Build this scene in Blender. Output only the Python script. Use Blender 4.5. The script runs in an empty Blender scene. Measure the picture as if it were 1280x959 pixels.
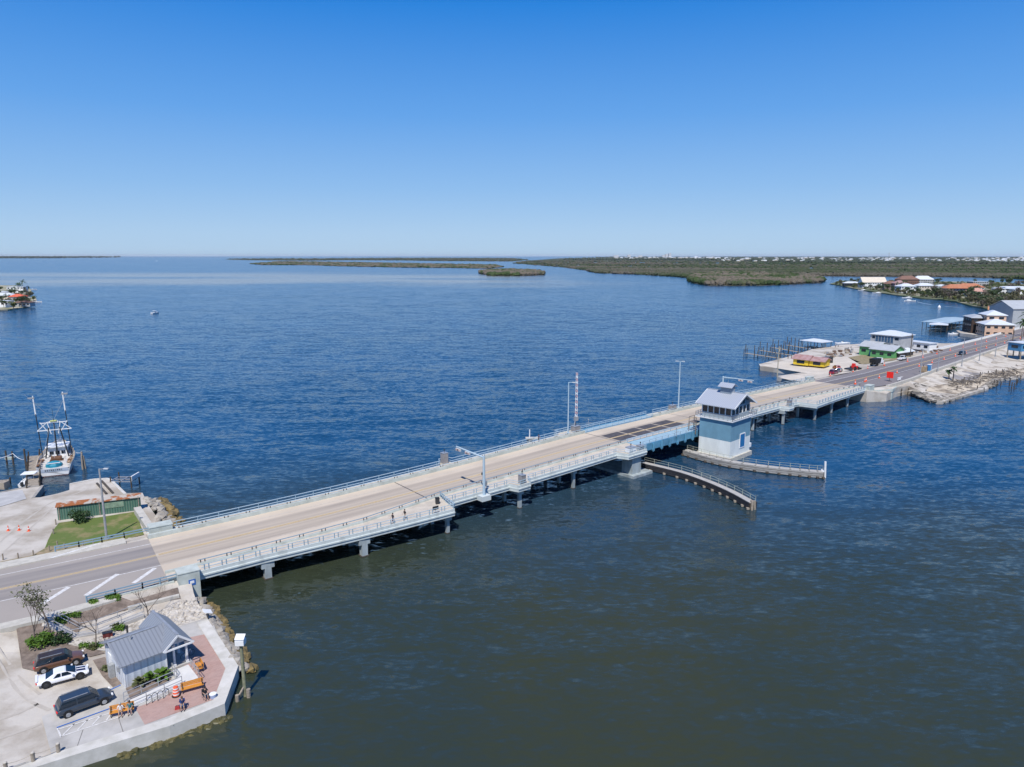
import bpy, bmesh, math, random
from mathutils import Vector, Matrix, noise as mnoise
from mathutils.geometry import delaunay_2d_cdt
R = math.radians
random.seed(7)
scene = bpy.context.scene
COL = scene.collection

# ------------------------------------------------------------------ camera, sky, sun, exposure
CAM_H = 45.0; FPX = 888.0
PITCH = math.atan((479.5 - 320.0) / FPX)
cam_d = bpy.data.cameras.new('camera'); cam = bpy.data.objects.new('camera', cam_d); COL.objects.link(cam)
cam.location = (0, 0, CAM_H); cam.rotation_euler = (math.pi / 2 - PITCH, 0, 0)
cam_d.sensor_width = 36.0; cam_d.lens = 36.0 * FPX / 1280.0
cam_d.clip_start = 0.5; cam_d.clip_end = 250000.0
scene.camera = cam
SUN_EL, SUN_AZ = 57.0, 187.0            # azimuth clockwise from +Y
world = bpy.data.worlds.new('World'); scene.world = world; world.use_nodes = True
wn = world.node_tree.nodes; wl = world.node_tree.links
bg = wn['Background']; sky = wn.new('ShaderNodeTexSky'); sky.sky_type = 'NISHITA'
sky.sun_disc = False; sky.sun_elevation = R(SUN_EL); sky.sun_rotation = R(SUN_AZ)
sky.altitude = 0; sky.air_density = 1.0; sky.dust_density = 0.2; sky.ozone_density = 2.6
# clear-sky colour by elevation above the horizon, blended with the physical sky
wtc = wn.new('ShaderNodeTexCoord'); wsep = wn.new('ShaderNodeSeparateXYZ'); wl.new(wtc.outputs['Generated'], wsep.inputs[0])
wr = wn.new('ShaderNodeValToRGB'); wl.new(wsep.outputs[2], wr.inputs[0])
SKY = [(0.0, (0.42, 0.62, 0.84)), (0.03, (0.39, 0.60, 0.86)), (0.09, (0.26, 0.50, 0.86)), (0.18, (0.120, 0.37, 0.84)), (0.31, (0.012, 0.225, 0.74)), (0.6, (0.010, 0.14, 0.55)), (1.0, (0.008, 0.06, 0.30))]
for i, (p_, c_) in enumerate(SKY):
    e_ = wr.color_ramp.elements[i] if i < 2 and False else (wr.color_ramp.elements[0] if i == 0 else wr.color_ramp.elements.new(p_) if i < len(SKY) - 1 else wr.color_ramp.elements[-1])
    e_.position = p_; e_.color = (*c_, 1)
wsc = wn.new('ShaderNodeVectorMath'); wsc.operation = 'SCALE'; wsc.inputs['Scale'].default_value = 8.2; wl.new(wr.outputs[0], wsc.inputs[0])
wmx = wn.new('ShaderNodeMix'); wmx.data_type = 'RGBA'; wmx.inputs[0].default_value = 0.93
wl.new(sky.outputs[0], wmx.inputs[6]); wl.new(wsc.outputs[0], wmx.inputs[7]); wl.new(wmx.outputs[2], bg.inputs['Color'])
bg.inputs['Strength'].default_value = 0.105
sun_d = bpy.data.lights.new('sun', 'SUN'); sun_d.energy = 4.3; sun_d.angle = R(0.53); sun_d.color = (1.0, 0.965, 0.91)
sun = bpy.data.objects.new('sun', sun_d); COL.objects.link(sun)
sd = Vector((math.sin(R(SUN_AZ)) * math.cos(R(SUN_EL)), math.cos(R(SUN_AZ)) * math.cos(R(SUN_EL)), math.sin(R(SUN_EL))))
sun.rotation_euler = (-sd).to_track_quat('-Z', 'Y').to_euler(); sun.location = (0, -50, 120)
scene.view_settings.view_transform = 'Standard'; scene.view_settings.look = 'None'
scene.view_settings.exposure = 0.2; scene.view_settings.gamma = 1.0
scene.view_settings.use_curve_mapping = False
scene.render.resolution_x = 1024; scene.render.resolution_y = 767

# ------------------------------------------------------------------ survey helpers
def W(u, v, z=0.0):
    """survey point of the photograph -> point on the level z (metres)"""
    x = (u - 640) / FPX; y = (v - 479.5) / FPX
    r = (x, math.cos(PITCH) - y * math.sin(PITCH), -math.sin(PITCH) - y * math.cos(PITCH))
    t = (z - CAM_H) / r[2]
    return Vector((r[0] * t, r[1] * t, z))
def lerp_tab(x, xs, ys):
    if x <= xs[0]: return ys[0]
    for i in range(len(xs) - 1):
        if x <= xs[i + 1]:
            return ys[i] + (ys[i + 1] - ys[i]) * (x - xs[i]) / (xs[i + 1] - xs[i])
    return ys[-1]
def deck_z(x): return lerp_tab(x, [-70, -50, -26, -9, 15, 25, 45, 73, 105, 130, 260], [2.9, 3.2, 3.8, 4.3, 5.1, 5.2, 5.1, 4.7, 3.9, 3.4, 3.2])
CO = [1.1577534031718422e-08, -6.199431378537867e-06, 0.0009720931167822743, 0.8406251895587555, 134.0139113312623]
def cy_(x):
    if x < -75: return cy_(-75) + cd_(-75) * (x + 75)
    if x > 262: return cy_(262) + cd_(262) * (x - 262)
    return (((CO[0] * x + CO[1]) * x + CO[2]) * x + CO[3]) * x + CO[4]
def cd_(x):
    x = max(-75, min(262, x))
    return ((4 * CO[0] * x + 3 * CO[1]) * x + 2 * CO[2]) * x + CO[3]
_xs = [-260 + i * 0.5 for i in range(1900)]
_ss = [0.0]
for i in range(1, len(_xs)): _ss.append(_ss[-1] + math.hypot(0.5, cy_(_xs[i]) - cy_(_xs[i - 1])))
_s0 = lerp_tab(-50.5, _xs, _ss); _ss = [s - _s0 for s in _ss]
import bisect
def sx(s):
    i = max(1, min(len(_ss) - 1, bisect.bisect(_ss, s)))
    return _xs[i - 1] + 0.5 * (s - _ss[i - 1]) / (_ss[i] - _ss[i - 1])
def heading(s): return math.atan(cd_(sx(s)))
def CP(s, off=0.0, dz=0.0):
    x = sx(s); h = math.atan(cd_(x))
    return Vector((x - off * math.sin(h), cy_(x) + off * math.cos(h), deck_z(x) + dz))
def SO(p):
    lo, hi = -250.0, 680.0
    for _ in range(40):
        a = lo + (hi - lo) * .382; b = lo + (hi - lo) * .618
        pa = CP(a); pb = CP(b)
        if (pa.x - p[0]) ** 2 + (pa.y - p[1]) ** 2 < (pb.x - p[0]) ** 2 + (pb.y - p[1]) ** 2: hi = b
        else: lo = a
    s = (lo + hi) / 2; c = CP(s); h = heading(s)
    return s, -(p[0] - c.x) * math.sin(h) + (p[1] - c.y) * math.cos(h)

# ------------------------------------------------------------------ materials
MATS = {}
def mat(name, col, rough=0.7, var=0.12, scale=1.5, col2=None, bump=0.0, metal=0.0, spec=None, bscale=None, detail=4, stretch=None, ramp=(0.35, 0.65)):
    if name in MATS: return MATS[name]
    m = bpy.data.materials.new(name); m.use_nodes = True
    n = m.node_tree.nodes; l = m.node_tree.links; p = n['Principled BSDF']
    p.inputs['Roughness'].default_value = rough; p.inputs['Metallic'].default_value = metal
    if spec is not None: p.inputs['Specular IOR Level'].default_value = spec
    tc = n.new('ShaderNodeTexCoord'); src = tc.outputs['Object']
    if stretch:
        mp = n.new('ShaderNodeMapping'); mp.inputs['Scale'].default_value = stretch
        l.new(src, mp.inputs[0]); src = mp.outputs[0]
    nz = n.new('ShaderNodeTexNoise'); nz.inputs['Scale'].default_value = scale; nz.inputs['Detail'].default_value = detail
    nz.inputs['Roughness'].default_value = 0.6
    l.new(src, nz.inputs['Vector'])
    rp = n.new('ShaderNodeValToRGB'); l.new(nz.outputs['Fac'], rp.inputs[0])
    if col2 is None: col2 = tuple(c * (1 - var * 1.6) for c in col); c1 = tuple(min(1, c * (1 + var * .6)) for c in col)
    else: c1 = col
    rp.color_ramp.elements[0].color = (*col2, 1); rp.color_ramp.elements[1].color = (*c1, 1)
    rp.color_ramp.elements[0].position = ramp[0]; rp.color_ramp.elements[1].position = ramp[1]
    l.new(rp.outputs[0], p.inputs['Base Color'])
    if bump:
        nb = n.new('ShaderNodeTexNoise'); nb.inputs['Scale'].default_value = bscale or scale * 6; nb.inputs['Detail'].default_value = 5
        l.new(src, nb.inputs['Vector'])
        b = n.new('ShaderNodeBump'); b.inputs['Strength'].default_value = 0.8; b.inputs['Distance'].default_value = bump
        l.new(nb.outputs['Fac'], b.inputs['Height']); l.new(b.outputs[0], p.inputs['Normal'])
    MATS[name] = m
    return m
def mixnode(n, l, fac, a, b):
    mx = n.new('ShaderNodeMix'); mx.data_type = 'RGBA'
    for k, v in ((0, fac), (6, a), (7, b)):
        if hasattr(v, 'is_linked'): l.new(v, mx.inputs[k])
        elif k == 0: mx.inputs[0].default_value = v
        else: mx.inputs[k].default_value = (*v, 1)
    return mx.outputs[2]

# ------------------------------------------------------------------ mesh builder
class MB:
    def __init__(self): self.v = []; self.f = []; self.mi = []; self.uv = {}
    def add(self, vs, fs, mi=0):
        b = len(self.v); self.v += [Vector(x) for x in vs]
        for f in fs: self.f.append(tuple(b + i for i in f)); self.mi.append(mi)
        return b
    def box(self, c, s, rz=0.0, mi=0, rot=None, taper=1.0):
        M = rot.to_3x3() if rot else Matrix.Rotation(rz, 3, 'Z')
        vs = []
        for z in (-.5, .5):
            t = taper if z > 0 else 1.0
            for x, y in ((-.5, -.5), (.5, -.5), (.5, .5), (-.5, .5)):
                vs.append(Vector(c) + M @ Vector((x * s[0] * t, y * s[1] * t, z * s[2])))
        self.add(vs, [(3, 2, 1, 0), (4, 5, 6, 7), (0, 1, 5, 4), (1, 2, 6, 5), (2, 3, 7, 6), (3, 0, 4, 7)], mi); return self
    def bar(self, a, b, w, h=None, mi=0):
        a = Vector(a); b = Vector(b); d = b - a
        if d.length < 1e-6: return self
        h = h or w
        q = d.to_track_quat('X', 'Z').to_matrix()
        self.box((a + b) / 2, (d.length, w, h), rot=q, mi=mi); return self
    def cyl(self, a, b, r0, r1=None, n=10, mi=0, cap=True):
        a = Vector(a); b = Vector(b); r1 = r0 if r1 is None else r1
        q = (b - a).to_track_quat('Z', 'Y').to_matrix(); vs = []
        for p, r in ((a, r0), (b, r1)):
            for k in range(n):
                t = 2 * math.pi * k / n; vs.append(p + q @ Vector((r * math.cos(t), r * math.sin(t), 0)))
        fs = [(k, (k + 1) % n, n + (k + 1) % n, n + k) for k in range(n)]
        if cap: fs += [tuple(range(n))[::-1], tuple(range(n, 2 * n))]
        self.add(vs, fs, mi); return self
    def tube(self, pts, r, n=6, mi=0):
        for i in range(len(pts) - 1): self.cyl(pts[i], pts[i + 1], r if not isinstance(r, (list, tuple)) else r[i], None if not isinstance(r, (list, tuple)) else r[i + 1], n, mi)
        return self
    def prism(self, poly, z0, z1, mi=0, mtop=None):
        n = len(poly)
        a = sum(poly[i][0] * poly[(i + 1) % n][1] - poly[(i + 1) % n][0] * poly[i][1] for i in range(n))
        if a < 0: poly = list(poly)[::-1]
        vs = [(p[0], p[1], z0) for p in poly] + [(p[0], p[1], z1) for p in poly]
        self.add(vs, [tuple(range(n))[::-1]] + [(i, (i + 1) % n, n + (i + 1) % n, n + i) for i in range(n)], mi)
        self.add([(p[0], p[1], z1) for p in poly], [tuple(range(n))], mi if mtop is None else mtop); return self
    def lathe(self, prof, c=(0, 0, 0), n=14, mi=0):
        vs = []
        for r, z in prof:
            for k in range(n):
                t = 2 * math.pi * k / n; vs.append((c[0] + r * math.cos(t), c[1] + r * math.sin(t), c[2] + z))
        fs = []
        for i in range(len(prof) - 1):
            for k in range(n): fs.append((i * n + k, i * n + (k + 1) % n, (i + 1) * n + (k + 1) % n, (i + 1) * n + k))
        fs.append(tuple(range((len(prof) - 1) * n, len(prof) * n)))
        fs.append(tuple(range(n))[::-1])
        self.add(vs, fs, mi); return self
    def loft(self, rings, mi=0, cap=True, closed=True):
        n = len(rings[0]); b = len(self.v); fs = []
        for i in range(len(rings) - 1):
            for k in range(n if closed else n - 1):
                fs.append((i * n + k, i * n + (k + 1) % n, (i + 1) * n + (k + 1) % n, (i + 1) * n + k))
        if cap: fs += [tuple(range(n))[::-1], tuple(range((len(rings) - 1) * n, len(rings) * n))]
        self.add([p for r in rings for p in r], fs, mi); return self
    def rock(self, c, r, mi=0, flat=.65, seed=None):
        rnd = random if seed is None else random.Random(seed)
        g = (1 + 5 ** .5) / 2
        ico = [(-1, g, 0), (1, g, 0), (-1, -g, 0), (1, -g, 0), (0, -1, g), (0, 1, g), (0, -1, -g), (0, 1, -g), (g, 0, -1), (g, 0, 1), (-g, 0, -1), (-g, 0, 1)]
        fs = [(0, 11, 5), (0, 5, 1), (0, 1, 7), (0, 7, 10), (0, 10, 11), (1, 5, 9), (5, 11, 4), (11, 10, 2), (10, 7, 6), (7, 1, 8), (3, 9, 4), (3, 4, 2), (3, 2, 6), (3, 6, 8), (3, 8, 9), (4, 9, 5), (2, 4, 11), (6, 2, 10), (8, 6, 7), (9, 8, 1)]
        a = rnd.random() * 6.28; sx_, sy_ = rnd.uniform(.7, 1.25), rnd.uniform(.6, 1.1)
        vs = []
        for x, y, z in ico:
            k = r / 1.9 * rnd.uniform(.72, 1.15); X, Y, Z = x * k * sx_, y * k * sy_, z * k * flat
            vs.append((c[0] + X * math.cos(a) - Y * math.sin(a), c[1] + X * math.sin(a) + Y * math.cos(a), c[2] + Z))
        self.add(vs, fs, mi); return self
    def build(self, name, mats, parent=None, smooth=False, origin=None):
        me = bpy.data.meshes.new(name)
        o = Vector(origin) if origin is not None else Vector((0, 0, 0))
        me.from_pydata([tuple(x - o) for x in self.v], [], self.f)
        if not isinstance(mats, (list, tuple)): mats = [mats]
        for m in mats: me.materials.append(m)
        me.polygons.foreach_set('material_index', self.mi)
        if smooth: me.polygons.foreach_set('use_smooth', [True] * len(self.f))
        if self.uv:
            uvl = me.uv_layers.new(name='UVMap')
            for lp in me.loops:
                uvl.data[lp.index].uv = self.uv.get(lp.vertex_index, (0, 0))
        me.update()
        ob = bpy.data.objects.new(name, me); COL.objects.link(ob)
        if parent is not None: ob.parent = parent
        elif origin is not None: ob.location = o
        return ob
def sweep(mb, prof, s_list, mi=0, cap=True, closed=True):
    """prof(s) -> list of (off, dz); swept along the bridge axis; uv = (s, off)"""
    rings = []; base = len(mb.v)
    for s in s_list:
        pr = prof(s) if callable(prof) else prof
        rings.append([CP(s, o, d) for o, d in pr])
    mb.loft(rings, mi, cap, closed)
    i = base
    for s in s_list:
        for o, d in (prof(s) if callable(prof) else prof):
            mb.uv[i] = (s, o); i += 1
    return mb
def srange(a, b, st=2.0):
    n = max(1, int(math.ceil(abs(b - a) / st))); return [a + (b - a) * i / n for i in range(n + 1)]
def strip(mb, o0, o1, dz, s_list, mi=0):
    """flat sheet along the axis"""
    f0 = o0 if callable(o0) else (lambda s: o0); f1 = o1 if callable(o1) else (lambda s: o1)
    base = len(mb.v)
    vs = []; fs = []
    for i, s in enumerate(s_list):
        vs += [CP(s, f0(s), dz), CP(s, f1(s), dz)]
        mb.uv[base + 2 * i] = (s, f0(s)); mb.uv[base + 2 * i + 1] = (s, f1(s))
        if i: fs.append((2 * i - 2, 2 * i, 2 * i + 1, 2 * i - 1))
    mb.add(vs, fs, mi)

def tag(o, label=None, cat=None, group=None, kind=None):
    if label: o['label'] = label
    if cat: o['category'] = cat
    if group: o['group'] = group
    if kind: o['kind'] = kind
    return o
def thing(name, label, cat, loc=(0, 0, 0), rz=0.0, group=None):
    o = bpy.data.objects.new(name, None); COL.objects.link(o); o.empty_display_size = .5
    o.location = loc; o.rotation_euler = (0, 0, rz)
    return tag(o, label, cat, group)
def struct(mb, name, m, **k):
    return tag(mb.build(name, m, **k), kind='structure')
def dup(root, loc, rz=0.0, label=None, group=None, scale=None):
    def cp(o, par):
        c = o.copy(); COL.objects.link(c); c.parent = par
        for ch in list(o.children): cp(ch, c)
        return c
    r = cp(root, None); r.location = loc; r.rotation_euler = (0, 0, rz)
    if scale is not None: r.scale = (scale, scale, scale) if not isinstance(scale, tuple) else scale
    if label: r['label'] = label
    if group: r['group'] = group
    return r

def land_mesh(name, poly, zf, m, step=3.0, skirt=None, kind='structure', lift=0.0):
    """sheet over a ground polygon whose height follows zf; skirt = depth the edge goes down to"""
    pts = [(p[0], p[1]) for p in poly]
    ed = []
    n = len(pts)
    out = []
    for i in range(n):                       # subdivide the outline
        a = Vector(pts[i]); b = Vector(pts[(i + 1) % n]); k = max(1, int((b - a).length / step))
        for j in range(k): out.append(a + (b - a) * j / k)
    N = len(out)
    xs = [p.x for p in out]; ys = [p.y for p in out]
    def inside(x, y):
        c = False; j = n - 1
        for i in range(n):
            xi, yi = pts[i]; xj, yj = pts[j]
            if (yi > y) != (yj > y) and x < (xj - xi) * (y - yi) / (yj - yi) + xi: c = not c
            j = i
        return c
    ins = []
    nx = int((max(xs) - min(xs)) / step); ny = int((max(ys) - min(ys)) / step)
    rnd = random.Random(3)
    for i in range(nx + 1):
        for j in range(ny + 1):
            x = min(xs) + (i + .5 + rnd.uniform(-.2, .2)) * step; y = min(ys) + (j + .5 + rnd.uniform(-.2, .2)) * step
            if inside(x, y): ins.append(Vector((x, y)))
    r = delaunay_2d_cdt(out + ins, [(i, (i + 1) % N) for i in range(N)], [list(range(N))], 1, 1e-4)
    mb = MB()
    mb.add([(p.x, p.y, zf(p.x, p.y) + lift) for p in r[0]], [tuple(f) for f in r[2]])
    # normals up
    if skirt is not None:
        vs = []; fs = []
        for i, p in enumerate(out): vs += [(p.x, p.y, zf(p.x, p.y) + lift), (p.x, p.y, skirt)]
        for i in range(N): j = (i + 1) % N; fs.append((2 * i, 2 * i + 1, 2 * j + 1, 2 * j))
        mb.add(vs, fs)
    me = mb.build(name, m)
    bm = bmesh.new(); bm.from_mesh(me.data)
    for f in bm.faces:
        if abs(f.normal.z) > .3 and f.normal.z < 0: f.normal_flip()
    bm.to_mesh(me.data); bm.free()
    return tag(me, kind=kind)

# ------------------------------------------------------------------ colours
M_conc = mat('concrete_light', (0.50, 0.47, 0.41), .85, .1, 1.2, bump=.01)
M_concp = mat('painted_concrete_pale_green', (0.50, 0.54, 0.50), .7, .10, .8, col2=(0.38, 0.41, 0.37), detail=8, bump=.004)
M_fascia = mat('painted_fascia', (0.56, 0.60, 0.58), .65, .12, .6, col2=(0.40, 0.43, 0.41), stretch=(1, 1, .3), detail=8, ramp=(.3, .5))
M_pier = mat('pier_concrete', (0.40, 0.45, 0.46), .85, .15, .8, col2=(0.24, 0.27, 0.27), stretch=(1, 1, .3), detail=8)
M_rail = mat('blue_grey_rail', (0.22, 0.32, 0.39), .45, .05, 2)
M_railp = mat('pale_blue_rail', (0.42, 0.53, 0.60), .45, .05, 2)
M_steelblue = mat('blue_steel', (0.10, 0.28, 0.42), .45, .15, .7)
M_dark = mat('dark_metal', (0.03, 0.032, 0.035), .5, .2, 3)
M_black = mat('black_rubber', (0.012, 0.012, 0.013), .7, .2, 3)
M_galv = mat('galvanised', (0.42, 0.43, 0.44), .4, .1, 2, metal=.4)
M_white = mat('white_paint', (0.78, 0.78, 0.77), .5, .04, 1.5)
M_sand = mat('pale_shell_ground', (0.50, 0.46, 0.405), .95, .1, .16, col2=(0.34, 0.295, 0.24), bump=.05, bscale=2.4, detail=12, ramp=(.40, .56))
M_gravel = mat('pale_grey_gravel', (0.49, 0.465, 0.43), .95, .1, .35, col2=(0.36, 0.33, 0.29), bump=.02, bscale=5, detail=8, ramp=(.32, .5))
M_slab = mat('concrete_slab', (0.46, 0.44, 0.41), .9, .1, .45, col2=(0.33, 0.315, 0.29), bump=.004, detail=10, ramp=(.3, .58))
M_mulch = mat('brown_mulch', (0.235, 0.185, 0.15), .95, .2, 1.2, col2=(0.13, 0.10, 0.08), bump=.05, bscale=9)
M_pebble = mat('pebble_bed', (0.52, 0.48, 0.42), .9, .2, 2.6, col2=(0.27, 0.235, 0.19), bump=.08, bscale=3.5, ramp=(.4, .56))
M_grass = mat('mown_grass', (0.105, 0.145, 0.028), .9, .1, .45, col2=(0.22, 0.19, 0.08), bump=.04, bscale=12, detail=9, ramp=(.36, .52))
M_wood = mat('weathered_wood', (0.33, 0.28, 0.22), .9, .2, 2, stretch=(1, 1, 4), bump=.01)
M_wdark = mat('dark_wet_pile', (0.09, 0.072, 0.055), .8, .3, 2)
M_rock = mat('riprap_rock', (0.40, 0.37, 0.32), .9, .2, .8, col2=(0.22, 0.19, 0.155), bump=.03)
M_rockwet = mat('algae_rock', (0.24, 0.17, 0.06), .7, .2, .9, col2=(0.10, 0.075, 0.028), bump=.03)
M_asph = mat('grey_asphalt', (0.135, 0.125, 0.125), .9, .1, .4, col2=(0.10, 0.094, 0.096), bump=.004, detail=8)
M_yel = mat('yellow_line', (0.58, 0.41, 0.17), .8, .1, 3, col2=(0.42, 0.35, 0.25), ramp=(.3, .5), detail=8)
M_wht = mat('white_line', (0.68, 0.67, 0.65), .8, .1, 3, col2=(0.5, 0.48, 0.46))
M_orange = mat('safety_orange', (0.80, 0.11, 0.03), .55, .05, 2)
M_red = mat('bright_red', (0.72, 0.03, 0.02), .5, .03, 2)
M_glassd = mat('dark_glass', (0.012, 0.022, 0.035), .08, .1, 1)
M_blue = mat('blue_paint', (0.03, 0.13, 0.42), .5, .05, 2)
M_roofw = mat('white_metal_roof', (0.60, 0.63, 0.66), .45, .04, 1)

# road on the bridge: worn wheel paths follow the lanes (uv v = metres from the centre line)
def road_mat(name, base, wear, tint):
    m = bpy.data.materials.new(name); m.use_nodes = True; n = m.node_tree.nodes; l = m.node_tree.links; p = n['Principled BSDF']
    p.inputs['Roughness'].default_value = .85
    uv = n.new('ShaderNodeUVMap'); sep = n.new('ShaderNodeSeparateXYZ'); l.new(uv.outputs[0], sep.inputs[0])
    mp = n.new('ShaderNodeMapping'); mp.inputs['Scale'].default_value = (.045, 1.1, 1); l.new(uv.outputs[0], mp.inputs[0])
    nz = n.new('ShaderNodeTexNoise'); nz.inputs['Scale'].default_value = 1.0; nz.inputs['Detail'].default_value = 8; l.new(mp.outputs[0], nz.inputs['Vector'])
    ab = n.new('ShaderNodeMath'); ab.operation = 'ABSOLUTE'; l.new(sep.outputs[1], ab.inputs[0])
    rp = n.new('ShaderNodeValToRGB'); mr = n.new('ShaderNodeMapRange'); mr.inputs[1].default_value = 0; mr.inputs[2].default_value = 8
    l.new(ab.outputs[0], mr.inputs[0]); l.new(mr.outputs[0], rp.inputs[0])
    e = rp.color_ramp.elements; e[0].position = 0.03; e[0].color = (.25, .25, .25, 1); e[1].position = .52; e[1].color = (0, 0, 0, 1)
    for pos, v in ((.12, .9), (.2, .55), (.3, .8), (.42, 1.0), (.49, .35)):
        q = e.new(pos); q.color = (v, v, v, 1)
    mu = n.new('ShaderNodeMath'); mu.operation = 'MULTIPLY'; l.new(rp.outputs[0], mu.inputs[0])
    mr2 = n.new('ShaderNodeMapRange'); mr2.inputs[1].default_value = .3; mr2.inputs[2].default_value = .7; l.new(nz.outputs[0], mr2.inputs[0])
    mr2.inputs[3].default_value = .55
    l.new(mr2.outputs[0], mu.inputs[1])
    c = mixnode(n, l, mu.outputs[0], base, wear)
    n2 = n.new('ShaderNodeTexNoise'); n2.inputs['Scale'].default_value = .12; n2.inputs['Detail'].default_value = 9
    tc = n.new('ShaderNodeTexCoord'); l.new(tc.outputs['Object'], n2.inputs['Vector'])
    mr3 = n.new('ShaderNodeMapRange'); mr3.inputs[1].default_value = .4; mr3.inputs[2].default_value = .7; mr3.inputs[4].default_value = .6; l.new(n2.outputs[0], mr3.inputs[0])
    l.new(mixnode(n, l, mr3.outputs[0], c, tint) if False else mixnode(n, l, mr3.outputs[0], c, tint), p.inputs['Base Color'])
    return m
M_deck = road_mat('worn_concrete_deck', (0.55, 0.465, 0.365), (0.285, 0.24, 0.20), (0.41, 0.345, 0.27))
M_road = road_mat('worn_asphalt_road', (0.34, 0.30, 0.265), (0.185, 0.168, 0.165), (0.28, 0.25, 0.225))
M_roadE = road_mat('dark_asphalt_road', (0.20, 0.178, 0.175), (0.12, 0.11, 0.115), (0.165, 0.15, 0.15))

# ------------------------------------------------------------------ water
WA, WB, WC = .40, .46, .72
def water_material():
    m = bpy.data.materials.new('bay_water'); m.use_nodes = True; n = m.node_tree.nodes; l = m.node_tree.links; p = n['Principled BSDF']
    p.inputs['Roughness'].default_value = .16; p.inputs['IOR'].default_value = 1.38
    p.inputs['Specular IOR Level'].default_value = .5
    geo = n.new('ShaderNodeNewGeometry'); pos = geo.outputs['Position']
    def noise(scale, detail, sc=(1, 1, 1), rot=0, rough=.55, dist=0):
        mp = n.new('ShaderNodeMapping'); mp.inputs['Scale'].default_value = sc; mp.inputs['Rotation'].default_value = (0, 0, R(rot)); l.new(pos, mp.inputs[0])
        t = n.new('ShaderNodeTexNoise'); t.inputs['Scale'].default_value = scale; t.inputs['Detail'].default_value = detail; t.inputs['Roughness'].default_value = rough
        t.inputs['Distortion'].default_value = dist
        l.new(mp.outputs[0], t.inputs['Vector']); return t.outputs['Fac']
    def rng(v, a, b, c=0., d=1.):
        mr = n.new('ShaderNodeMapRange'); mr.interpolation_type = 'SMOOTHSTEP'
        l.new(v, mr.inputs[0]); mr.inputs[1].default_value = a; mr.inputs[2].default_value = b; mr.inputs[3].default_value = c; mr.inputs[4].default_value = d; return mr.outputs[0]
    def math_(op, a, b):
        q = n.new('ShaderNodeMath'); q.operation = op
        for i, x in enumerate((a, b)):
            if hasattr(x, 'is_linked'): l.new(x, q.inputs[i])
            else: q.inputs[i].default_value = x
        return q.outputs[0]
    sep = n.new('ShaderNodeSeparateXYZ'); l.new(pos, sep.inputs[0])
    # silty olive near bridge; offshore blue has sky reflection painted into its colour; patches
    far = rng(math_('ADD', math_('ADD', sep.outputs[1], math_('MULTIPLY', sep.outputs[0], .12)), math_('MULTIPLY', noise(.015, 3), 80.)), 128, 212)
    patch = rng(noise(.02, 4, (1, .5, 1), 40), .38, .62)
    olive = mixnode(n, l, patch, (0.036, 0.041, 0.019), (0.029, 0.038, 0.024))
    blue = mixnode(n, l, patch, (0.007, 0.043, 0.096), (0.010, 0.052, 0.116))
    c = mixnode(n, l, far, olive, blue)
    # shoals in the far bay
    vy = sep.outputs[1]
    w1 = math_('ADD', vy, math_('MULTIPLY', noise(.0009, 5), 1500.))
    band = math_('MULTIPLY', rng(w1, 1750, 1980), rng(w1, 2250, 2900, 1., 0.))
    xm = rng(math_('ADD', sep.outputs[0], math_('MULTIPLY', noise(.002, 3), 500.)), 150, 500, 1., 0.)
    shoal = math_('MULTIPLY', math_('MULTIPLY', band, xm), rng(noise(.003, 5, (.35, 1, 1)),   .36, .52, 0.25, 1.0))
    c = mixnode(n, l, shoal, c, (0.24, 0.22, 0.165))
    l.new(c, p.inputs['Base Color'])
    # wind chop: slopes of waves in several sizes, added up
    def slopes(scale, detail, sc, rot, amp, dist=.3):
        mp = n.new('ShaderNodeMapping'); mp.inputs['Scale'].default_value = sc; mp.inputs['Rotation'].default_value = (0, 0, R(rot)); l.new(pos, mp.inputs[0])
        t = n.new('ShaderNodeTexNoise'); t.inputs['Scale'].default_value = scale; t.inputs['Detail'].default_value = detail; t.inputs['Roughness'].default_value = .5; t.inputs['Distortion'].default_value = dist
        l.new(mp.outputs[0], t.inputs['Vector'])
        a = n.new('ShaderNodeVectorMath'); a.operation = 'SUBTRACT'; l.new(t.outputs['Color'], a.inputs[0]); a.inputs[1].default_value = (.5, .5, .5)
        b = n.new('ShaderNodeVectorMath'); b.operation = 'MULTIPLY'; l.new(a.outputs[0], b.inputs[0]); b.inputs[1].default_value = (amp * .45, amp, 0)
        return b.outputs[0]
    def vadd(a, b):
        q = n.new('ShaderNodeVectorMath'); q.operation = 'ADD'; l.new(a, q.inputs[0])
        if hasattr(b, 'is_linked'): l.new(b, q.inputs[1])
        else: q.inputs[1].default_value = b
        return q.outputs[0]
    sl_ = vadd(vadd(slopes(.26, 4, (.26, 1, 1), -22, WA), slopes(.75, 4, (.40, 1, 1), -12, WB)), slopes(2.0, 3, (.42, 1, 1), -16, WC))
    gust = rng(noise(.014, 5, (.45, 1, 1), 25), .36, .64, .72, 1.18)
    gs = n.new('ShaderNodeVectorMath'); gs.operation = 'SCALE'; l.new(sl_, gs.inputs[0]); l.new(gust, gs.inputs['Scale'])
    nn = n.new('ShaderNodeVectorMath'); nn.operation = 'NORMALIZE'; l.new(vadd(gs.outputs[0], (0, 0, 1)), nn.inputs[0]); l.new(nn.outputs[0], p.inputs['Normal'])
    return m
mb = MB()
S = 120000
rs = [0, 200, 1000, 5000, 25000, S]
mb.add([(-S, -2000, 0), (S, -2000, 0), (S, S, 0), (-S, S, 0)], [(0, 1, 2, 3)])
M_water = water_material()
struct(mb, 'water', M_water)

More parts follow.
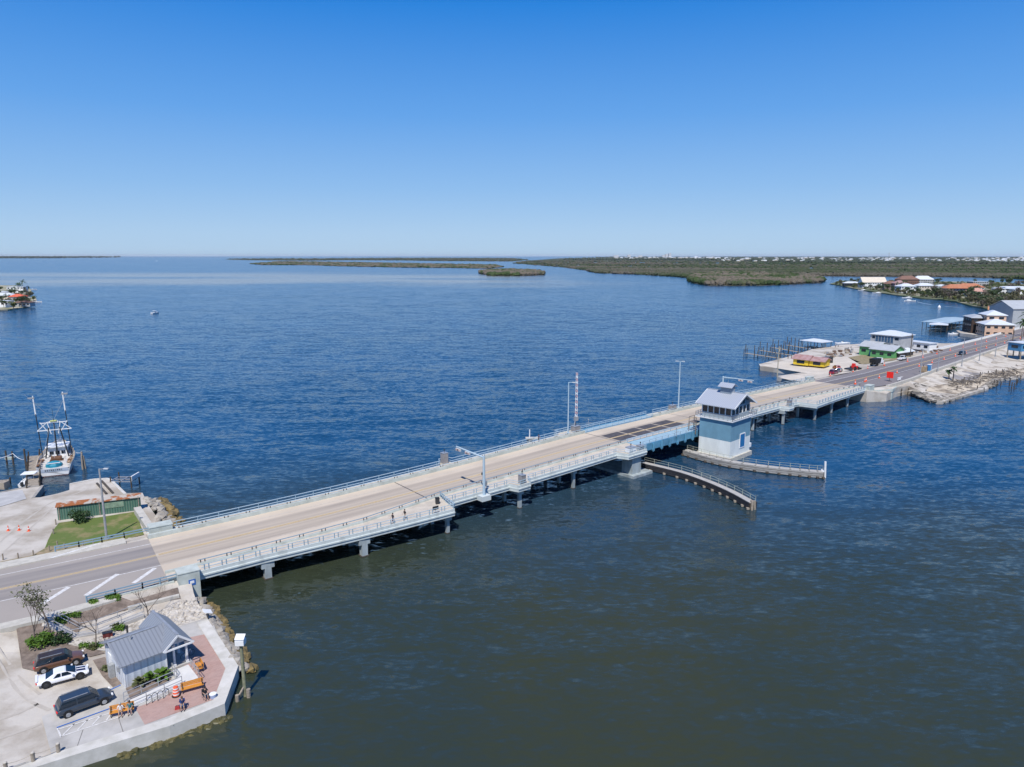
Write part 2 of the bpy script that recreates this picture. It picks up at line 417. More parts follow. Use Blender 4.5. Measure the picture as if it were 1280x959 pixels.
# ------------------------------------------------------------------ west land (car park, park, boatyard)
def emb(x, y, base=1.2):
    s, o = SO((x, y))
    if o < 0: t = lerp_tab(-o, [11.2, 12.5, 15.5, 18], [1, .9, .1, 0])
    else: t = lerp_tab(o, [8.6, 13.5], [1, 0])
    return base + (deck_z(sx(s)) - .16 - base) * t
WL = [(-900, 1450), (-150, 1020), (20, 968), (120, 937), (212, 909), (280, 881), (297, 834.5), (259, 777), (243, 752)]
west = [W(u, v, 1.2) for u, v in WL]
ab1 = CP(2.5, -10.6); ab2 = CP(2.5, 9.6)
west += [ab1, CP(2.5, 0), ab2]
west += [W(u, v, 1.2) for u, v in [(197, 648), (186, 632), (178, 616), (157, 616.7), (137, 598.4), (118, 599), (86.8, 605), (86.8, 612.6), (72, 617), (50, 621.8), (43.4, 622), (55, 606.8), (33, 608), (0, 615), (-120, 634), (-900, 760)]]
land_mesh('ground', west, lambda x, y: emb(x, y), M_sand, 2.0, skirt=-1.5)
def WG(u, v, f=None):
    z = 1.2
    for _ in range(12):
        p = W(u, v, z); z = .5 * z + .5 * (f or emb)(p.x, p.y)
    return W(u, v, z)
def patch(name, px, m, lift, z=1.2, step=1.5, kind='structure'):
    lift = lift + .05
    return land_mesh(name, [WG(u, v) for u, v in px], lambda x, y: emb(x, y), m, step, lift=lift, kind=kind)
patch('pavement', [(52, 897), (110, 874), (159, 853), (168, 875), (185, 905), (212, 903), (120, 931), (66, 951)], M_slab, .035)
patch('plaza_pavement', [(222, 782), (262, 770), (290, 833), (278, 880), (215, 903), (185, 908), (165, 878), (190, 860), (236, 835)], M_slab, .03)
# brick pavers
mbk = bpy.data.materials.new('brick_pavers'); mbk.use_nodes = True
n = mbk.node_tree.nodes; l = mbk.node_tree.links
tc = n.new('ShaderNodeTexCoord'); mp = n.new('ShaderNodeMapping'); mp.inputs['Rotation'].default_value = (0, 0, R(-40)); l.new(tc.outputs['Object'], mp.inputs[0])
bt = n.new('ShaderNodeTexBrick'); bt.inputs['Scale'].default_value = 1; bt.inputs['Brick Width'].default_value = .42; bt.inputs['Row Height'].default_value = .21; bt.inputs['Mortar Size'].default_value = .012
bt.inputs['Color1'].default_value = (.40, .225, .185, 1); bt.inputs['Color2'].default_value = (.28, .15, .125, 1); bt.inputs['Mortar'].default_value = (.36, .27, .23, 1)
l.new(mp.outputs[0], bt.inputs['Vector'])
nzz = n.new('ShaderNodeTexNoise'); nzz.inputs['Scale'].default_value = .6; nzz.inputs['Detail'].default_value = 6; l.new(tc.outputs['Object'], nzz.inputs['Vector'])
l.new(mixnode(n, l, nzz.outputs[0], bt.outputs[0], (.42, .30, .26)), n['Principled BSDF'].inputs['Base Color']); n['Principled BSDF'].inputs['Roughness'].default_value = .9
patch('brick_pavement', [(169, 886), (181, 907), (271, 874), (285.5, 836.4), (260, 793), (226, 800), (232, 850), (206, 873)], mbk, .05)
# planting beds
patch('mulch_bed', [(20, 783), (50, 772), (90, 764), (148, 746), (165, 752), (222, 735), (226, 749), (178, 757), (135, 770), (100, 782), (96, 800), (120, 812), (132, 817), (112, 822), (96, 817), (62, 812), (44, 840), (28, 836)], M_mulch, .03)
patch('mulch_bed', [(116, 826), (131, 822), (156, 858), (141, 860), (128, 846)], M_mulch, .03)
patch('mulch_bed', [(157, 861), (203, 842), (215, 850), (163, 876)], M_mulch, .045)
patch('pebble_ground', [(84, 806), (96, 799), (108, 803), (140, 790), (170, 778), (186, 770), (228, 752), (246, 752), (260, 773), (234, 781), (205, 790), (160, 806), (132, 815), (112, 812)], M_pebble, .055)
patch('pebble_ground', [(56, 772), (92, 764), (84, 778), (74, 786), (52, 784)], M_pebble, .055)
# boatyard grass
patch('grass', [(66, 664), (74, 654), (125, 647), (170, 640), (175, 655), (180, 669), (140, 679), (118, 684), (80, 686), (55, 689), (60, 676)], M_grass, .03, kind='stuff')
M_verge = mat('dry_verge', (0.33, 0.25, 0.16), .95, .2, 1.2, col2=(0.17, 0.155, 0.07), bump=.04, bscale=8)
patch('verge', [(-60, 722), (0, 703), (40, 695), (62, 683), (90, 682), (118, 683), (122, 690), (70, 700), (30, 709), (-60, 731)], M_verge, .045)
M_wet = mat('grey_concrete_ramp', (0.44, 0.43, 0.42), .8, .1, .6)
patch('slipway_pavement', [(0, 616), (28, 613), (33, 624), (0, 634), (-40, 640), (-40, 624)], M_wet, .03)

M_track = mat('tyre_worn_ground', (0.46, 0.42, 0.365), .95, .1, .8, col2=(0.40, 0.36, 0.31), detail=9)
def track_path(px, w, lift, m=M_track, name='tyre_track'):
    mb = MB(); P_ = smooth2([G0(u, v) for u, v in px]); vs = []
    for i, p in enumerate(P_):
        d_ = (P_[min(i + 1, len(P_) - 1)] - P_[max(i - 1, 0)]).normalized(); q_ = Vector((-d_.y, d_.x, 0)) * w / 2 * (0.7 + .5 * mnoise.noise(p * .35)); p = p + Vector((0, 0, lift)); vs += [p - q_, p + q_]
    mb.add(vs, [(2 * i, 2 * i + 2, 2 * i + 3, 2 * i + 1) for i in range(len(P_) - 1)]); return struct(mb, name, m)
def G0(u, v): return WG(u, v)
def smooth2(P_, k=8):
    out = []; Q = [P_[0]] + P_ + [P_[-1]]
    for i in range(1, len(Q) - 2):
        for j in range(k):
            t = j / k; a, b, c, d = Q[i - 1], Q[i], Q[i + 1], Q[i + 2]; out.append(.5 * ((2 * b) + (-a + c) * t + (2 * a - 5 * b + 4 * c - d) * t * t + (-a + 3 * b - 3 * c + d) * t ** 3))
    return out + [P_[-1]]
for px in ([(-5, 806), (12, 830), (28, 850), (50, 868)], [(-5, 818), (10, 846), (30, 872), (62, 888)], [(0, 900), (22, 892), (48, 880)], [(-4, 925), (24, 915), (52, 905)]): track_path(px, .45, .022)
for px in ([(-10, 690), (10, 668), (30, 652), (52, 636)], [(-6, 700), (18, 678), (44, 655), (66, 634)], [(0, 648), (40, 640), (70, 626), (110, 612)]): track_path(px, .5, .022)
M_joint = mat('slab_joint', (0.20, 0.19, 0.175), .95, .1, 2)
for a_, b_ in (((104, 913), (96, 936)), ((148, 898), (156, 922)), ((181, 908), (187, 916)), ((214, 903), (217, 908)), ((262, 770), (240, 776))):
    mb = MB(); a3, b3 = WG(*a_), WG(*b_); d_ = (b3 - a3).normalized(); q_ = Vector((-d_.y, d_.x, 0)) * .03; z_ = Vector((0, 0, .1)); mb.add([a3 - q_ + z_, b3 - q_ + z_, b3 + q_ + z_, a3 + q_ + z_], [(0, 1, 2, 3)]); struct(mb, 'pavement_joint', M_joint)
# west road and sidewalks
def near_e(s): return lerp_tab(s, [-300, -30, -12, -4, 0.5], [-10.5, -10.5, -10.9, -10.0, -9.4])
mb = MB(); strip(mb, near_e, 7.2, -.03, srange(-150, 0.2, 3)); struct(mb, 'road', M_road)
mb = MB(); sweep(mb, [(7.2, -.4), (7.2, .10), (9.6, .10), (9.6, -.4)], srange(-150, -3, 3)); struct(mb, 'sidewalk', M_conc)
mb = MB(); sweep(mb, lambda s: [(near_e(s) - 1.6, -.5), (near_e(s) - 1.6, .08), (near_e(s), .08), (near_e(s), -.5)], srange(-22, -6, 2)); struct(mb, 'sidewalk', M_conc)
mb = MB()
for o in (-.16, .16): strip(mb, o - .07, o + .07, -.02, srange(-150, 0, 3))
struct(mb, 'road_marking', M_yel)
mb = MB()
strip(mb, -4.05, -3.9, -.02, srange(-150, 0, 3)); strip(mb, 4.9, 5.05, -.02, srange(-150, 0, 3))
for pa_, pb_ in (((50, 757), (86, 733.8)), ((107, 745.5), (147, 718)), ((167, 730.5), (194, 711))):
    a, b_ = W(*pa_, 2.95), W(*pb_, 3.05); a = CP(*SO(a), -.018); b_ = CP(*SO(b_), -.018); d = (b_ - a).normalized(); q = Vector((-d.y, d.x, 0)) * .30
    mb.add([a - q, a + q, b_ + q, b_ - q], [(0, 1, 2, 3)][::1])
a, b_ = CP(-10.5, 6.9, -.018), CP(-5.5, 7.1, -.018)
struct(mb, 'road_marking', M_wht)
mb = MB()    # low white stripe at the sidewalk nose
a, b_ = CP(-12.6, 7.4, .106), CP(-6.2, 9.3, .106); d = (b_ - a).normalized(); q = Vector((-d.y, d.x, 0)) * .2
mb.add([a - q, a + q, b_ + q, b_ - q], [(3, 2, 1, 0)]); struct(mb, 'sidewalk_marking', M_wht)

# ------------------------------------------------------------------ BRIDGE
NE = [(0, -10.0), (12, -10.1), (26, -11.2), (41.9, -12.2), (42.6, -8.5), (56.0, -8.7), (56.6, -10.6), (59.4, -10.6), (60.2, -8.9), (84.3, -9.0), (85.2, -11.4), (91.0, -11.4), (91.6, -9.3), (110, -9.2), (116, -8.0),
      (120, -7.7), (153.8, -7.4), (154.6, -9.7), (157.2, -9.7), (158, -7.6), (163.2, -8.2), (164.0, -12.9), (180, -11.6), (205, -10.2)]
def ne(s): return lerp_tab(s, [a for a, b in NE], [b for a, b in NE])
def rr(s): return lerp_tab(s, [0, 28, 44, 150, 158, 172, 188, 206], [-7.4, -7.3, -4.9, -4.9, -5.1, -5.6, -6.3, -7.2])
def fe(s): return 9.3 if not (53 < s < 56) and not (85.5 < s < 91.9) else 10.6
SB = sorted(set(srange(0, 205, 2.0) + [a for a, b in NE] + [52.9, 53, 56.1, 85.4, 85.5, 91.7]))
SB1 = [s for s in SB if s <= 92]; SB2 = [s for s in SB if s >= 117]
if 92 not in SB1: SB1.append(92.0)
if 117 not in SB2: SB2.insert(0, 117.0)
B0 = CP(0); bridge = thing('drawbridge', 'long low concrete drawbridge with pale blue railings crossing the whole bay', 'bridge', B0)
def bpart(mb, name, m, label=None, smooth=False):
    o = mb.build(name, m, bridge, origin=B0, smooth=smooth)
    if label: o['label'] = label
    return o
for sl in (SB1, SB2):
    mb = MB(); sweep(mb, lambda s: [(ne(s) + .02, -.85), (ne(s) + .02, -.02), (fe(s) - .02, -.02), (fe(s) - .02, -.85)], sl); bpart(mb, 'deck_slab', M_conc)
    mb = MB(); strip(mb, rr, 7.0, 0.0, sl); bpart(mb, 'roadway', M_deck)
M_walk = mat('beige_walkway', (0.52, 0.46, 0.38), .9, .1, .8)
for sl in (SB1, SB2):
    mb = MB(); sweep(mb, lambda s: [(ne(s) + .12, -.01), (ne(s) + .12, .18), (rr(s) - .2, .18), (rr(s) - .2, -.01)], sl); bpart(mb, 'walkway', M_walk)
    mb = MB(); sweep(mb, lambda s: [(7.3, -.01), (7.3, .18), (fe(s) - .1, .18), (fe(s) - .1, -.01)], sl); bpart(mb, 'walkway', M_walk)
    mb = MB(); sweep(mb, lambda s: [(ne(s) - .03, -.9), (ne(s) - .03, -.44), (ne(s) - .16, -.42), (ne(s) - .16, -.2), (ne(s) - .03, -.18), (ne(s) - .03, .34), (ne(s) + .2, .34), (ne(s) + .2, -.9)], sl); bpart(mb, 'edge_beam', M_fascia)
    mb = MB(); sweep(mb, lambda s: [(fe(s) - .2, -.9), (fe(s) - .2, .30), (fe(s) + .03, .30), (fe(s) + .03, -.9)], sl); bpart(mb, 'edge_beam', M_fascia)
    mb = MB(); sweep(mb, lambda s: [(rr(s) - .42, 0), (rr(s) - .36, .5), (rr(s) - .02, .5), (rr(s), .004)], sl); bpart(mb, 'parapet', M_concp)
    mb = MB(); sweep(mb, [(7.0, .004), (7.02, .62), (7.5, .62), (7.55, 0)], sl); bpart(mb, 'parapet', M_concp)
# railings
def railing(mb, f, sl, heights, post_h, spacing=1.9, pair=False, w=.07, base=.3, mi_r=0, mi_p=1, lean=0):
    for h in heights:
        pts = [CP(s, f(s), h) for s in sl]
        for a, b in zip(pts, pts[1:]): mb.bar(a, b, w, w, mi=mi_r)
    s = sl[0] + .4
    while s < sl[-1]:
        for d in ((0, .55) if pair else (0,)):
            mb.bar(CP(s + d, f(s + d), base), CP(s + d, f(s + d), post_h), .11, .11, mi=mi_p)
        s += spacing
for s0, s1 in ((2, 91.8), (121, 205)):
    sl = [s for s in SB if s0 <= s <= s1]; mb = MB(); railing(mb, lambda s: ne(s) + .1, sl, (.72, 1.12), 1.12, 2.2, True, .075)
    bpart(mb, 'pedestrian_railing', [M_railp, M_rail], 'blue pipe railing along the near walkway edge')
for s0, s1 in ((2, 91.8), (118, 205)):
    sl = [s for s in SB if s0 <= s <= s1]; mb = MB(); railing(mb, lambda s: rr(s) - .2, sl, (.92,), .92, 3.4, True, .10, base=.5, mi_p=1)
    bpart(mb, 'traffic_railing', [M_rail, M_dark], 'blue rail on dark brackets beside the near lane')
    mb = MB(); railing(mb, lambda s: fe(s) - .1, sl, (.62, 1.15), 1.15, 3.2, False, .10)
    bpart(mb, 'pedestrian_railing', [M_railp, M_rail], 'blue pipe railing along the far walkway edge')
    mb = MB(); railing(mb, lambda s: 7.27, sl, (.95,), .95, 3.4, True, .09, base=.6)
    bpart(mb, 'traffic_railing', [M_railp, M_dark], 'pale rail on dark brackets beside the far lane')
# end wall of the wide near bay
mb = MB()
for a, b in ((CP(42.05, -12.0), CP(42.7, -8.4)), (CP(42.7, -8.4), CP(43.4, -5.4))):
    for h in (.7, 1.1): mb.bar(a + Vector((0, 0, h)), b + Vector((0, 0, h)), .09)
    for t in (0.1, .35, .6, .85):
        p = a.lerp(b, t); mb.bar(p + Vector((0, 0, .1)), p + Vector((0, 0, 1.1)), .12)
bpart(mb, 'pedestrian_railing', M_rail, 'railing across the end of the wide walkway bay')
# bascule leaf: steel girders and grating
mb = MB(); sl = srange(92.15, 116.9, 2)
for o in (-9.0, -4.9, 5.8, 9.0):
    sweep(mb, [(o - .18, -1.55 if abs(o) < 8 else -1.1), (o - .18, .35 if abs(o) > 8 else -.05), (o + .18, .35 if abs(o) > 8 else -.05), (o + .18, -1.55 if abs(o) < 8 else -1.1)], sl)
for s in srange(93, 116, 3.2): mb.bar(CP(s, -9.6, -1.15), CP(s, 9.0, -1.15), .3, .5); mb.bar(CP(s, -9.35, -1.6), CP(s, -9.35, .2), .25, .25)
bpart(mb, 'bascule_girder', M_steelblue)
mb = MB(); sweep(mb, [(-4.7, -.3), (-4.7, .01), (7.0, .01), (7.0, -.3)], sl); bpart(mb, 'bascule_deck', M_deck)
M_grate = mat('open_steel_grating', (0.085, 0.075, 0.075), .7, .2, 1.2, bump=.02, bscale=20)
for i in range(4):
    a = 92.5 + i * 6.15
    for o0, o1 in ((.28, 2.95), (-2.95, -.28)): mb = MB(); strip(mb, o0, o1, .02, srange(a + .25, a + 5.9, 2)); bpart(mb, 'grating', M_grate)
M_lw = mat('leaf_walk', (0.30, 0.44, 0.52), .6, .08, 1)
for o0, o1 in ((-9.0, -5.0), (7.0, 9.0)): mb = MB(); sweep(mb, [(o0, -.2), (o0, .16), (o1, .16), (o1, -.2)], sl); bpart(mb, 'bascule_walkway', M_lw)
for f, hs__, ph, sp_ in ((-9.1, (.75, 1.15), 1.15, .10), (9.1, (.75, 1.15), 1.15, .10), (-4.9, (.55, .85), .85, .12), (7.0, (.55, .85), .85, .12)):
    mb = MB(); railing(mb, lambda s: f, sl, hs__, ph, 2.2, False, sp_, base=.2 if abs(f) > 8 else 0)
    bpart(mb, 'bascule_railing', [M_railp, M_rail])
# piers
def pier(s, w=.9, piles=5, big=False):
    if s < 30: w = 1.5
    mb = MB(); o0 = ne(s) + (.7 if s > 30 else .1); o1 = 8.6; h = heading(s); zt = CP(s).z - .9
    c = (CP(s, o0) + CP(s, o1)) / 2; c.z = zt - .45
    mb.box(c, (w + .3, o1 - o0, .9), h)
    cap = mb.build('pier', M_pier, bridge, origin=B0)
    for k in range(piles):
        o = o0 + .45 + (o1 - o0 - .9) * k / (piles - 1); p = CP(s, o)
        m2 = MB(); m2.box((p.x, p.y, (zt - .9 - 3) / 2), (w * .62, w * .62, zt - .9 + 3), h); m2.box((p.x, p.y, -.9), (w * .8, w * .8, 2.1), h, mi=1)
        m2.build('pile', [M_pier, M_wdark], cap, origin=B0)
for s in (12.5, 26.5, 41.2, 57.8, 73): pier(s)
for s in (130, 142, 154.5, 166, 178.5, 191): pier(s)
mb = MB()     # big rest pier with footing, and the bascule pier
h = heading(88)
for o in (-9.4, 8): mb.box(tuple(CP(88.6, o)[:2]) + (2.1,), (2.8, 2.8, 4.4), h)
mb.box(tuple(CP(88.6, -.6)[:2]) + (3.75,), (2.2, 20, 1.1), h)
mb.box(tuple(CP(89.5, -.6)[:2]) + (-.5,), (6.2, 22.5, 2.1), h)
bpart(mb, 'rest_pier', M_pier)
M_teal = mat('teal_pier_wall', (0.05, 0.21, 0.30), .7, .15, .5)
mb = MB(); h = heading(117)
c = CP(120.5, -.2); mb.box((c.x, c.y, 1.35), (9.5, 17.0, 6.0), h)
bpart(mb, 'bascule_pier', M_teal)
mb = MB()
for o in (-7, -3.4): c = CP(115.7, o); mb = MB(); mb.box((c.x, c.y, 2.4), (.1, 1.4, 1.6), h); bpart(mb, 'opening', M_black)
# road joints and lines on the bridge
for s in (41.5, 91.95, 123.4, 164):
    mb = MB(); strip(mb, lambda t: rr(t) + .02, 6.95, .011, [s, s + .18]); bpart(mb, 'expansion_joint', M_dark)
for a, b in ((0.3, 91.9), (92.2, 116.9), (117.1, 205)):
    mb = MB()
    for o in (-.16, .16): strip(mb, o - .07, o + .07, .026, srange(a, b, 2))
    bpart(mb, 'centre_line', M_yel)
mb = MB()
strip(mb, -3.98, -3.86, .012, srange(.3, 34, 2)); strip(mb, 4.9, 5.02, .012, srange(.3, 91, 2)); strip(mb, -3.98, -3.86, .012, srange(150, 205, 2)); strip(mb, 4.9, 5.02, .012, srange(118, 205, 2))
bpart(mb, 'edge_line', mat('faded_white_line', (.55, .52, .47), .9, .1, 2, col2=(.42, .38, .33)))
# abutments and end posts
mb = MB(); h = heading(1)
c = CP(1.2, -1); mb.box((c.x, c.y, .9), (3.0, 20.6, 3.2), h)
bpart(mb, 'abutment', M_concp); mb = MB()
c = CP(204, -1); mb.box((c.x, c.y, 1.2), (3.0, 20.6, 3.6), heading(204))
bpart(mb, 'abutment', M_concp)
for s, o, sz in ((2.2, -10.6, (2.6, 1.9, 5.0)), (2.0, 9.2, (3.2, 2.0, 3.5)), (204.5, -10.6, (3.2, 1.9, 5.0)), (205.5, 9.2, (3.0, 1.6, 3.6))):
    c = CP(s, o); mb = MB(); top = c.z + 1.15
    mb.box((c.x, c.y, top - sz[2] / 2), sz, heading(s)); mb.box((c.x, c.y, top + .06), (sz[0] + .12, sz[1] + .12, .12), heading(s))
    o_ = mb.build('end_post', M_concp, bridge, origin=B0)
    if s == 2.2:
        m2 = MB(); c2 = CP(2.5, -11.57); m2.box((c2.x, c2.y, top - 1.4), (.85, .04, .8), heading(s)); q = m2.build('plaque', M_blue, o_, origin=B0); q['label'] = 'small blue plaque on the end post'
        m3 = MB(); c2 = CP(2.5, -11.6); m3.box((c2.x, c2.y, top - 1.35), (.5, .02, .35), heading(s)); m3.build('plaque_text', M_white, o_, origin=B0)
# approach railings west
def approach(name, pts, label):
    t = thing(name, label, 'guard rail', pts[0])
    mb = MB()
    for a, b in zip(pts, pts[1:]):
        for hh in (.45, .8): mb.bar(a + Vector((0, 0, hh)), b + Vector((0, 0, hh)), .12, .14)
    mb.build('rail', M_rail, t, origin=pts[0])
    L = [0]
    for a, b in zip(pts, pts[1:]):
        k = max(1, int((b - a).length / 2))
        for j in range(k + 1):
            p = a.lerp(b, j / k); m = MB(); m.box(p + Vector((0, 0, .42)), (.14, .14, .9)); m.build('post', M_rail, t, origin=pts[0])
    return t
approach('guard_rail', [CP(s, lerp_tab(s, [-9, 1], [-10.6, -10.3]), .05) for s in (-9, -6, -3, 1)], 'pale blue guard rail at the near left end of the bridge')
approach('guard_rail', [CP(s, 9.5, .08) for s in (-12, -9, -6, -3, 0.4)], 'blue guard rail beside the grass at the far left end of the bridge')
mb = MB(); sweep(mb, [(-10.5, -1.8), (-10.5, .05), (-10.1, .05), (-10.1, -1.8)], srange(-9, .6, 2))
tag(mb.build('retaining_wall', M_concp), 'low pale concrete wall under the near left guard rail', 'wall')
mb = MB(); a = W(172, 641, 1.25); b_ = CP(1.5, 10.0)
a2 = Vector((a.x, a.y, 1.9)); mb.box(((a2.x + b_.x) / 2, (a2.y + b_.y) / 2, 1.2), ((a2 - b_).xy.length, 1.1, 2.2), math.atan2(b_.y - a2.y, b_.x - a2.x))
tag(mb.build('retaining_wall', M_conc), 'white concrete wall between the lawn and the rocks', 'wall')

# ------------------------------------------------------------------ bridge tender house
def tender_house():
    z0 = 1.2; K = W(912, 571.5, z0); ax = R(44.6)
    t = thing('tender_house', 'blue and white bridge tender tower with grey gable roof beside the drawbridge', 'tower', (K.x, K.y, 0), ax)
    LX, LY = 8.9, 7.8       # local x = along right face, local y = along left face (away)
    Mw = mat('tower_white_stucco', (0.72, 0.75, 0.72), .8, .06, .7, stretch=(1, 1, .3)); Mb = mat('tower_blue_stucco', (0.15, 0.30, 0.39), .75, .07, .6)
    mb = MB(); mb.box((LX / 2, LY / 2, (4.6 - .8) / 2 + .4), (LX, LY, 4.6)); 
    mb.build('base_wall', Mw, t)
    mb = MB(); mb.box((LX / 2, LY / 2, 6.95), (LX, LY, 4.7)); mb.build('upper_wall', Mb, t)
    mb = MB(); mb.box((LX / 2 + .1, LY / 2, .1), (LX + 1.0, LY + .9, 1.7)); mb.build('footing', M_conc, t)
    mb = MB()
    for yy in (1.2, 4.3): mb.box((-.012, yy + .5, 4.0), (.02, .05, 1.2))
    # big blue shutter on right face (y = 0 side faces the camera right)
    mb = MB(); mb.box((5.35, -.03, 4.05), (2.0, .1, 3.0)); s_ = mb.build('shutter', mat('blue_shutter', (0.02, 0.17, 0.40), .5, .1, 2), t)
    mb = MB()
    for dx in (-1.12, 1.12): mb.box((5.35 + dx, -.05, 4.05), (.2, .1, 3.25))
    for dz in (-1.6, 1.6): mb.box((5.35, -.05, 4.05 + dz), (2.0, .1, .22))
    mb.build('frame', M_white, s_)
    # conduit / fuel box at far corner
    mb = MB(); mb.cyl((LX + .35, .4, .2), (LX + .35, .4, 5.4), .28, n=10); mb.box((LX + .45, .4, 2.2), (.9, .9, .9)); mb.build('downpipe', M_white, t)
    # balcony
    zb = 9.35
    mb = MB(); mb.box((LX / 2 + .6, LY / 2 + .2, zb - .12), (LX + 2.1, LY + 1.4, .24)); mb.build('balcony_floor', M_white, t)
    x0, x1, y0, y1 = -.4, LX + 1.6, -.45, LY + .85
    mb = MB()
    for hh in (.12, .55, 1.0):
        for a, b in (((x0, y0), (x1, y0)), ((x0, y0), (x0, y1)), ((x1, y0), (x1, y1)), ((x0, y1), (x1, y1))):
            mb.bar((*a, zb + hh), (*b, zb + hh), .07)
    for k in range(12):
        x = x0 + (x1 - x0) * k / 11
        for y in (y0, y1): mb.box((x, y, zb + .5), (.09, .09, 1.0))
    for k in range(9):
        y = y0 + (y1 - y0) * k / 8
        for x in (x0, x1): mb.box((x, y, zb + .5), (.09, .09, 1.0))
    mb.build('balcony_railing', M_galv, t)
    # control room
    Mr = mat('control_room_wall', (0.30, 0.37, 0.42), .7, .06, 1.5)
    mb = MB(); mb.box((LX / 2, LY / 2, zb + .55), (LX - .7, LY - .6, 1.1)); mb.box((LX / 2, LY / 2, zb + 2.85), (LX - .7, LY - .6, .5)); 
    mb.box((LX / 2, LY / 2, zb + 1.9), (LX - 1.1, LY - 1.0, 1.6), mi=1); 
    mb.build('control_room', [Mr, M_black], t)
    mp_ = [(xx, .32 + (LY - .64) * k / 5) for k in range(6) for xx in (.36, LX - .36)] + [(.36 + (LX - .72) * k / 5, yy) for k in range(1, 5) for yy in (.32, LY - .32)]
    for q_ in mp_: mb = MB(); mb.box((*q_, zb + 1.85), (.22, .22, 1.55)); mb.build('mullion', M_white, t)
    for k in range(5):
        y = .32 + (LY - .64) * (k + .5) / 5; m = MB(); m.box((.40, y, zb + 1.85), (.05, 1.35, 1.4)); m.build('window', M_glassd, t)
        x = .36 + (LX - .72) * (k + .5) / 5; m = MB(); m.box((x, .38, zb + 1.85), (1.35, .05, 1.4)); m.build('window', M_glassd, t)
    # gable roof, ridge along local y
    ez = zb + 2.95; rz = zb + 5.6; hw = LX / 2 + .7; cx = LX / 2; ya, yb = -.9, LY + .9; th = .16
    Mroof = bpy.data.materials.new('standing_seam_roof'); Mroof.use_nodes = True; n = Mroof.node_tree.nodes; l = Mroof.node_tree.links
    tc = n.new('ShaderNodeTexCoord'); wv = n.new('ShaderNodeTexWave'); wv.bands_direction = 'Y'; wv.inputs['Scale'].default_value = .75
    l.new(tc.outputs['Object'], wv.inputs['Vector']); rp = n.new('ShaderNodeValToRGB'); l.new(wv.outputs[0], rp.inputs[0])
    rp.color_ramp.elements[0].position = .82; rp.color_ramp.elements[0].color = (.43, .46, .51, 1); rp.color_ramp.elements[1].position = .95; rp.color_ramp.elements[1].color = (.34, .37, .42, 1)
    l.new(rp.outputs[0], n['Principled BSDF'].inputs['Base Color']); n['Principled BSDF'].inputs['Roughness'].default_value = .4; n['Principled BSDF'].inputs['Metallic'].default_value = .2
    MATS['seam'] = Mroof
    mb = MB()
    for sg in (-1, 1):
        a = [(cx, ya, rz), (cx + sg * hw, ya, ez), (cx + sg * hw, yb, ez), (cx, yb, rz)]
        vs = a + [(x, y, z - th) for x, y, z in a]
        mb.add(vs, [(0, 1, 2, 3), (7, 6, 5, 4), (0, 4, 5, 1), (1, 5, 6, 2), (2, 6, 7, 3), (3, 7, 4, 0)])
    mb.box((cx, (ya + yb) / 2, rz + .03), (.3, yb - ya, .08))
    roof = mb.build('roof', Mroof, t)
    # gable walls with windows
    mb = MB()
    for y in (.35, LY - .4):
        mb.add([(cx - hw + .7, y, ez - .1), (cx + hw - .7, y, ez - .1), (cx, y, rz - .35), (cx - hw + .7, y + .1, ez - .1), (cx + hw - .7, y + .1, ez - .1), (cx, y + .1, rz - .35)], [(0, 1, 2), (5, 4, 3), (0, 3, 4, 1), (1, 4, 5, 2), (2, 5, 3, 0)])
    g = mb.build('gable_wall', mat('gable_grey_blue', (0.20, 0.29, 0.38), .7, .05, 2), t)
    for k in (-1, 0, 1):
        m = MB(); m.box((cx + k * 1.25, .31, ez + .55 + (.25 if k == 0 else 0)), (.95, .06, .9 + (.4 if k == 0 else 0))); m.build('window', M_glassd, g)
    mb = MB()
    for sg in (-1, 1):
        mb.bar((cx, ya - .03, rz - .12), (cx + sg * hw, ya - .03, ez - .12), .08, .35); mb.bar((cx, yb + .03, rz - .12), (cx + sg * hw, yb + .03, ez - .12), .08, .35)
    mb.build('bargeboard', M_white, roof)
    # cupola
    cy = LY / 2 - .2; mb = MB(); mb.box((cx, cy, rz + .35), (1.8, 2.6, 1.5)); cu = mb.build('cupola', mat('cupola_grey', (0.26, 0.31, 0.36), .6, .05, 2), t)
    mb = MB()
    for sg in (-1, 1):
        a = [(cx, cy - 1.75, rz + 1.9), (cx + sg * 1.45, cy - 1.75, rz + 1.1), (cx + sg * 1.45, cy + 1.75, rz + 1.1), (cx, cy + 1.75, rz + 1.9)]
        vs = a + [(x, y, z - .1) for x, y, z in a]
        mb.add(vs, [(0, 1, 2, 3), (7, 6, 5, 4), (0, 4, 5, 1), (1, 5, 6, 2), (2, 6, 7, 3), (3, 7, 4, 0)])
    mb.build('cupola_roof', Mroof, cu)
    mb = MB(); mb.cyl((cx, cy, rz + 1.8), (cx, cy, rz + 2.5), .05, n=6); mb.build('vane', M_galv, cu)
    # stair landing on bridge side
    mb = MB(); mb.box((1.2, LY + 1.9, zb - 1.9), (2.4, 2.0, .15)); 
    for a in ((0.1, LY + 1), (0.1, LY + 2.8), (2.3, LY + 2.8)): mb.box((*a, zb - 1.3), (.1, .1, 1.3)); mb.box((*a, (zb - 2 + 4.8) / 2), (.18, .18, zb - 2 - 4.8))
    mb.bar((.1, LY + 1, zb - .7), (.1, LY + 2.8, zb - .7), .08); mb.bar((.1, LY + 2.8, zb - .7), (2.3, LY + 2.8, zb - .7), .08)
    mb.build('landing', mat('brown_metal', (0.22, 0.18, 0.15), .7, .1, 2), t)
tender_house()

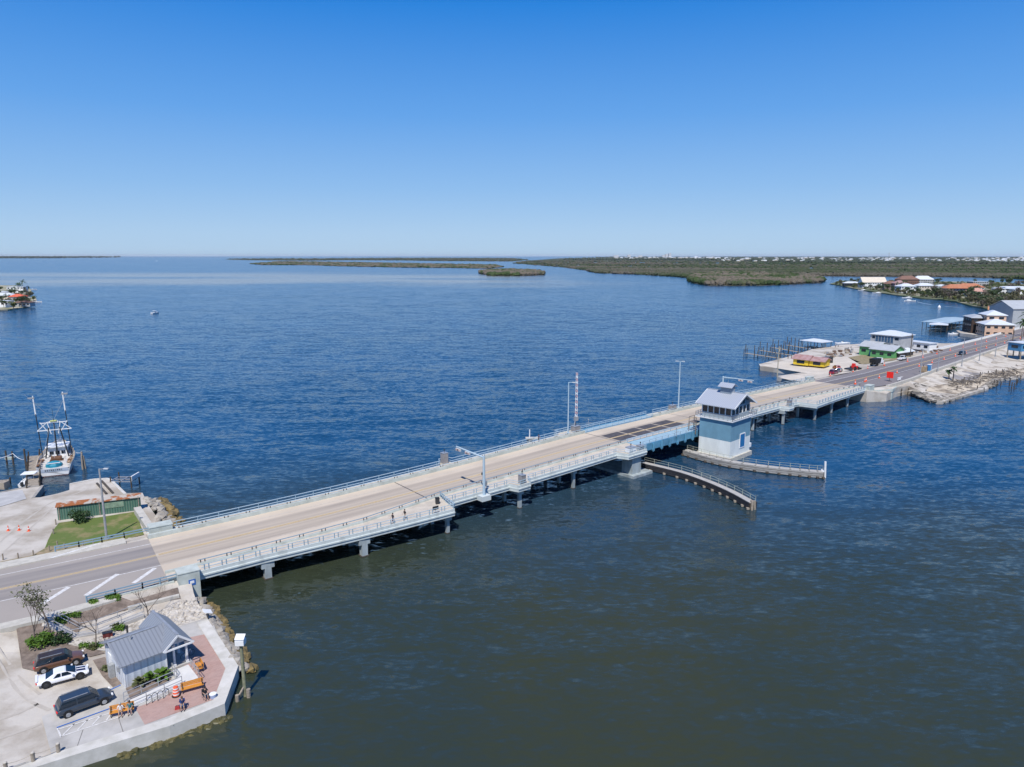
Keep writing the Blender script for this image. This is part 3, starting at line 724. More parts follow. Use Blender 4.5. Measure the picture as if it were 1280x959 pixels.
# ------------------------------------------------------------------ fenders in the water
def smooth_pts(pts, k=6):
    out = []
    P_ = [pts[0]] + pts + [pts[-1]]
    for i in range(1, len(P_) - 2):
        for j in range(k):
            t = j / k; a, b, c, d = P_[i - 1], P_[i], P_[i + 1], P_[i + 2]
            out.append(.5 * ((2 * b) + (-a + c) * t + (2 * a - 5 * b + 4 * c - d) * t * t + (-a + 3 * b - 3 * c + d) * t ** 3))
    out.append(pts[-1]); return out
def fender(pts, label, light, rail_side, z=1.35):
    pts = smooth_pts([Vector((p[0], p[1], 0)) for p in pts]); o = pts[0]
    t = thing('pier_fender', label, 'fender', o)
    Mw = mat('fender_wale_light', (0.34, 0.325, 0.30), .8, .2, 1.0, stretch=(1, 1, 5)) if light else mat('fender_wale_shaded', (0.035, 0.035, 0.04), .7, .2, 2)  # near-black wale puts the shade of the fender's side into its colour
    N = []
    for i in range(len(pts)):
        d = (pts[min(i + 1, len(pts) - 1)] - pts[max(i - 1, 0)]).normalized(); N.append(Vector((-d.y, d.x, 0)))
    mb = MB(); w = .65
    mb.loft([[p - n * w + Vector((0, 0, z - .15)), p - n * w + Vector((0, 0, z)), p + n * w + Vector((0, 0, z)), p + n * w + Vector((0, 0, z - .15))] for p, n in zip(pts, N)])
    mb.build('walkway', mat('fender_walkway', (0.40, 0.385, 0.36), .8, .1, 2), t, origin=o)
    for hh in (.25, .68, 1.08):
        mb = MB()
        for sg in (-1, 1):
            mb.loft([[p + n * sg * (w + .02) + Vector((0, 0, z - hh - .08)), p + n * sg * (w + .02) + Vector((0, 0, z - hh + .25)), p + n * sg * (w + .24) + Vector((0, 0, z - hh + .25)), p + n * sg * (w + .24) + Vector((0, 0, z - hh - .08))] for p, n in zip(pts, N)])
        mb.build('wale', Mw, t, origin=o)
    for i in range(0, len(pts), 2):
        mb = MB()
        for sg in (-1, 1):
            p = pts[i] + N[i] * sg * (w - .2); mb.cyl(p + Vector((0, 0, -2)), p + Vector((0, 0, z + (.0 if light else -.1))), .2, n=8)
        mb.build('pile', M_wdark, t, origin=o)
        p = pts[i] - N[i] * (w + .34); m = MB(); m.cyl(p + Vector((0, 0, -1)), p + Vector((0, 0, .35)), .17, n=8)
        m.box((p.x, p.y, .28), (.5, .5, .35)); m.build('batter_pile', M_wdark if light else M_wood, t, origin=o)
    mb = MB()
    for i, (p, n) in enumerate(zip(pts, N)):
        q = p + n * rail_side * (w - .1)
        if i % 2 == 0: mb.box(q + Vector((0, 0, z + .5)), (.07, .07, 1.0))
        if i:
            for hh in (.5, 1.0): mb.bar(pq + Vector((0, 0, z + hh)), q + Vector((0, 0, z + hh)), .05)
        pq = q
    mb.build('railing', mat('fender_rail', (0.40, 0.42, 0.34) if not light else (0.45, 0.47, 0.48), .6, .1, 2), t, origin=o)
    e = pts[-1]; mb = MB()
    for a in range(3): mb.cyl(e + Vector((.5 * math.cos(a * 2.1), .5 * math.sin(a * 2.1), -1)), e + Vector((.3 * math.cos(a * 2.1), .3 * math.sin(a * 2.1), z + (.3 if not light else .9 * (a == 0) * 2 + .3))), .22, n=8)
    mb.build('end_dolphin', M_white if light else M_wood, t, origin=o)
f1 = [W(u, v, 1.35) for u, v in ((804, 578), (850, 589), (885, 601), (915, 614), (941, 628))]
f2 = [W(u, v, 1.35) for u, v in ((857, 562), (885, 570), (914, 576.5), (960, 583), (1000, 587), (1029, 589.5))]
fender(f1, 'curved timber fender walkway with shade coloured sides left of the channel', False, 1)
fender(f2, 'curved pale grey fender walkway passing the tower foot', True, 1)
# small navigation dolphin beyond the bridge
p = W(662, 553, 0); t = thing('navigation_dolphin', 'small grey channel dolphin with a white post beyond the bridge', 'marker', p)
mb = MB()
for a in range(4): mb.cyl((.6 * math.cos(a * 1.57), .6 * math.sin(a * 1.57), -1), (.4 * math.cos(a * 1.57), .4 * math.sin(a * 1.57), 1.0), .2, n=8)
mb.build('pile', M_wood, t); mb = MB(); mb.box((0.6, 0, 1.05), (3.2, 1.4, .3)); mb.build('cap', M_conc, t); mb = MB(); mb.cyl((0, 0, 1.2), (0, 0, 3.2), .14, n=8); mb.build('post', M_white, t)
#@@PART2
# ================================================================== PART 2: west shore objects
def G(u, v):
    """ground point of the west shore"""
    return WG(u, v)
# raised cap of the seawall
def wall_run(name, pts, label, m, w=1.25, top=.18, z0=-1.2, cat='seawall'):
    o = pts[0]; mb = MB(); n = len(pts); L = []; Rr = []
    for i, p in enumerate(pts):
        d0 = (pts[i] - pts[i - 1]).normalized() if i else (pts[1] - pts[0]).normalized()
        d1 = (pts[i + 1] - pts[i]).normalized() if i < n - 1 else d0
        d = (d0 + d1).normalized(); q = Vector((-d.y, d.x, 0)); k = 1 / max(.5, q.dot(Vector((-d0.y, d0.x, 0))))
        L.append(p + q * 0); Rr.append(p + q * w * k)
    mb.loft([[a + Vector((0, 0, z0 - p.z)), a + Vector((0, 0, top)), b + Vector((0, 0, top)), b + Vector((0, 0, z0 - p.z))] for a, b, p in zip(L, Rr, pts)])
    return tag(mb.build(name, m, origin=o), label, cat)
M_wall = mat('seawall_concrete', (0.60, 0.575, 0.53), .9, .12, .7, col2=(0.46, 0.44, 0.39), bump=.01, detail=8)
sw = [W(u, v, 1.2) for u, v in ((-150, 1021), (20, 969), (120, 937.5), (212, 909.5), (281, 881.5), (298, 834), (260, 776))]
wall_run('seawall', sw, 'pale concrete seawall with a broad cap around the brick plaza', M_wall)
M_rockmoss = mat('submerged_moss', (0.12, 0.10, 0.03), .5, .2, .9, col2=(0.05, 0.05, 0.02))
# riprap, one pile each
def riprap(label, pts, n, r0, r1, spread, zr, mats, wetfrac=.35, seed=1):
    rnd = random.Random(seed); mb = MB(); segs = list(zip(pts, pts[1:])); tot = sum((b - a).length for a, b in segs)
    for _ in range(n):
        t = rnd.random() * tot
        for a, b in segs:
            if t <= (b - a).length: break
            t -= (b - a).length
        d = (b - a).normalized(); q = Vector((d.y, -d.x, 0)); k = rnd.random()
        p = a + d * t + q * (k * spread); z = zr[0] + (zr[1] - zr[0]) * k
        mb.rock((p.x, p.y, z + rnd.uniform(-.1, .15)), rnd.uniform(r0, r1), mi=1 if z < .45 else 0, seed=rnd.random())
    return tag(mb.build('riprap', mats, ), label, 'rocks', kind='stuff')
riprap('algae stained boulders along the water below the plaza wall', [W(298, 836, 1), W(262, 778, 1), W(243, 748, 1)], 230, .35, .85, 1.9, (1.0, -.15), [M_rock, M_rockwet], seed=3)
riprap('submerged mossy rocks at the foot of the seawall', [W(150, 937, 0), W(215, 917, 0), W(282, 890, 0)], 260, .3, .6, 1.5, (-.12, -.30), [M_rockmoss, M_rockmoss], seed=4)
riprap('boulders between the lawn wall and the water', [W(198, 660, 1.2), W(196, 640, 1.2), W(180, 622, 1.2)], 110, .5, 1.1, 3.6, (1.2, -.2), [M_rock, M_rockwet], seed=5)
rnd = random.Random(11); mb = MB()
for _ in range(420):   # white stones spread on the bank
    u = rnd.uniform(185, 262); v = rnd.uniform(748, 790)
    if v > 748 + (u - 185) * .0 and (u < 246 or v > 760) and v < 792 - (u - 185) * .28 and v > 772 - (u - 185) * .42:
        p = G(u, v); mb.rock((p.x, p.y, p.z + .10), rnd.uniform(.18, .42), seed=rnd.random())
for _ in range(200):
    u = rnd.uniform(100, 150); v = rnd.uniform(788, 812)
    if v > 806 - (u - 100) * .3: p = G(u, v); mb.rock((p.x, p.y, p.z + .08), rnd.uniform(.1, .26), seed=rnd.random())
tag(mb.build('stones', mat('white_stone', (0.56, 0.52, 0.46), .9, .2, 1.2, col2=(0.38, 0.34, 0.29))), 'loose white stones on the bank behind the shed', 'stones', kind='stuff')

# ---- park shed
def park_shed():
    A = W(156.7, 860.8, 1.25); ax = R(45.5)
    t = thing('park_shed', 'small grey metal roofed shed with an open corner porch beside the brick plaza', 'shed', A, ax)
    L, Wd, Hw = 6.4, 5.9, 2.75
    Mw = bpy.data.materials.new('grey_board_siding'); Mw.use_nodes = True; n = Mw.node_tree.nodes; l = Mw.node_tree.links
    tc = n.new('ShaderNodeTexCoord'); wv = n.new('ShaderNodeTexWave'); wv.bands_direction = 'DIAGONAL'; wv.inputs['Scale'].default_value = .95
    l.new(tc.outputs['Object'], wv.inputs['Vector']); rp = n.new('ShaderNodeValToRGB'); l.new(wv.outputs[0], rp.inputs[0]); 
    mp = n.new('ShaderNodeMapping'); mp.inputs['Scale'].default_value = (1, 1, 0); l.new(tc.outputs['Object'], mp.inputs[0]); l.new(mp.outputs[0], wv.inputs['Vector'])
    rp.color_ramp.elements[0].position = .75; rp.color_ramp.elements[0].color = (.60, .63, .67, 1); rp.color_ramp.elements[1].position = .93; rp.color_ramp.elements[1].color = (.46, .49, .53, 1)
    l.new(rp.outputs[0], n['Principled BSDF'].inputs['Base Color']); b = n.new('ShaderNodeBump'); b.inputs['Distance'].default_value = .03; b.inputs['Strength'].default_value = .8
    l.new(wv.outputs[0], b.inputs['Height']); l.new(b.outputs[0], n['Principled BSDF'].inputs['Normal'])
    mb = MB(); xw = 4.15
    mb.box((xw / 2, Wd / 2, Hw / 2), (xw, Wd, Hw)); mb.build('wall', Mw, t)
    mb = MB(); mb.box((L - (L - xw) / 2, Wd - 1.0, Hw / 2), (L - xw - .02, 2.0, Hw)); mb.build('wall', Mw, t)
    mb = MB(); mb.box((xw + .02, 2.0, 1.05), (.06, .95, 2.1)); d = mb.build('door', mat('navy_door', (0.03, 0.05, 0.10), .5, .1, 1), t)
    mb = MB(); mb.box((xw + .07, 2.35, 1.0), (.06, .12, .06)); mb.build('handle', M_galv, d)
    mb = MB(); mb.box(((xw + L) / 2 + .1, 1.9, .08), (L - xw + .5, 4.1, .3)); mb.build('porch_floor', M_slab, t)
    for x, y in ((L - .1, .15), (xw + .85, .15), (L - .1, 2.6)):
        m = MB(); m.box((x, y, 1.42), (.2, .2, 2.5)); m.box((x, y, .35), (.3, .3, .25)); m.box((x, y, 2.6), (.3, .3, .2)); m.build('post', M_white, t)
    mb = MB(); mb.box((xw / 2, -.012, Hw - .08), (xw, .04, .16)); mb.box((-.012, .04, Hw / 2), (.04, .12, Hw)); mb.box((.04, -.02, Hw / 2), (.12, .04, Hw)); mb.box((xw, -.02, Hw / 2), (.12, .04, Hw))
    mb.build('trim', M_white, t)
    m = MB(); m.box((-.03, 4.3, 1.05), (.06, 1.0, 2.1)); m.build('door', M_white, t)
    m = MB(); m.box((-.12, 1.4, 1.6), (.2, .35, .5)); m.build('meter_box', M_galv, t)
    m = MB(); m.box((-.3, 3.2, .75), (.5, .6, 1.5)); m.build('equipment_cabinet', mat('cabinet_grey', (.35, .36, .36), .6, .1, 2), t)
    # roof: main ridge along x, porch cross gable along y
    Mr = bpy.data.materials.new('ribbed_metal_roof'); Mr.use_nodes = True; n = Mr.node_tree.nodes; l = Mr.node_tree.links
    tc = n.new('ShaderNodeTexCoord'); wv = n.new('ShaderNodeTexWave'); wv.bands_direction = 'X'; wv.inputs['Scale'].default_value = .8; l.new(tc.outputs['Object'], wv.inputs['Vector'])
    rp = n.new('ShaderNodeValToRGB'); l.new(wv.outputs[0], rp.inputs[0]); rp.color_ramp.elements[0].position = .6; rp.color_ramp.elements[0].color = (.27, .29, .32, 1); rp.color_ramp.elements[1].position = .95; rp.color_ramp.elements[1].color = (.21, .225, .25, 1)
    l.new(rp.outputs[0], n['Principled BSDF'].inputs['Base Color']); n['Principled BSDF'].inputs['Roughness'].default_value = .45; n['Principled BSDF'].inputs['Metallic'].default_value = .2
    Mr2 = Mr.copy(); Mr2.name = 'ribbed_metal_roof_cross'
    for q in Mr2.node_tree.nodes:
        if q.type == 'TEX_WAVE': q.bands_direction = 'Y'
    rz = Hw + 1.35; e = .45
    def slab(mb, a, th=.1):
        vs = [Vector(p) for p in a] + [Vector(p) - Vector((0, 0, th)) for p in a]; k = len(a)
        mb.add(vs, [tuple(range(k)), tuple(range(k, 2 * k))[::-1]] + [(i, k + i, k + (i + 1) % k, (i + 1) % k) for i in range(k)])
    mb = MB()
    slab(mb, [(-e, -e, Hw - .05), (xw + .05, -e, Hw - .05), (xw + 1.2, Wd / 2, rz), (-e, Wd / 2, rz)])
    slab(mb, [(-e, Wd / 2, rz), (xw + 1.2, Wd / 2, rz), (xw + .05, Wd + e, Hw - .05), (-e, Wd + e, Hw - .05)])
    roof = mb.build('roof', Mr, t)
    cx = (xw + L) / 2; w = (L - xw) / 2 + .45; ya = -.75; yb = Wd + .8
    rz2 = Hw + 1.40; mb = MB()
    slab(mb, [(cx - w, ya, Hw + .05), (cx, ya, rz2), (cx, yb, rz2), (cx - w, yb, Hw + .05)][::-1]); slab(mb, [(cx + w, ya, Hw + .05), (cx + w, yb, Hw + .05), (cx, yb, rz2), (cx, ya, rz2)])
    mb.build('porch_roof', Mr2, t)
    mb = MB()
    mb.box((xw / 2 - .1, Wd / 2, rz + .02), (xw + .6, .28, .05)); mb.box((cx, (ya + yb) / 2, rz2 + .02), (.28, yb - ya, .05)); mb.box((-e, Wd / 4 - .2, (Hw + rz) / 2 + .02), (.12, 3.45, .05), rot=Matrix.Rotation(math.atan2(1.4, Wd / 2 + e), 3, 'X').to_4x4())
    mb.cyl((1.6, Wd / 2 - .6, rz - .3), (1.6, Wd / 2 - .6, rz + .25), .07, n=8)
    mb.build('ridge_cap', M_galv, roof)
    mb = MB()
    for sg in (-1, 1): mb.bar((cx, ya, rz2 - .1), (cx + sg * w, ya, Hw - .05), .06, .22)
    mb.box((cx, ya + .02, Hw - .05), (2 * w - .3, .12, .18))
    mb.box((L + .05, Wd / 4 + .4, Hw - .1), (.14, Wd / 2 + 1, .2))
    mb.build('fascia', M_white, t)
    mb = MB(); mb.add([(cx - w + .3, .1, Hw), (cx + w - .3, .1, Hw), (cx, .1, rz2 - .2), (cx - w + .3, .18, Hw), (cx + w - .3, .18, Hw), (cx, .18, rz2 - .2)], [(0, 1, 2), (5, 4, 3), (0, 3, 4, 1), (1, 4, 5, 2), (2, 5, 3, 0)])
    mb.build('gable_wall', Mw, t)
    return A, ax
shedA, shedAx = park_shed()
def SL(x, y, z=0):   # shed local frame -> world
    return Vector((shedA.x + x * math.cos(shedAx) - y * math.sin(shedAx), shedA.y + x * math.sin(shedAx) + y * math.cos(shedAx), shedA.z + z))

# ---- ramp with railings
def rail_thing(name, label, cat, pts, hs=(.5, .95), m=None, r=.035, step=1.6):
    m = m or M_galv; t = thing(name, label, cat, pts[0]); 
    for hh in hs:
        mb = MB()
        for a, b in zip(pts, pts[1:]): mb.cyl(a + Vector((0, 0, hh)), b + Vector((0, 0, hh)), r, n=6)
        mb.build('rail', m, t, origin=pts[0])
    for a, b in zip(pts, pts[1:]):
        k = max(1, int(round((b - a).length / step)))
        for j in range(k + (1 if b is pts[-1] else 0)):
            p = a.lerp(b, j / k); mb = MB(); mb.cyl(p, p + Vector((0, 0, hs[-1])), r * 1.1, n=6); mb.build('post', m, t, origin=pts[0])
    return t
r0, r1 = W(160, 886, 1.3), W(228, 858, 1.5)
d = (r1 - r0).normalized(); q = Vector((-d.y, d.x, 0))
mb = MB(); wv = 1.35
mb.loft([[r0 - Vector((0, 0, .3)), r0, r0 + q * wv, r0 + q * wv - Vector((0, 0, .3))], [r1 - Vector((0, 0, .3)), r1 + Vector((0, 0, .25)), r1 + q * wv + Vector((0, 0, .25)), r1 + q * wv - Vector((0, 0, .3))]])
mb.loft([[r1 - Vector((0, 0, .3)), r1 + Vector((0, 0, .25)), r1 + q * 3.2 + Vector((0, 0, .25)), r1 + q * 3.2 - Vector((0, 0, .3))], [r1 + d * 1.6 - Vector((0, 0, .3)), r1 + d * 1.6 + Vector((0, 0, .25)), r1 + d * 1.6 + q * 3.2 + Vector((0, 0, .25)), r1 + d * 1.6 + q * 3.2 - Vector((0, 0, .3))]][::1])
tag(mb.build('access_ramp', mat('white_concrete_ramp', (.60, .59, .57), .85, .05, 1)), 'white concrete access ramp leading to the shed porch', 'ramp')
up = Vector((0, 0, .05))
rail_thing('handrail', 'long galvanised handrail between the ramp and the palm bed', 'handrail', [r0 + q * 1.45 + up, r0.lerp(r1, .95) + q * 1.45 + Vector((0, 0, .22))])
rail_thing('handrail', 'galvanised handrail on the plaza side of the ramp', 'handrail', [r0 - q * .06 + up, r1 + Vector((0, 0, .2))])
rail_thing('handrail', 'short galvanised handrail at the outer end of the porch steps', 'handrail', [r1 + d * 1.7 + Vector((0, 0, .2)), r1 + d * 1.7 + q * 2.6 + Vector((0, 0, .2))])
rail_thing('handrail', 'short galvanised handrail at the inner side of the porch steps', 'handrail', [r1 + q * 1.7 + Vector((0, 0, .2)), r1 + q * 3.2 + Vector((0, 0, .2))], step=1.4)
# blue kerb lines and white bay marks
def paint(name, m, segs, w, lift, z=1.2):
    mb = MB()
    for (a, b) in segs:
        a = G(*a); b = G(*b); dd = (b - a).normalized(); q_ = Vector((-dd.y, dd.x, 0)) * w / 2; z_ = Vector((0, 0, lift))
        mb.add([a - q_ + z_, b - q_ + z_, b + q_ + z_, a + q_ + z_], [(0, 1, 2, 3)])
    return struct(mb, name, m)
paint('bay_marking', M_wht, [((73, 913), (138, 892.5)), ((76, 922), (148, 898)), ((72, 911.5), (76.5, 923)), ((79, 920), (93, 906)), ((97, 914), (110, 900.5)), ((115, 908), (127, 895)), ((133, 902), (141, 891))], .14, .112)
paint('bay_marking', M_blue, [((71, 911), (165, 877)), ((135, 865), (151, 857.5)), ((165, 877), (184, 872))], .16, .118)
# joints in the slab and wall stain left out; wheel stops
# ---- bike rack: four hoops
for k, (u, v) in enumerate([(187, 881), (194, 878), (201, 875.5), (208, 872.5)]):
    p = G(u, v); p.z += .1; mb = MB(); pts = []
    for j in range(9):
        a = math.pi * j / 8; pts.append(Vector((.30 * math.cos(a), .08 * math.sin(a), .62 + .26 * math.sin(a))))
    pts = [Vector((.30, 0, 0))] + pts + [Vector((-.30, 0, 0))]
    mb.tube(pts, .03, 6); o = mb.build('bike_hoop', M_dark); o.location = p; o.rotation_euler = (0, 0, R(60))
    tag(o, ('dark hoop of the bike rack nearest the parked cars', 'dark bike hoop, second from the car park side', 'dark bike hoop, third from the car park side', 'dark bike hoop nearest the traffic barrel')[k], 'bike rack', 'dark hoops of the bike rack')
# ---- traffic barrel and cones
p = G(220.5, 871); t = thing('traffic_barrel', 'orange striped traffic barrel standing on the brick plaza', 'barrel', p + Vector((0, 0, .1)))
mb = MB(); mb.lathe([(.42, 0), (.42, .07), (.32, .09)], n=16); mb.build('base', M_black, t)
mb = MB(); mb.lathe([(.32, .09), (.31, .42), (.29, .44), (.28, .72), (.26, .74), (.24, 1.0), (.15, 1.05)], n=16); mb.build('body', M_orange, t)
for z_, r_ in ((.26, .325), (.58, .30), (.86, .268)): mb = MB(); mb.lathe([(r_, z_ - .06), (r_ - .005, z_ + .06)], n=16); mb.build('band', M_white, t)
def cone_proto(p, label, group, h=.9):
    t = thing('traffic_cone', label, 'traffic cone', p, 0, group)
    mb = MB(); mb.box((0, 0, .03), (.45, .45, .06)); mb.build('base', M_orange, t)
    mb = MB(); mb.lathe([(.17, .06), (.10, .5 * h), (.04, h)], n=10); c = mb.build('body', M_orange, t)
    mb = MB(); mb.lathe([(.118, .42 * h), (.088, .6 * h)], n=10); mb.build('band', M_white, t)
    return t
cone = cone_proto(G(10.5, 663.5), 'orange cone nearest the left edge on the boatyard ground', 'orange cones on the boatyard ground')
dup(cone, G(24, 663), 0, 'orange cone in the middle of the three on the boatyard ground')
dup(cone, G(36, 664), 0, 'orange cone nearest the lawn on the boatyard ground')
# ---- benches
def bench(label, p, rz, length=1.9):
    t = thing('bench', label, 'bench', p, rz)
    Mo = mat('orange_bench_slats', (0.62, 0.27, 0.045), .5, .12, 3, stretch=(.3, 4, 1))
    mb = MB()
    for k in range(4): mb.box((0, -.22 + k * .14, .45), (length, .12, .045))
    mb.build('seat', Mo, t)
    mb = MB()
    for k in range(3): mb.box((0, .30 + k * .025, .58 + k * .15), (length, .04, .13))
    mb.build('backrest', Mo, t)
    for sx_ in (-1, 1):
        m = MB(); x = sx_ * (length / 2 - .12); m.box((x, -.18, .22), (.07, .07, .43)); m.box((x, .26, .45), (.07, .07, .9)); m.box((x, .03, .40), (.07, .5, .05)); m.bar((x, -.2, .66), (x, .28, .66), .06); m.box((x, -.2, .55), (.05, .05, .24)); m.build('frame', M_dark, t)
    return t
b1 = bench('long orange slatted bench beside the ramp rail on the plaza', G(241, 864) + Vector((0, 0, .1)), R(30), 2.1)
b2 = bench('orange slatted bench by the porch post, away from the ramp', G(249, 838) + Vector((0, 0, .1)), R(-55), 1.5)
b3 = bench('orange slatted bench with a couple sitting on it by the parking bay', G(153, 894) + Vector((0, 0, .1)), R(24), 2.1)
# ---- bollards and rope
prevp = None; tops = []
for k, (u, v) in enumerate([(73.5, 942), (42, 953.5), (8, 966)]):
    p = G(u, v); t = thing('bollard', ('round timber bollard nearest the marked bay', 'round timber bollard in the middle of the rope line', 'round timber bollard at the lower left corner')[k], 'bollard', p, 0, 'timber bollards linked by rope')
    mb = MB(); mb.cyl((0, 0, -.3), (0, 0, 1.0), .17, .165, n=14); mb.build('post', M_wood, t)
    mb = MB(); mb.cyl((0, 0, 1.0), (0, 0, 1.05), .15, .1, n=14); mb.build('top', mat('bleached_wood', (.5, .46, .4), .9, .1, 3), t)
    tops.append(p)
for zz, lab in ((.85, 'upper sagging rope strung between the timber bollards'), (.4, 'lower sagging rope strung between the timber bollards')):
    mb = MB(); T = tops + [tops[-1] + (tops[-1] - tops[-2])]
    for a, b in zip(T, T[1:]):
        pts = [a.lerp(b, j / 8) + Vector((0, 0, zz - .14 * math.sin(math.pi * j / 8))) for j in range(9)]; mb.tube(pts, .025, 5)
    tag(mb.build('rope', mat('rope', (.42, .37, .3), .9, .1, 5)), lab, 'rope')
# ---- sign boards on a pile in the water, and white board on the bank
p = W(307, 870, 0); t = thing('pile_sign', 'tall timber pile with a white information box standing in the water off the plaza', 'sign', p)
top = 6.2
mb = MB(); mb.cyl((0, 0, -1.5), (-.1, 0, top - .2), .2, .16, n=10); mb.build('post', mat('green_wood', (.24, .24, .15), .85, .2, 2), t)
mb = MB(); mb.box((-.1, -.05, top - .05), (.9, .75, .55)); mb.box((-.1, -.08, top + .5), (.95, .7, .06), rot=Matrix.Rotation(R(28), 3, 'X').to_4x4()); mb.build('box', M_white, t)
mb = MB(); mb.bar((0, 0, 1.2), (-.5, -.9, .3), .16); mb.cyl((-.5, -.9, -1), (-.5, -.9, .7), .2, n=8); mb.cyl((.4, -.2, -1), (.4, -.2, .9), .22, n=8); mb.build('brace', M_wood, t)
p = G(260, 774); t = thing('notice_board', 'white tilted notice board at the top of the riprap bank', 'sign', p, R(35))
mb = MB(); mb.box((0, 0, .5), (.08, .5, 1.0)); mb.build('post', M_dark, t); mb = MB(); mb.box((0, 0, 1.05), (1.0, 1.1, .08), rot=Matrix.Rotation(R(20), 3, 'Y').to_4x4()); mb.build('board', M_white, t)
# blue bin behind the shed, dark red box, signs
p = SL(6.9, 6.6); t = thing('recycling_bin', 'bright blue bin behind the shed porch', 'bin', p, .4)
mb = MB(); mb.box((0, 0, .55), (.6, .6, 1.1), taper=1.1); mb.build('body', mat('bin_blue', (.01, .09, .38), .5, .05, 2), t); mb = MB(); mb.box((0, 0, 1.14), (.72, .72, .08)); mb.build('lid', M_blue, t)
p = G(135, 797); t = thing('planter_box', 'dark red box sitting on the pebbles behind the shed', 'box', p, .5)
mb = MB(); mb.box((0, 0, .35), (1.0, .5, .6)); mb.build('body', mat('dark_red', (.16, .03, .025), .7, .1, 2), t); mb = MB(); mb.box((0, 0, .68), (1.08, .58, .05)); mb.build('rim', M_dark, t)
p = G(160, 797); t = thing('utility_post', 'short dark post standing behind the shed roof', 'post', p)
mb = MB(); mb.cyl((0, 0, 0), (0, 0, 1.5), .11, n=8); mb.build('post', M_dark, t); mb = MB(); mb.box((0, -.05, 1.35), (.35, .08, .4)); mb.build('panel', M_dark, t)
# walkway and fence behind the shed
pw = [G(u, v) for u, v in ((66, 780), (96, 795), (122, 790), (150, 779), (178, 768))]
mb = MB(); rg = []
for i, p in enumerate(pw):
    dd = (pw[min(i + 1, 4)] - pw[max(i - 1, 0)]).normalized(); q_ = Vector((-dd.y, dd.x, 0)) * .75; rg.append([p - q_ + Vector((0, 0, -.4)), p - q_ + Vector((0, 0, .2)), p + q_ + Vector((0, 0, .2)), p + q_ + Vector((0, 0, -.4))])
mb.loft(rg); struct(mb, 'path', M_slab)
rail_thing('path_railing', 'low white railing along the curved path on its road side', 'railing', [r_[2] for r_ in rg], (.5, 1.0), M_galv, .035, 1.8)
rail_thing('path_railing', 'low white railing along the curved path on its shed side', 'railing', [r_[1] for r_ in rg], (.5, 1.0), M_galv, .035, 1.8)
mb = MB(); strip(mb, -12.9, -12.3, .0, srange(-6, 1, 1)); 
a, b_ = G(160, 762), G(224, 746); mb = MB(); mb.bar(a + Vector((0, 0, .12)), b_ + Vector((0, 0, .12)), .5, .4); tag(mb.build('kerb', M_conc), 'white concrete kerb between the planting bed and the stones', 'kerb')

# ---- trees and shrubs
M_bark = mat('grey_bark', (0.16, 0.125, 0.10), .9, .2, 3)
def leafmat(name, c, c2): 
    m = mat(name, c, .55, .2, 1.4, col2=c2, ramp=(.3, .7)); m.node_tree.nodes['Principled BSDF'].inputs['Specular IOR Level'].default_value = .25; return m
M_leaf = leafmat('bright_leaf', (0.12, 0.21, 0.025), (0.045, 0.10, 0.015))
M_leafd = leafmat('dark_leaf', (0.045, 0.085, 0.025), (0.02, 0.045, 0.015))
M_leafo = leafmat('olive_leaf', (0.13, 0.14, 0.055), (0.06, 0.075, 0.03))
M_dry = leafmat('dry_leaf', (0.20, 0.16, 0.10), (0.12, 0.095, 0.06))
def leaf_cloud(mb, c, r, n, size, rnd, zs=.8, shell=.35, mi=0):
    for _ in range(n):
        a = rnd.random() * 6.283; cz = rnd.uniform(-1, 1); rr_ = r * (shell + (1 - shell) * rnd.random() ** .5); sc = math.sqrt(1 - cz * cz)
        p = Vector((c[0] + rr_ * sc * math.cos(a), c[1] + rr_ * sc * math.sin(a), c[2] + rr_ * cz * zs))
        u_ = Vector((rnd.gauss(0, 1), rnd.gauss(0, 1), rnd.gauss(0, .5))).normalized(); w_ = u_.cross(Vector((rnd.gauss(0, 1), rnd.gauss(0, 1), rnd.gauss(0, 1)))).normalized()
        s_ = size * rnd.uniform(.6, 1.4); mb.add([p - u_ * s_ * .5 , p + w_ * s_ * .28, p + u_ * s_ * .5, p - w_ * s_ * .28], [(0, 1, 2, 3)], mi)
def limbs(mb, p, d, L, r, depth, rnd, tips, spread=.6, n=3):
    e = p + d * L; mb.cyl(p, e, r, r * .62, n=6, cap=False)
    if depth == 0: tips.append(e); return
    for k in range(n if depth > 1 else n):
        nd = (d + Vector((rnd.gauss(0, spread), rnd.gauss(0, spread), rnd.gauss(.05, spread * .5)))).normalized()
        limbs(mb, p.lerp(e, rnd.uniform(.6, 1)), nd, L * rnd.uniform(.6, .85), r * .58, depth - 1, rnd, tips, spread, n)
def tree(name, label, cat, p, h, crown, leaves, m, seed, trunk=None, group=None, depth=3, lsize=.3, bark=None, spread=.55):
    rnd = random.Random(seed); t = thing(name, label, cat, p, 0, group); mb = MB(); tips = []
    limbs(mb, Vector((0, 0, -.1)), Vector((rnd.gauss(0, .06), rnd.gauss(0, .06), 1)).normalized(), h * (trunk or .42), .02 * h * .6 + .025, depth, rnd, tips, spread)
    mb.build('trunk', bark or M_bark, t)
    if leaves:
        mb = MB()
        for q_ in tips: leaf_cloud(mb, q_, crown, max(1, int(leaves / len(tips))), lsize, rnd)
        mb.build('crown', m, t)
    return t
tree('bare_tree', 'leafless tree standing right behind the parked cars', 'tree', G(120, 811), 4.6, 0, 0, None, 21, trunk=.5, spread=.5)
tree('bare_tree', 'leafless brownish tree between the shed roof and the bridge rail', 'tree', G(187, 777), 4.6, .5, 160, M_dry, 24, trunk=.5, lsize=.1, spread=.55)
tree('sparse_tree', 'thin sparse leaved tree at the left end of the planting bed', 'tree', G(44, 806), 5.0, .7, 260, M_leafo, 31, trunk=.5, lsize=.26, spread=.26)
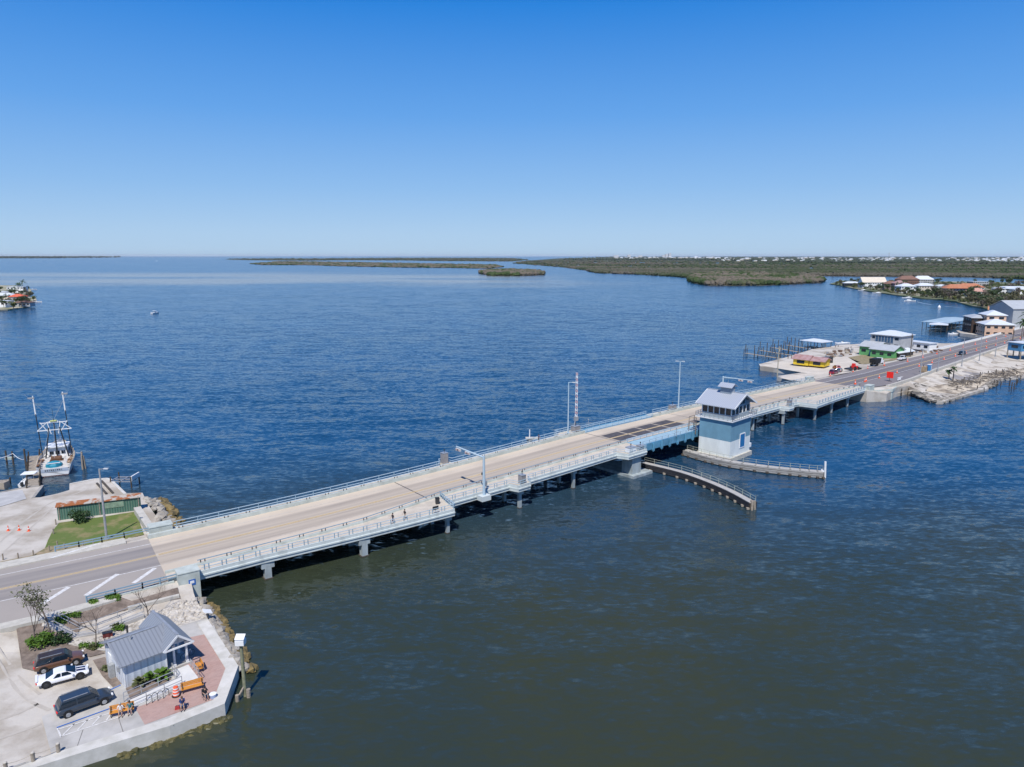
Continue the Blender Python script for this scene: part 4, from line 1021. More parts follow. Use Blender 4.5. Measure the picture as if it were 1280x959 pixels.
tree('sparse_tree', 'tall slim sparse tree rising over the bright green bush', 'tree', G(66, 803), 6.2, .7, 320, M_leafo, 35, trunk=.52, lsize=.24, spread=.28)
def bush(label, p, r, n, m, seed, zs=.75, size=.28, group=None, name='shrub'):
    rnd = random.Random(seed); t = thing(name, label, 'shrub', p, 0, group); mb = MB()
    for k in range(5): a = rnd.random() * 6.28; mb.cyl((0, 0, 0), (r * .5 * math.cos(a), r * .5 * math.sin(a), r * .7), .04, .02, n=5)
    mb.build('stem', M_bark, t); mb = MB()
    for k in range(7):
        a = rnd.random() * 6.28; d_ = r * rnd.uniform(.1, .6); leaf_cloud(mb, (d_ * math.cos(a), d_ * math.sin(a), r * zs * rnd.uniform(.4, .9)), r * .5, n // 7, size, rnd)
    mb.build('foliage', m, t); return t
bush('large bright green bush behind the brown car', G(52, 808), 1.7, 900, M_leaf, 41)
bush('darker green bush right of the large bright bush', G(78, 803), 1.2, 500, M_leafd, 42)
bush('small green bush at the left foot of the bright bush', G(38, 806), .8, 250, M_leaf, 43)
bush('green bush on the pebbles behind the shed roof', G(150, 788), .8, 260, M_leaf, 44)
bush('small green shrub beside the path on the pebbles', G(144, 785), .6, 160, M_leafo, 45)
bush('low green shrub at the shed end wall', G(134, 838), .6, 150, M_leafo, 46)
bush('low olive shrub by the small bare tree trunk', G(116, 812), .7, 160, M_leafo, 47)
bush('dark green bush growing against the green boatyard wall', G(101, 652), 2.1, 1100, M_leafd, 48, size=.3)
def palm_shrub(label, p, r, m, seed):
    rnd = random.Random(seed); t = thing('palm_shrub', label, 'palm', p); mb = MB(); mb.cyl((0, 0, 0), (0, 0, .5), .12, .1, n=8); mb.build('stem', M_bark, t); mb = MB()
    for k in range(30):
        a = rnd.random() * 6.28; el = rnd.uniform(.15, 1.3); pts = []
        for j in range(5):
            s_ = r * j / 4; pts.append(Vector((s_ * math.cos(el) * math.cos(a), s_ * math.cos(el) * math.sin(a), .5 + s_ * math.sin(el) - .35 * s_ * s_ / r)))
        sd_ = Vector((-math.sin(a), math.cos(a), 0))
        for j in range(4):
            w0 = .2 * math.sin(math.pi * (j + .2) / 4.4); w1 = .2 * math.sin(math.pi * (j + 1.1) / 4.4); mb.add([pts[j] - sd_ * w0, pts[j] + sd_ * w0, pts[j + 1] + sd_ * w1, pts[j + 1] - sd_ * w1], [(0, 1, 2, 3)])
    mb.build('fronds', m, t); return t
palm_shrub('bright palm shrub closest to the porch opening', SL(3.3, -.9), 1.15, M_leaf, 1)
palm_shrub('bright palm shrub in the middle of the bed below the shed wall', SL(2.3, -.8), 1.1, M_leaf, 2)
palm_shrub('olive palm shrub at the car park end of the bed below the shed wall', SL(1.2, -.7), .9, M_leafo, 3)
mb = MB(); rnd = random.Random(5)
for (u0, v0, u1, v1, nn) in ((112, 757, 122, 752, 160), (132, 752, 150, 745, 260), (76, 772, 100, 768, 260), (70, 780, 82, 770, 240), (100, 806, 128, 812, 140)):
    for _ in range(nn):
        q_ = G(rnd.uniform(u0, u1), rnd.uniform(min(v0, v1), max(v0, v1))); leaf_cloud(mb, (q_.x, q_.y, q_.z + .2), .25, 4, .22, rnd)
tag(mb.build('ground_cover', M_leaf), 'patches of low green plants in the mulch beds', 'plants', kind='stuff')

# ---- cars
def car(label, p, rz, L, Wd, H, col, kind='suv', roofcol=None, stripe=None, name='parked_car', group=None, glass=True):
    t = thing(name, label, 'car', p, rz, group)
    cm = mat('car_paint_' + name + '_%d' % int(1000 * sum(col)), col, .28, .03, 1); cm.node_tree.nodes['Principled BSDF'].inputs['Coat Weight'].default_value = .6
    hl = L / 2; hw = Wd / 2; clr = .22 if kind == 'coupe' else .28
    zb = .92 * H * .62 if kind != 'coupe' else H * .62           # belt line
    if kind == 'suv': zb = H * .60; st = [(-hl, .82, .45, zb * .78), (-hl + .12, .93, .32, zb * .98), (-hl + .7, 1, clr, zb), (0, 1, clr, zb), (hl * .38, 1, clr, zb * .97), (hl * .72, .98, clr, zb * .93), (hl - .15, .90, .32, zb * .80), (hl, .78, .42, zb * .60)]
    elif kind == 'coupe': st = [(-hl, .80, .40, zb * .85), (-hl + .15, .93, .30, zb * 1.06), (-hl + .8, 1, clr, zb * 1.05), (0, .98, clr, zb), (hl * .35, .98, clr, zb * .98), (hl * .72, .97, clr, zb * .90), (hl - .2, .88, .26, zb * .76), (hl, .72, .32, zb * .55)]
    else: st = [(-hl, .9, .5, zb), (-hl + .1, 1, .4, zb), (0, 1, .35, zb), (hl * .5, 1, .35, zb * .98), (hl - .15, .95, .4, zb * .9), (hl, .85, .45, zb * .7)]
    mb = MB(); rings = []
    for x, k, z0, z1 in st:
        w = hw * k
        rings.append([(x, -w * .92, z0), (x, -w, z0 + (z1 - z0) * .35), (x, -w * .97, z1 - .10), (x, -w * .86, z1), (x, 0, z1 + .035), (x, w * .86, z1), (x, w * .97, z1 - .10), (x, w, z0 + (z1 - z0) * .35), (x, w * .92, z0)])
    mb.loft(rings); body = mb.build('body', cm, t, smooth=True)
    md = body.modifiers.new('subdivision', 'SUBSURF'); md.levels = 2; md.render_levels = 2
    # cabin
    if kind == 'suv': cb = [(-hl + .18, .84, 0), (-hl + .55, .74, 1), (-.1, .75, 1.03), (hl * .20, .74, .97), (hl * .52, .86, 0)]
    elif kind == 'coupe': cb = [(-hl + .75, .84, .05), (-hl + 1.7, .70, .93), (-.25, .70, 1.0), (.2, .70, .95), (hl * .52, .86, 0)]
    else: cb = [(-.1, .86, 0), (.0, .74, 1), (hl * .35, .74, 1), (hl * .62, .86, 0)]
    def ring(x, k, hgt):
        w = hw * .86; wt = hw * k; z0 = zb - .06; zt = zb + (H - zb) * hgt
        w = w + (wt - w) * hgt
        return [(x, -hw * .88, z0), (x, -w, max(z0 + .02, zt - .05)), (x, -w * .85, max(z0 + .03, zt)), (x, w * .85, max(z0 + .03, zt)), (x, w, max(z0 + .02, zt - .05)), (x, hw * .88, z0)]
    mb = MB(); mb.loft([ring(*c) for c in cb]); cab = mb.build('cabin', cm if roofcol is None else mat('car_roof_%d' % int(1000 * sum(roofcol)), roofcol, .3, .03, 1), t)
    md = cab.modifiers.new('bevel', 'BEVEL'); md.width = .10; md.segments = 3; md.limit_method = 'ANGLE'; md.angle_limit = R(25)
    def pane(nm, pts, nrm):
        m = MB(); nrm = Vector(nrm).normalized() * .02; vs = [Vector(q_) + nrm for q_ in pts]; vs += [Vector(q_) - nrm for q_ in pts]; k = len(pts)
        m.add(vs, [tuple(range(k)), tuple(range(k, 2 * k))[::-1]] + [(i, k + i, k + (i + 1) % k, (i + 1) % k) for i in range(k)]); return m.build(nm, M_glassd, t)
    c = cb
    f0, f1 = c[-2], c[-1]
    def rt(cc, hh): w = hw * .86 + (hw * cc[1] - hw * .86) * cc[2]; return w
    zt = zb + (H - zb) * f0[2]; slope = (zt - zb, 0, f1[0] - f0[0])
    a0 = .12; a1 = .92
    def mixp(x0, z0_, x1, z1_, t_): return x0 + (x1 - x0) * t_, z0_ + (z1_ - z0_) * t_
    xa, za = mixp(f0[0], zt, f1[0], zb, a0); xb, zb_ = mixp(f0[0], zt, f1[0], zb, a1)
    nr = (zt - zb, 0, f1[0] - f0[0])
    pane('windshield', [(xa, -hw * .64, za), (xa, hw * .64, za), (xb, hw * .76, zb_), (xb, -hw * .76, zb_)], nr)
    r0_, r1_ = c[0], c[1]; zt2 = zb + (H - zb) * r1_[2]; xa, za = mixp(r1_[0], zt2, r0_[0], zb, .12); xb, zb_ = mixp(r1_[0], zt2, r0_[0], zb, .85 if kind != 'suv' else .7)
    pane('rear_window', [(xa, hw * .62, za), (xa, -hw * .62, za), (xb, -hw * .72, zb_), (xb, hw * .72, zb_)], (-(zt2 - zb), 0, abs(r1_[0] - r0_[0])))
    x_r = c[1][0] + (.0 if kind == 'suv' else .2); x_f = c[-2][0]
    cuts = [(x_r, (x_r + x_f) / 2 - .05), ((x_r + x_f) / 2 + .05, x_f + .35)] if kind != 'truck' else [(x_r + .1, x_f + .3)]
    for sg in (-1, 1):
        for i, (xa_, xb_) in enumerate(cuts):
            z_lo = zb + .05; z_hi = zb + (H - zb) * .80
            yl = hw * .875; yh = hw * .79
            last = i == len(cuts) - 1
            q_ = [(xa_ - (.3 if i == 0 and kind == 'suv' else .35 if i == 0 and kind == 'coupe' else 0), sg * yl, z_lo), (xb_ + (.3 if last else 0), sg * yl, z_lo), (xb_ - (.12 if last else 0), sg * yh, z_hi), (xa_ + .02, sg * yh, z_hi)]
            pane('side_window', q_, (0, sg, .35))
    wr = .34 if kind != 'truck' else .4
    for xw in (-hl * .62, hl * .64):
        for sg in (-1, 1):
            m = MB(); y = sg * (hw - .02); m.cyl((xw, y - sg * .02, wr + .06), (xw, y + sg * .015, wr + .06), wr + .09, n=18); m.build('wheel_arch', M_black, t)
            m = MB(); m.cyl((xw, y - sg * .2, wr), (xw, y + sg * .035, wr), wr, n=18); w_ = m.build('wheel', M_black, t)
            m = MB(); m.cyl((xw, y + sg * .03, wr), (xw, y + sg * .05, wr), wr * .66, wr * .6, n=10); m.build('rim', M_galv if kind != 'coupe' else M_dark, w_)
    for sg in (-1, 1):
        m = MB(); m.box((hl - .12, sg * hw * .66, zb * .70), (.16, hw * .34, .13)); m.build('headlight', M_white, t)
        m = MB(); m.box((-hl + .07, sg * hw * .68, zb * .82), (.12, hw * .34, .13)); m.build('taillight', M_red, t)
        m = MB(); m.box((hl * .36, sg * (hw + .07), zb + .08), (.16, .2, .14)); m.build('mirror', cm, t)
    m = MB(); m.box((hl - .02, 0, zb * .52), (.06, hw * 1.1, .18)); m.build('grille', M_black, t)
    if kind == 'suv':
        for sg in (-1, 1): m = MB(); m.bar((-hl + .7, sg * hw * .66, H + .05), (.3, sg * hw * .66, H + .05), .05); m.build('roof_rail', M_galv if roofcol is None else M_galv, t)
    if stripe:
        for sg in (-1, 1):
            m = MB(); m.add([(hl * .5, sg * .12, zb * .975 + .03), (hl - .35, sg * .12, zb * .84 + .035), (hl - .35, sg * .42, zb * .83 + .01), (hl * .5, sg * .42, zb * .96 + .01)], [(0, 1, 2, 3) if sg > 0 else (3, 2, 1, 0)]); 
            for i_ in range(4): m.v[i_].z += .02
            m.build('stripe', stripe, t)
        m = MB(); m.box((-hl + .1, 0, zb * 1.12), (.22, hw * 1.6, .05)); m.build('spoiler', cm, t)
    return t
def midp(a, b): return (G(*a) + G(*b)) / 2
def place_car(label, rear, front, **k):
    a = G(*rear); b = G(*front); d_ = b - a; p = (a + b) / 2; p.z = 1.2 + .05
    return car(label, p, math.atan2(d_.y, d_.x), **k)
place_car('dark blue grey suv parked on the concrete bay by the marked lines', (73, 896.5), (137.5, 873), L=4.9, Wd=1.95, H=1.72, col=(0.03, 0.042, 0.06), kind='suv')
place_car('white coupe with navy bonnet stripes between two other cars', (46.5, 859), (111, 841.5), L=4.75, Wd=1.9, H=1.28, col=(0.78, 0.79, 0.82), kind='coupe', stripe=mat('navy_stripe', (.01, .015, .06), .3, .03, 1))
place_car('copper brown suv with dark roof parked beside the white coupe', (45, 841), (104, 825), L=4.7, Wd=1.85, H=1.68, col=(0.135, 0.065, 0.035), kind='suv', roofcol=(0.04, 0.03, 0.03))
# ================================================================== PART 3: boatyard, boats, poles, people
def zat(v, x, y):
    lo, hi = -5.0, 44.9
    for _ in range(50):
        z = (lo + hi) / 2; dz = z - CAM_H; d_ = y * math.cos(PITCH) - dz * math.sin(PITCH); up_ = y * math.sin(PITCH) + dz * math.cos(PITCH)
        if 479.5 - FPX * up_ / d_ > v: lo = z
        else: hi = z
    return (lo + hi) / 2
# long green shed with a rusty roof
a = W(72.6, 650, 1.3); b_ = W(176, 636.8, 1.3); d = (b_ - a); Ls = d.length; ang = math.atan2(d.y, d.x)
t = thing('boatyard_shed', 'long low green corrugated shed with a rusty roof beside the lawn', 'shed', a, ang)
Mg = bpy.data.materials.new('green_corrugated'); Mg.use_nodes = True; n = Mg.node_tree.nodes; l = Mg.node_tree.links
tc = n.new('ShaderNodeTexCoord'); wv = n.new('ShaderNodeTexWave'); wv.bands_direction = 'X'; wv.inputs['Scale'].default_value = .8; l.new(tc.outputs['Object'], wv.inputs['Vector'])
nz = n.new('ShaderNodeTexNoise'); nz.inputs['Scale'].default_value = .8; nz.inputs['Detail'].default_value = 6; l.new(tc.outputs['Object'], nz.inputs['Vector'])
g_ = mixnode(n, l, nz.outputs[0], (.065, .15, .105), (.16, .23, .175)); l.new(mixnode(n, l, wv.outputs[0], g_, (.05, .14, .10)), n['Principled BSDF'].inputs['Base Color']); n['Principled BSDF'].inputs['Roughness'].default_value = .6
bm_ = n.new('ShaderNodeBump'); bm_.inputs['Distance'].default_value = .06; l.new(wv.outputs[0], bm_.inputs['Height']); l.new(bm_.outputs[0], n['Principled BSDF'].inputs['Normal'])
mb = MB(); mb.box((Ls / 2, .6, 1.1), (Ls, 1.2, 2.4)); mb.build('wall', Mg, t)
Mru = mat('rusty_roof', (0.42, 0.38, 0.33), .85, .2, .7, col2=(0.30, 0.10, 0.03), ramp=(.47, .53), detail=7, bump=.02)
mb = MB(); mb.box((Ls / 2, .6, 2.40), (Ls + .4, 1.7, .10), rot=Matrix.Rotation(R(8), 3, 'X').to_4x4()); mb.build('roof', Mru, t)
mb = MB(); mb.box((Ls * .68, -.03, 1.45), (2.9, .06, 1.0)); mb.build('panel', mat('pale_green_panel', (.22, .31, .22), .8, .2, 1.5), t)
for k in range(3): mb = MB(); mb.box((Ls * (.02 + k * .48), -.06, 1.2), (.14, .12, 2.5)); mb.build('post', M_wood, t)
# boatyard edge cap strips
wall_run('quay_wall', [W(u, v, 1.2) for u, v in ((158.5, 617.5), (139, 599), (134, 598), (118, 599), (87, 605))], 'pale concrete edge of the boatyard quay beside the shed', M_wall, w=.5, top=.12, z0=-1)
wall_run('quay_wall', [W(u, v, 1.2) for u, v in ((43.4, 622.5), (55, 607), (33, 608.5), (0, 615.5), (-60, 624))], 'dark stained quay edge by the end of the wooden dock', mat('stained_wall', (.33, .31, .28), .9, .2, .7), w=.5, top=.10, z0=-1)
M_foam = mat('pale_silt', (.33, .35, .34), .8, .2, .5, col2=(.16, .19, .2))
# low timber skids on the quay
for (u0, v0, u1, v1), lab in (((127, 601, 141, 616), 'dark timber skid lying on the quay nearest the water'), ((121, 604, 133, 617), 'thin dark skid lying on the quay further from the water')):
    a = W(u0, v0, 1.4); b_ = W(u1, v1, 1.4); mb = MB(); mb.bar(a, b_, .35, .2); tag(mb.build('timber_skid', M_wdark), lab, 'timber')
a = W(157, 607, 0); t = thing('boat_hoist', 'small grey metal boat hoist frame at the quay corner', 'hoist', a)
mb = MB()
for x, y in ((-2, -1.5), (2, -1.5), (2, 1.5), (-2, 1.5)): mb.cyl((x, y, -1), (x, y, 2.3), .14, n=8)
mb.build('pile', M_wdark, t); mb = MB()
for y in (-1.5, 0, 1.5): mb.box((0, y, 1.3), (4.4, .2, .2))
for x in (-2, 0, 2): mb.box((x, 0, 1.35), (.2, 3.2, .2))
mb.build('frame', M_galv, t); mb = MB(); mb.box((2.1, 0, 1.9), (.25, 3.0, .9)); mb.build('panel', M_white, t)
# fence posts on the verge
pp = [(4, 700), (23, 699), (42, 695.5), (62, 690), (81, 687), (104, 684), (117, 682), (70, 656), (67, 668), (72, 684)]
for k, (u, v) in enumerate(pp):
    p = G(u, v); mb = MB(); mb.cyl((0, 0, -.2), (0, 0, .95), .11, .09, n=8); mb.cyl((0, 0, .95), (0, 0, 1.0), .09, .04, n=8); o = mb.build('fence_post', M_wood); o.location = p
    tag(o, 'short weathered timber post on the verge edging the boatyard lot', 'post', 'timber posts along the boatyard verge')
# wooden dock
def dock(name, label, pts, w, z, pile_h=1.0, group=None, step=3.0, mats=(None, None)):
    t = thing(name, label, 'dock', (pts[0].x, pts[0].y, 0), 0, group); o = Vector((pts[0].x, pts[0].y, 0)); Md = mats[0] or M_wood; Mp = mats[1] or M_wdark
    mb = MB()
    for a, b in zip(pts, pts[1:]):
        dd = (b - a).xy.length; k = max(1, int(dd / .6))
        for j in range(k):
            p = a.lerp(b, (j + .5) / k); mb.box((p.x, p.y, z), (dd / k * .93, w, .09), math.atan2(b.y - a.y, b.x - a.x))
    mb.build('deck', Md, t, origin=o)
    for a, b in zip(pts, pts[1:]):
        dd = (b - a).xy; k = max(1, int(dd.length / step)); nn = Vector((-dd.y, dd.x)).normalized() * (w / 2 + .1)
        for j in range(k + 1):
            for sg in (-1, 1):
                p = a.lerp(b, j / k); rr_ = random.uniform(.6, 1.15); m = MB(); m.cyl((p.x + sg * nn.x, p.y + sg * nn.y, -1.5), (p.x + sg * nn.x + random.uniform(-.08, .08), p.y + sg * nn.y, z + pile_h * rr_), .17, .14, n=7); m.build('pile', Mp, t, origin=o)
    return t
dk0, dk1 = W(42, 609, 1.2), W(43, 570, 1.2)
dock('timber_dock', 'beige plank dock beside the shrimp boat', [dk0, dk1], 1.9, 1.2, 1.5, step=2.6)
def pile(label, p, h, r=.2, m=None, cat='pile', group=None, name='mooring_pile', lean=0):
    mb = MB(); mb.cyl((0, 0, -1.5), (lean, 0, h), r, r * .85, n=8); o = mb.build(name, m or M_wdark); o.location = (p[0], p[1], 0); return tag(o, label, cat, group)
t = thing('pile_cluster', 'weathered cluster of mooring piles right of the shrimp boat', 'piles', W(104, 586, 0))
for dx, dy, h in ((0, 0, 3.4), (.5, .2, 2.8), (.2, -.5, 3.0), (-.3, .5, 3.7)): mb = MB(); mb.cyl((dx, dy, -1.5), (dx * .5, dy * .5, h), .22, .18, n=8); mb.build('pile', M_wood, t)
pile('dark mooring pile left of the dock next to the float', W(9, 581, 0), 3.2); pile('dark mooring pile between the float and the dock', W(17, 581, 0), 3.0)
pile('tall dark pile at the outer left side of the dock', W(33, 586, 0), 4.4); 
p = W(13.5, 578, 0); mb = MB(); mb.box((0, 0, .9), (2.0, .7, .5)); mb.box((0, 0, 1.2), (1.7, .5, .12)); o = mb.build('float', mat('pale_green_float', (.42, .48, .44), .7, .1, 1)); o.location = p; tag(o, 'pale green float box slung between two dark piles', 'float')
mb = MB(); A_ = W(-20, 571, 2.4); B_ = W(16, 567, 2.6); C_ = W(34, 573, 2.2)
for a, b in ((A_, B_), (B_, C_)): mb.tube([a.lerp(b, j / 8) + Vector((0, 0, -.7 * math.sin(math.pi * j / 8))) for j in range(9)], .05, 5)
tag(mb.build('rope', M_white), 'white mooring rope sagging between the piles left of the dock', 'rope')
dock('timber_dock', 'short low dock at the left edge beside the white skiff', [W(-30, 604, .8), W(10, 601, .8)], 1.6, .8, .5)
p = W(3, 612, 1.2); mb = MB(); mb.box((0, 0, .9), (2.0, 1.6, 1.3)); o = mb.build('crate', M_wood); o.location = p; tag(o, 'big square timber crate on the quay at the left edge', 'crate')

# generic hull
def hull_rings(L, B, free, sheer, draft=.6, n=11, tr=.85):
    rings = []
    for i in range(n):
        x = i / (n - 1); w = B / 2 * (tr + (1 - tr) * min(1, x / .35)) if x < .35 else B / 2 * max(.015, (1 - ((x - .35) / .65) ** 2.3))
        zt = free + sheer * x ** 2; X = L * x; k = .80 if x < .7 else .80 - .5 * (x - .7) / .3
        rings.append([(X, -w, zt), (X - .04 * L * x * 0, -w * k, 0.0), (X, -w * .35 * k, -draft * (1 - x ** 4)), (X, w * .35 * k, -draft * (1 - x ** 4)), (X, w * k, 0.0), (X, w, zt)])
    return rings
def motorboat(label, p, rz, L=6.5, B=2.4, hullm=None, top=None, engines=1, cabin=False, name='motorboat', group=None):
    t = thing(name, label, 'boat', (p[0], p[1], 0), rz, group); hm = hullm or M_white
    rg = hull_rings(L, B, .75, .45, .35); mb = MB(); mb.loft(rg, closed=True); mb.build('hull', hm, t)
    mb = MB()
    for i, r_ in enumerate(rg[:-1]):
        pass
    mb.loft([[(r_[0][0], r_[0][1] * .98, r_[0][2] + .002), (r_[0][0], r_[0][1] * .98, r_[0][2] + .12), (r_[0][0], r_[0][1] * .84, r_[0][2] + .12), (r_[0][0], r_[0][1] * .84, r_[0][2] + .002)] for r_ in rg[:-1]]); mb.loft([[(r_[0][0], -r_[0][1] * .84, r_[0][2] + .002), (r_[0][0], -r_[0][1] * .84, r_[0][2] + .12), (r_[0][0], -r_[0][1] * .98, r_[0][2] + .12), (r_[0][0], -r_[0][1] * .98, r_[0][2] + .002)] for r_ in rg[:-1]])
    mb.build('gunwale', hm, t)
    mb = MB(); mb.box((L * .42, 0, 1.15), (.9, .8, .8)); mb.box((L * .47, 0, 1.65), (.08, .9, .4), mi=1); mb.build('console', [hm, M_glassd], t)
    for k in range(engines):
        y = (k - (engines - 1) / 2) * .8; m = MB(); m.box((-.25, y, 1.05), (.5, .5, .65), taper=.8); m.box((-.3, y, .4), (.22, .2, .9)); m.build('outboard_motor', M_dark if engines > 1 else hm, t)
    if top:
        m = MB(); m.box((L * .42, 0, 2.35), (L * .34, B * .85, .1)); tp = m.build('canopy', top, t)
        for x in (L * .28, L * .56):
            for sg in (-1, 1): m = MB(); m.cyl((x, sg * B * .34, .8), (x, sg * B * .34, 2.3), .035, n=6); m.build('canopy_post', M_galv, t)
    if cabin: m = MB(); m.box((L * .62, 0, 1.35), (L * .3, B * .6, .9), taper=.8); m.build('cabin', hm, t)
    return t
motorboat('white twin engine boat with a hard top moored at the left dock', W(25, 612, 0.2) + Vector((0.2, 1.2, 0)), R(105), 6.6, 2.9, top=M_white, engines=2)

# shrimp boat
def shrimp_boat(p, rz):
    t = thing('shrimp_boat', 'white shrimp boat with raised outrigger booms moored by the plank dock', 'boat', p, rz)
    L, B = 14.5, 6.3
    rg = hull_rings(L, B, 2.15, 2.3, .9, 15, .92); mb = MB()
    mb.loft([[r[1], r[2], r[3], r[4], (r[5][0], r[5][1], r[5][2] - .0), (r[5][0], r[5][1] * .93, r[5][2]), (r[5][0], r[5][1] * .93, r[5][2] - .8), (r[0][0], r[0][1] * .93, r[0][2] - .8), (r[0][0], r[0][1] * .93, r[0][2]), r[0]] for r in rg]); mb.build('hull', M_white, t)
    mb = MB(); mb.loft([[(r[1][0] - .01 * 0, r[1][1] * 1.015, .22), (r[1][0], r[1][1] * 1.0, -.12), (r[1][0], r[4][1] * 1.0, -.12), (r[1][0], r[4][1] * 1.015, .22)] for r in rg[:-1]]); mb.build('boot_stripe', mat('dark_red_antifoul', (.16, .03, .03), .6, .1, 1), t)
    mb = MB(); mb.box((-.03, 0, 1.25), (.06, 4.8, .55)); mb.build('transom_panel', mat('grey_blue_panel', (.42, .48, .56), .6, .1, 1), t)
    mb = MB()
    for k in range(9): mb.box((-.07, -1.3 + k * .33, 1.27), (.02, .18 if k % 3 else .08, .24))
    mb.build('transom_lettering', M_dark, t)
    mb = MB(); mb.loft([[(r[0][0], r[0][1] * .93, r[0][2] - .62), (r[0][0], r[0][1] * .93, r[0][2] - .60), (r[0][0], -r[0][1] * .93, r[0][2] - .60), (r[0][0], -r[0][1] * .93, r[0][2] - .62)] for r in rg[:-1]]); mb.build('deck', mat('worn_deck', (.55, .53, .50), .8, .15, 1.2), t)
    # rail cap rust coloured clutter
    for sg in (-1, 1): mb = MB(); mb.tube([(r[0][0], sg * abs(r[0][1]) * .96, r[0][2] + .03) for r in rg[:-1]], .09, 6); mb.build('rub_rail', mat('tan_rail', (.45, .34, .22), .7, .2, 2), t)
    # wheelhouse forward
    mb = MB(); mb.box((9.6, 0, 2.9), (3.6, 3.4, 2.3), taper=.93); wh = mb.build('wheelhouse', M_white, t)
    mb = MB(); mb.box((9.6, 0, 4.1), (4.4, 3.9, .14)); mb.build('wheelhouse_roof', M_white, wh)
    for y in (-1, 0, 1): m = MB(); m.box((7.84, y, 2.9), (.06, .7, .65)); m.build('window', M_glassd, wh)
    for sg in (-1, 1):
        for x in (8.8, 10.2): m = MB(); m.box((x, sg * 1.57, 2.95), (.8, .06, .6)); m.build('window', M_glassd, wh)
    m = MB(); m.box((7.82, 1.25, 1.75), (.06, .6, 1.5)); m.build('door', M_wood, wh)
    # mast, gallows
    mb = MB(); mb.cyl((7.4, 0, 1), (7.4, 0, 9.8), .16, .1, n=8); mb.cyl((7.4, 0, 9.8), (7.4, -.0, 12.2), .03, n=5)
    for sg in (-1, 1): mb.cyl((7.0, sg * 2.1, 1.2), (7.3, sg * .9, 8.2), .12, n=7)
    mb.build('mast', M_dark, t)
    mb = MB()
    for z_, w_ in ((7.4, 2.9), (8.9, 2.3)): mb.bar((7.3, -w_, z_ + .3), (7.3, w_, z_ + .3), .16)
    for sg in (-1, 1):
        mb.bar((7.3, sg * 2.9, 7.7), (7.3, sg * 1.0, 9.4), .12); mb.bar((7.3, sg * 1.0, 7.2), (7.3, sg * 2.3, 9.4), .12); mb.bar((7.3, sg * .6, 6.9), (7.3, sg * 1.1, 9.3), .14)
    mb.box((7.3, 0, 9.3), (.5, 1.6, .3)); mb.build('crosstree', M_white, t)
    mb = MB(); mb.box((7.2, 0, 9.55), (.6, 1.1, .18)); mb.build('lamp_bar', mat('yellow_green', (.55, .58, .2), .6, .05, 1), t)
    for sg, tip in ((1, Vector((8.4, 3.1, 14.6))), (-1, Vector((8.6, -1.9, 15.0)))):
        b0 = Vector((7.6, sg * 2.5, 1.9)); mb = MB()
        for dx in (-.22, .22): mb.bar(b0 + Vector((dx, 0, 0)), b0.lerp(tip, .72) + Vector((dx * .8, 0, 0)), .09)
        for j in range(9): mb.bar(b0.lerp(tip, .72 * j / 9) + Vector((-.22, 0, 0)), b0.lerp(tip, .72 * (j + .5) / 9) + Vector((.2, 0, 0)), .06)
        bo = mb.build('outrigger', M_dark, t)
        mb = MB(); mb.cyl(b0.lerp(tip, .70), tip, .14, .11, n=8); mb.build('boom_tip', M_white, bo)
        mb = MB(); mb.box(tip + Vector((0, sg * .3, -.4)), (.3, 1.1, .3)); mb.build('block', M_galv, bo)
    mb = MB()
    for a, b in (((7.4, 0, 9.6), (8.4, 4.4, 15)), ((7.4, 0, 9.6), (8.6, -2.8, 15)), ((7.4, 0, 9.6), (14.6, 0, 3.3)), ((7.4, .5, 9), (.3, 2.3, 1.8)), ((7.4, -.5, 9), (.3, -2.3, 1.8)), ((7.4, 0, 9), (2.8, 0, 3))): mb.cyl(a, b, .025, n=4)
    mb.build('rigging', M_galv, t)
    mb = MB(); mb.lathe([(1.5, 1.5), (1.42, 1.95), (1.1, 2.3), (.55, 2.5), (.08, 2.55)], (2.1, .1, 0), 9); o = mb.build('tarp', mat('teal_tarp', (.01, .23, .33), .6, .15, 1.5), t, smooth=False)
    mb = MB(); mb.bar((1.0, -1.1, 2.4), (1.0, 1.2, 2.35), .12); mb.build('plank', M_white, t)
    mb = MB(); mb.cyl((5.6, -.9, 2.2), (5.6, .9, 2.2), .55, n=12); mb.box((5.6, 0, 1.75), (1.3, 2.3, .5)); mb.build('winch', mat('rust_brown', (.15, .07, .035), .8, .2, 2), t)
    rnd = random.Random(2)
    for k in range(10):
        sg = -1 if k % 2 else 1; x = 1 + k * .62; mb = MB(); mb.rock((x, sg * 2.45, 2.2), .42, seed=k, flat=.7); mb.build('net_pile' , mat('tan_net', (.38, .26, .17), .9, .2, 3) if k % 3 else mat('rust_brown', (.15, .07, .035)), t)
    mb = MB(); mb.cyl((12.6, 0, 2.6), (12.6, 0, 3.3), .25, n=8); mb.build('bitt', M_white, t)
    return t
sb = shrimp_boat((-94.9, 141.6, 0), R(116)); sb.scale = (1.0, 1.08, 1.08)
mb = MB(); a = W(88, 563, 2.8); b_ = W(103, 566, 3.0); mb.tube([a.lerp(b_, j / 6) + Vector((0, 0, -.3 * math.sin(math.pi * j / 6))) for j in range(7)], .04, 5); tag(mb.build('rope', M_white), 'white mooring rope from the shrimp boat to the pile cluster', 'rope')

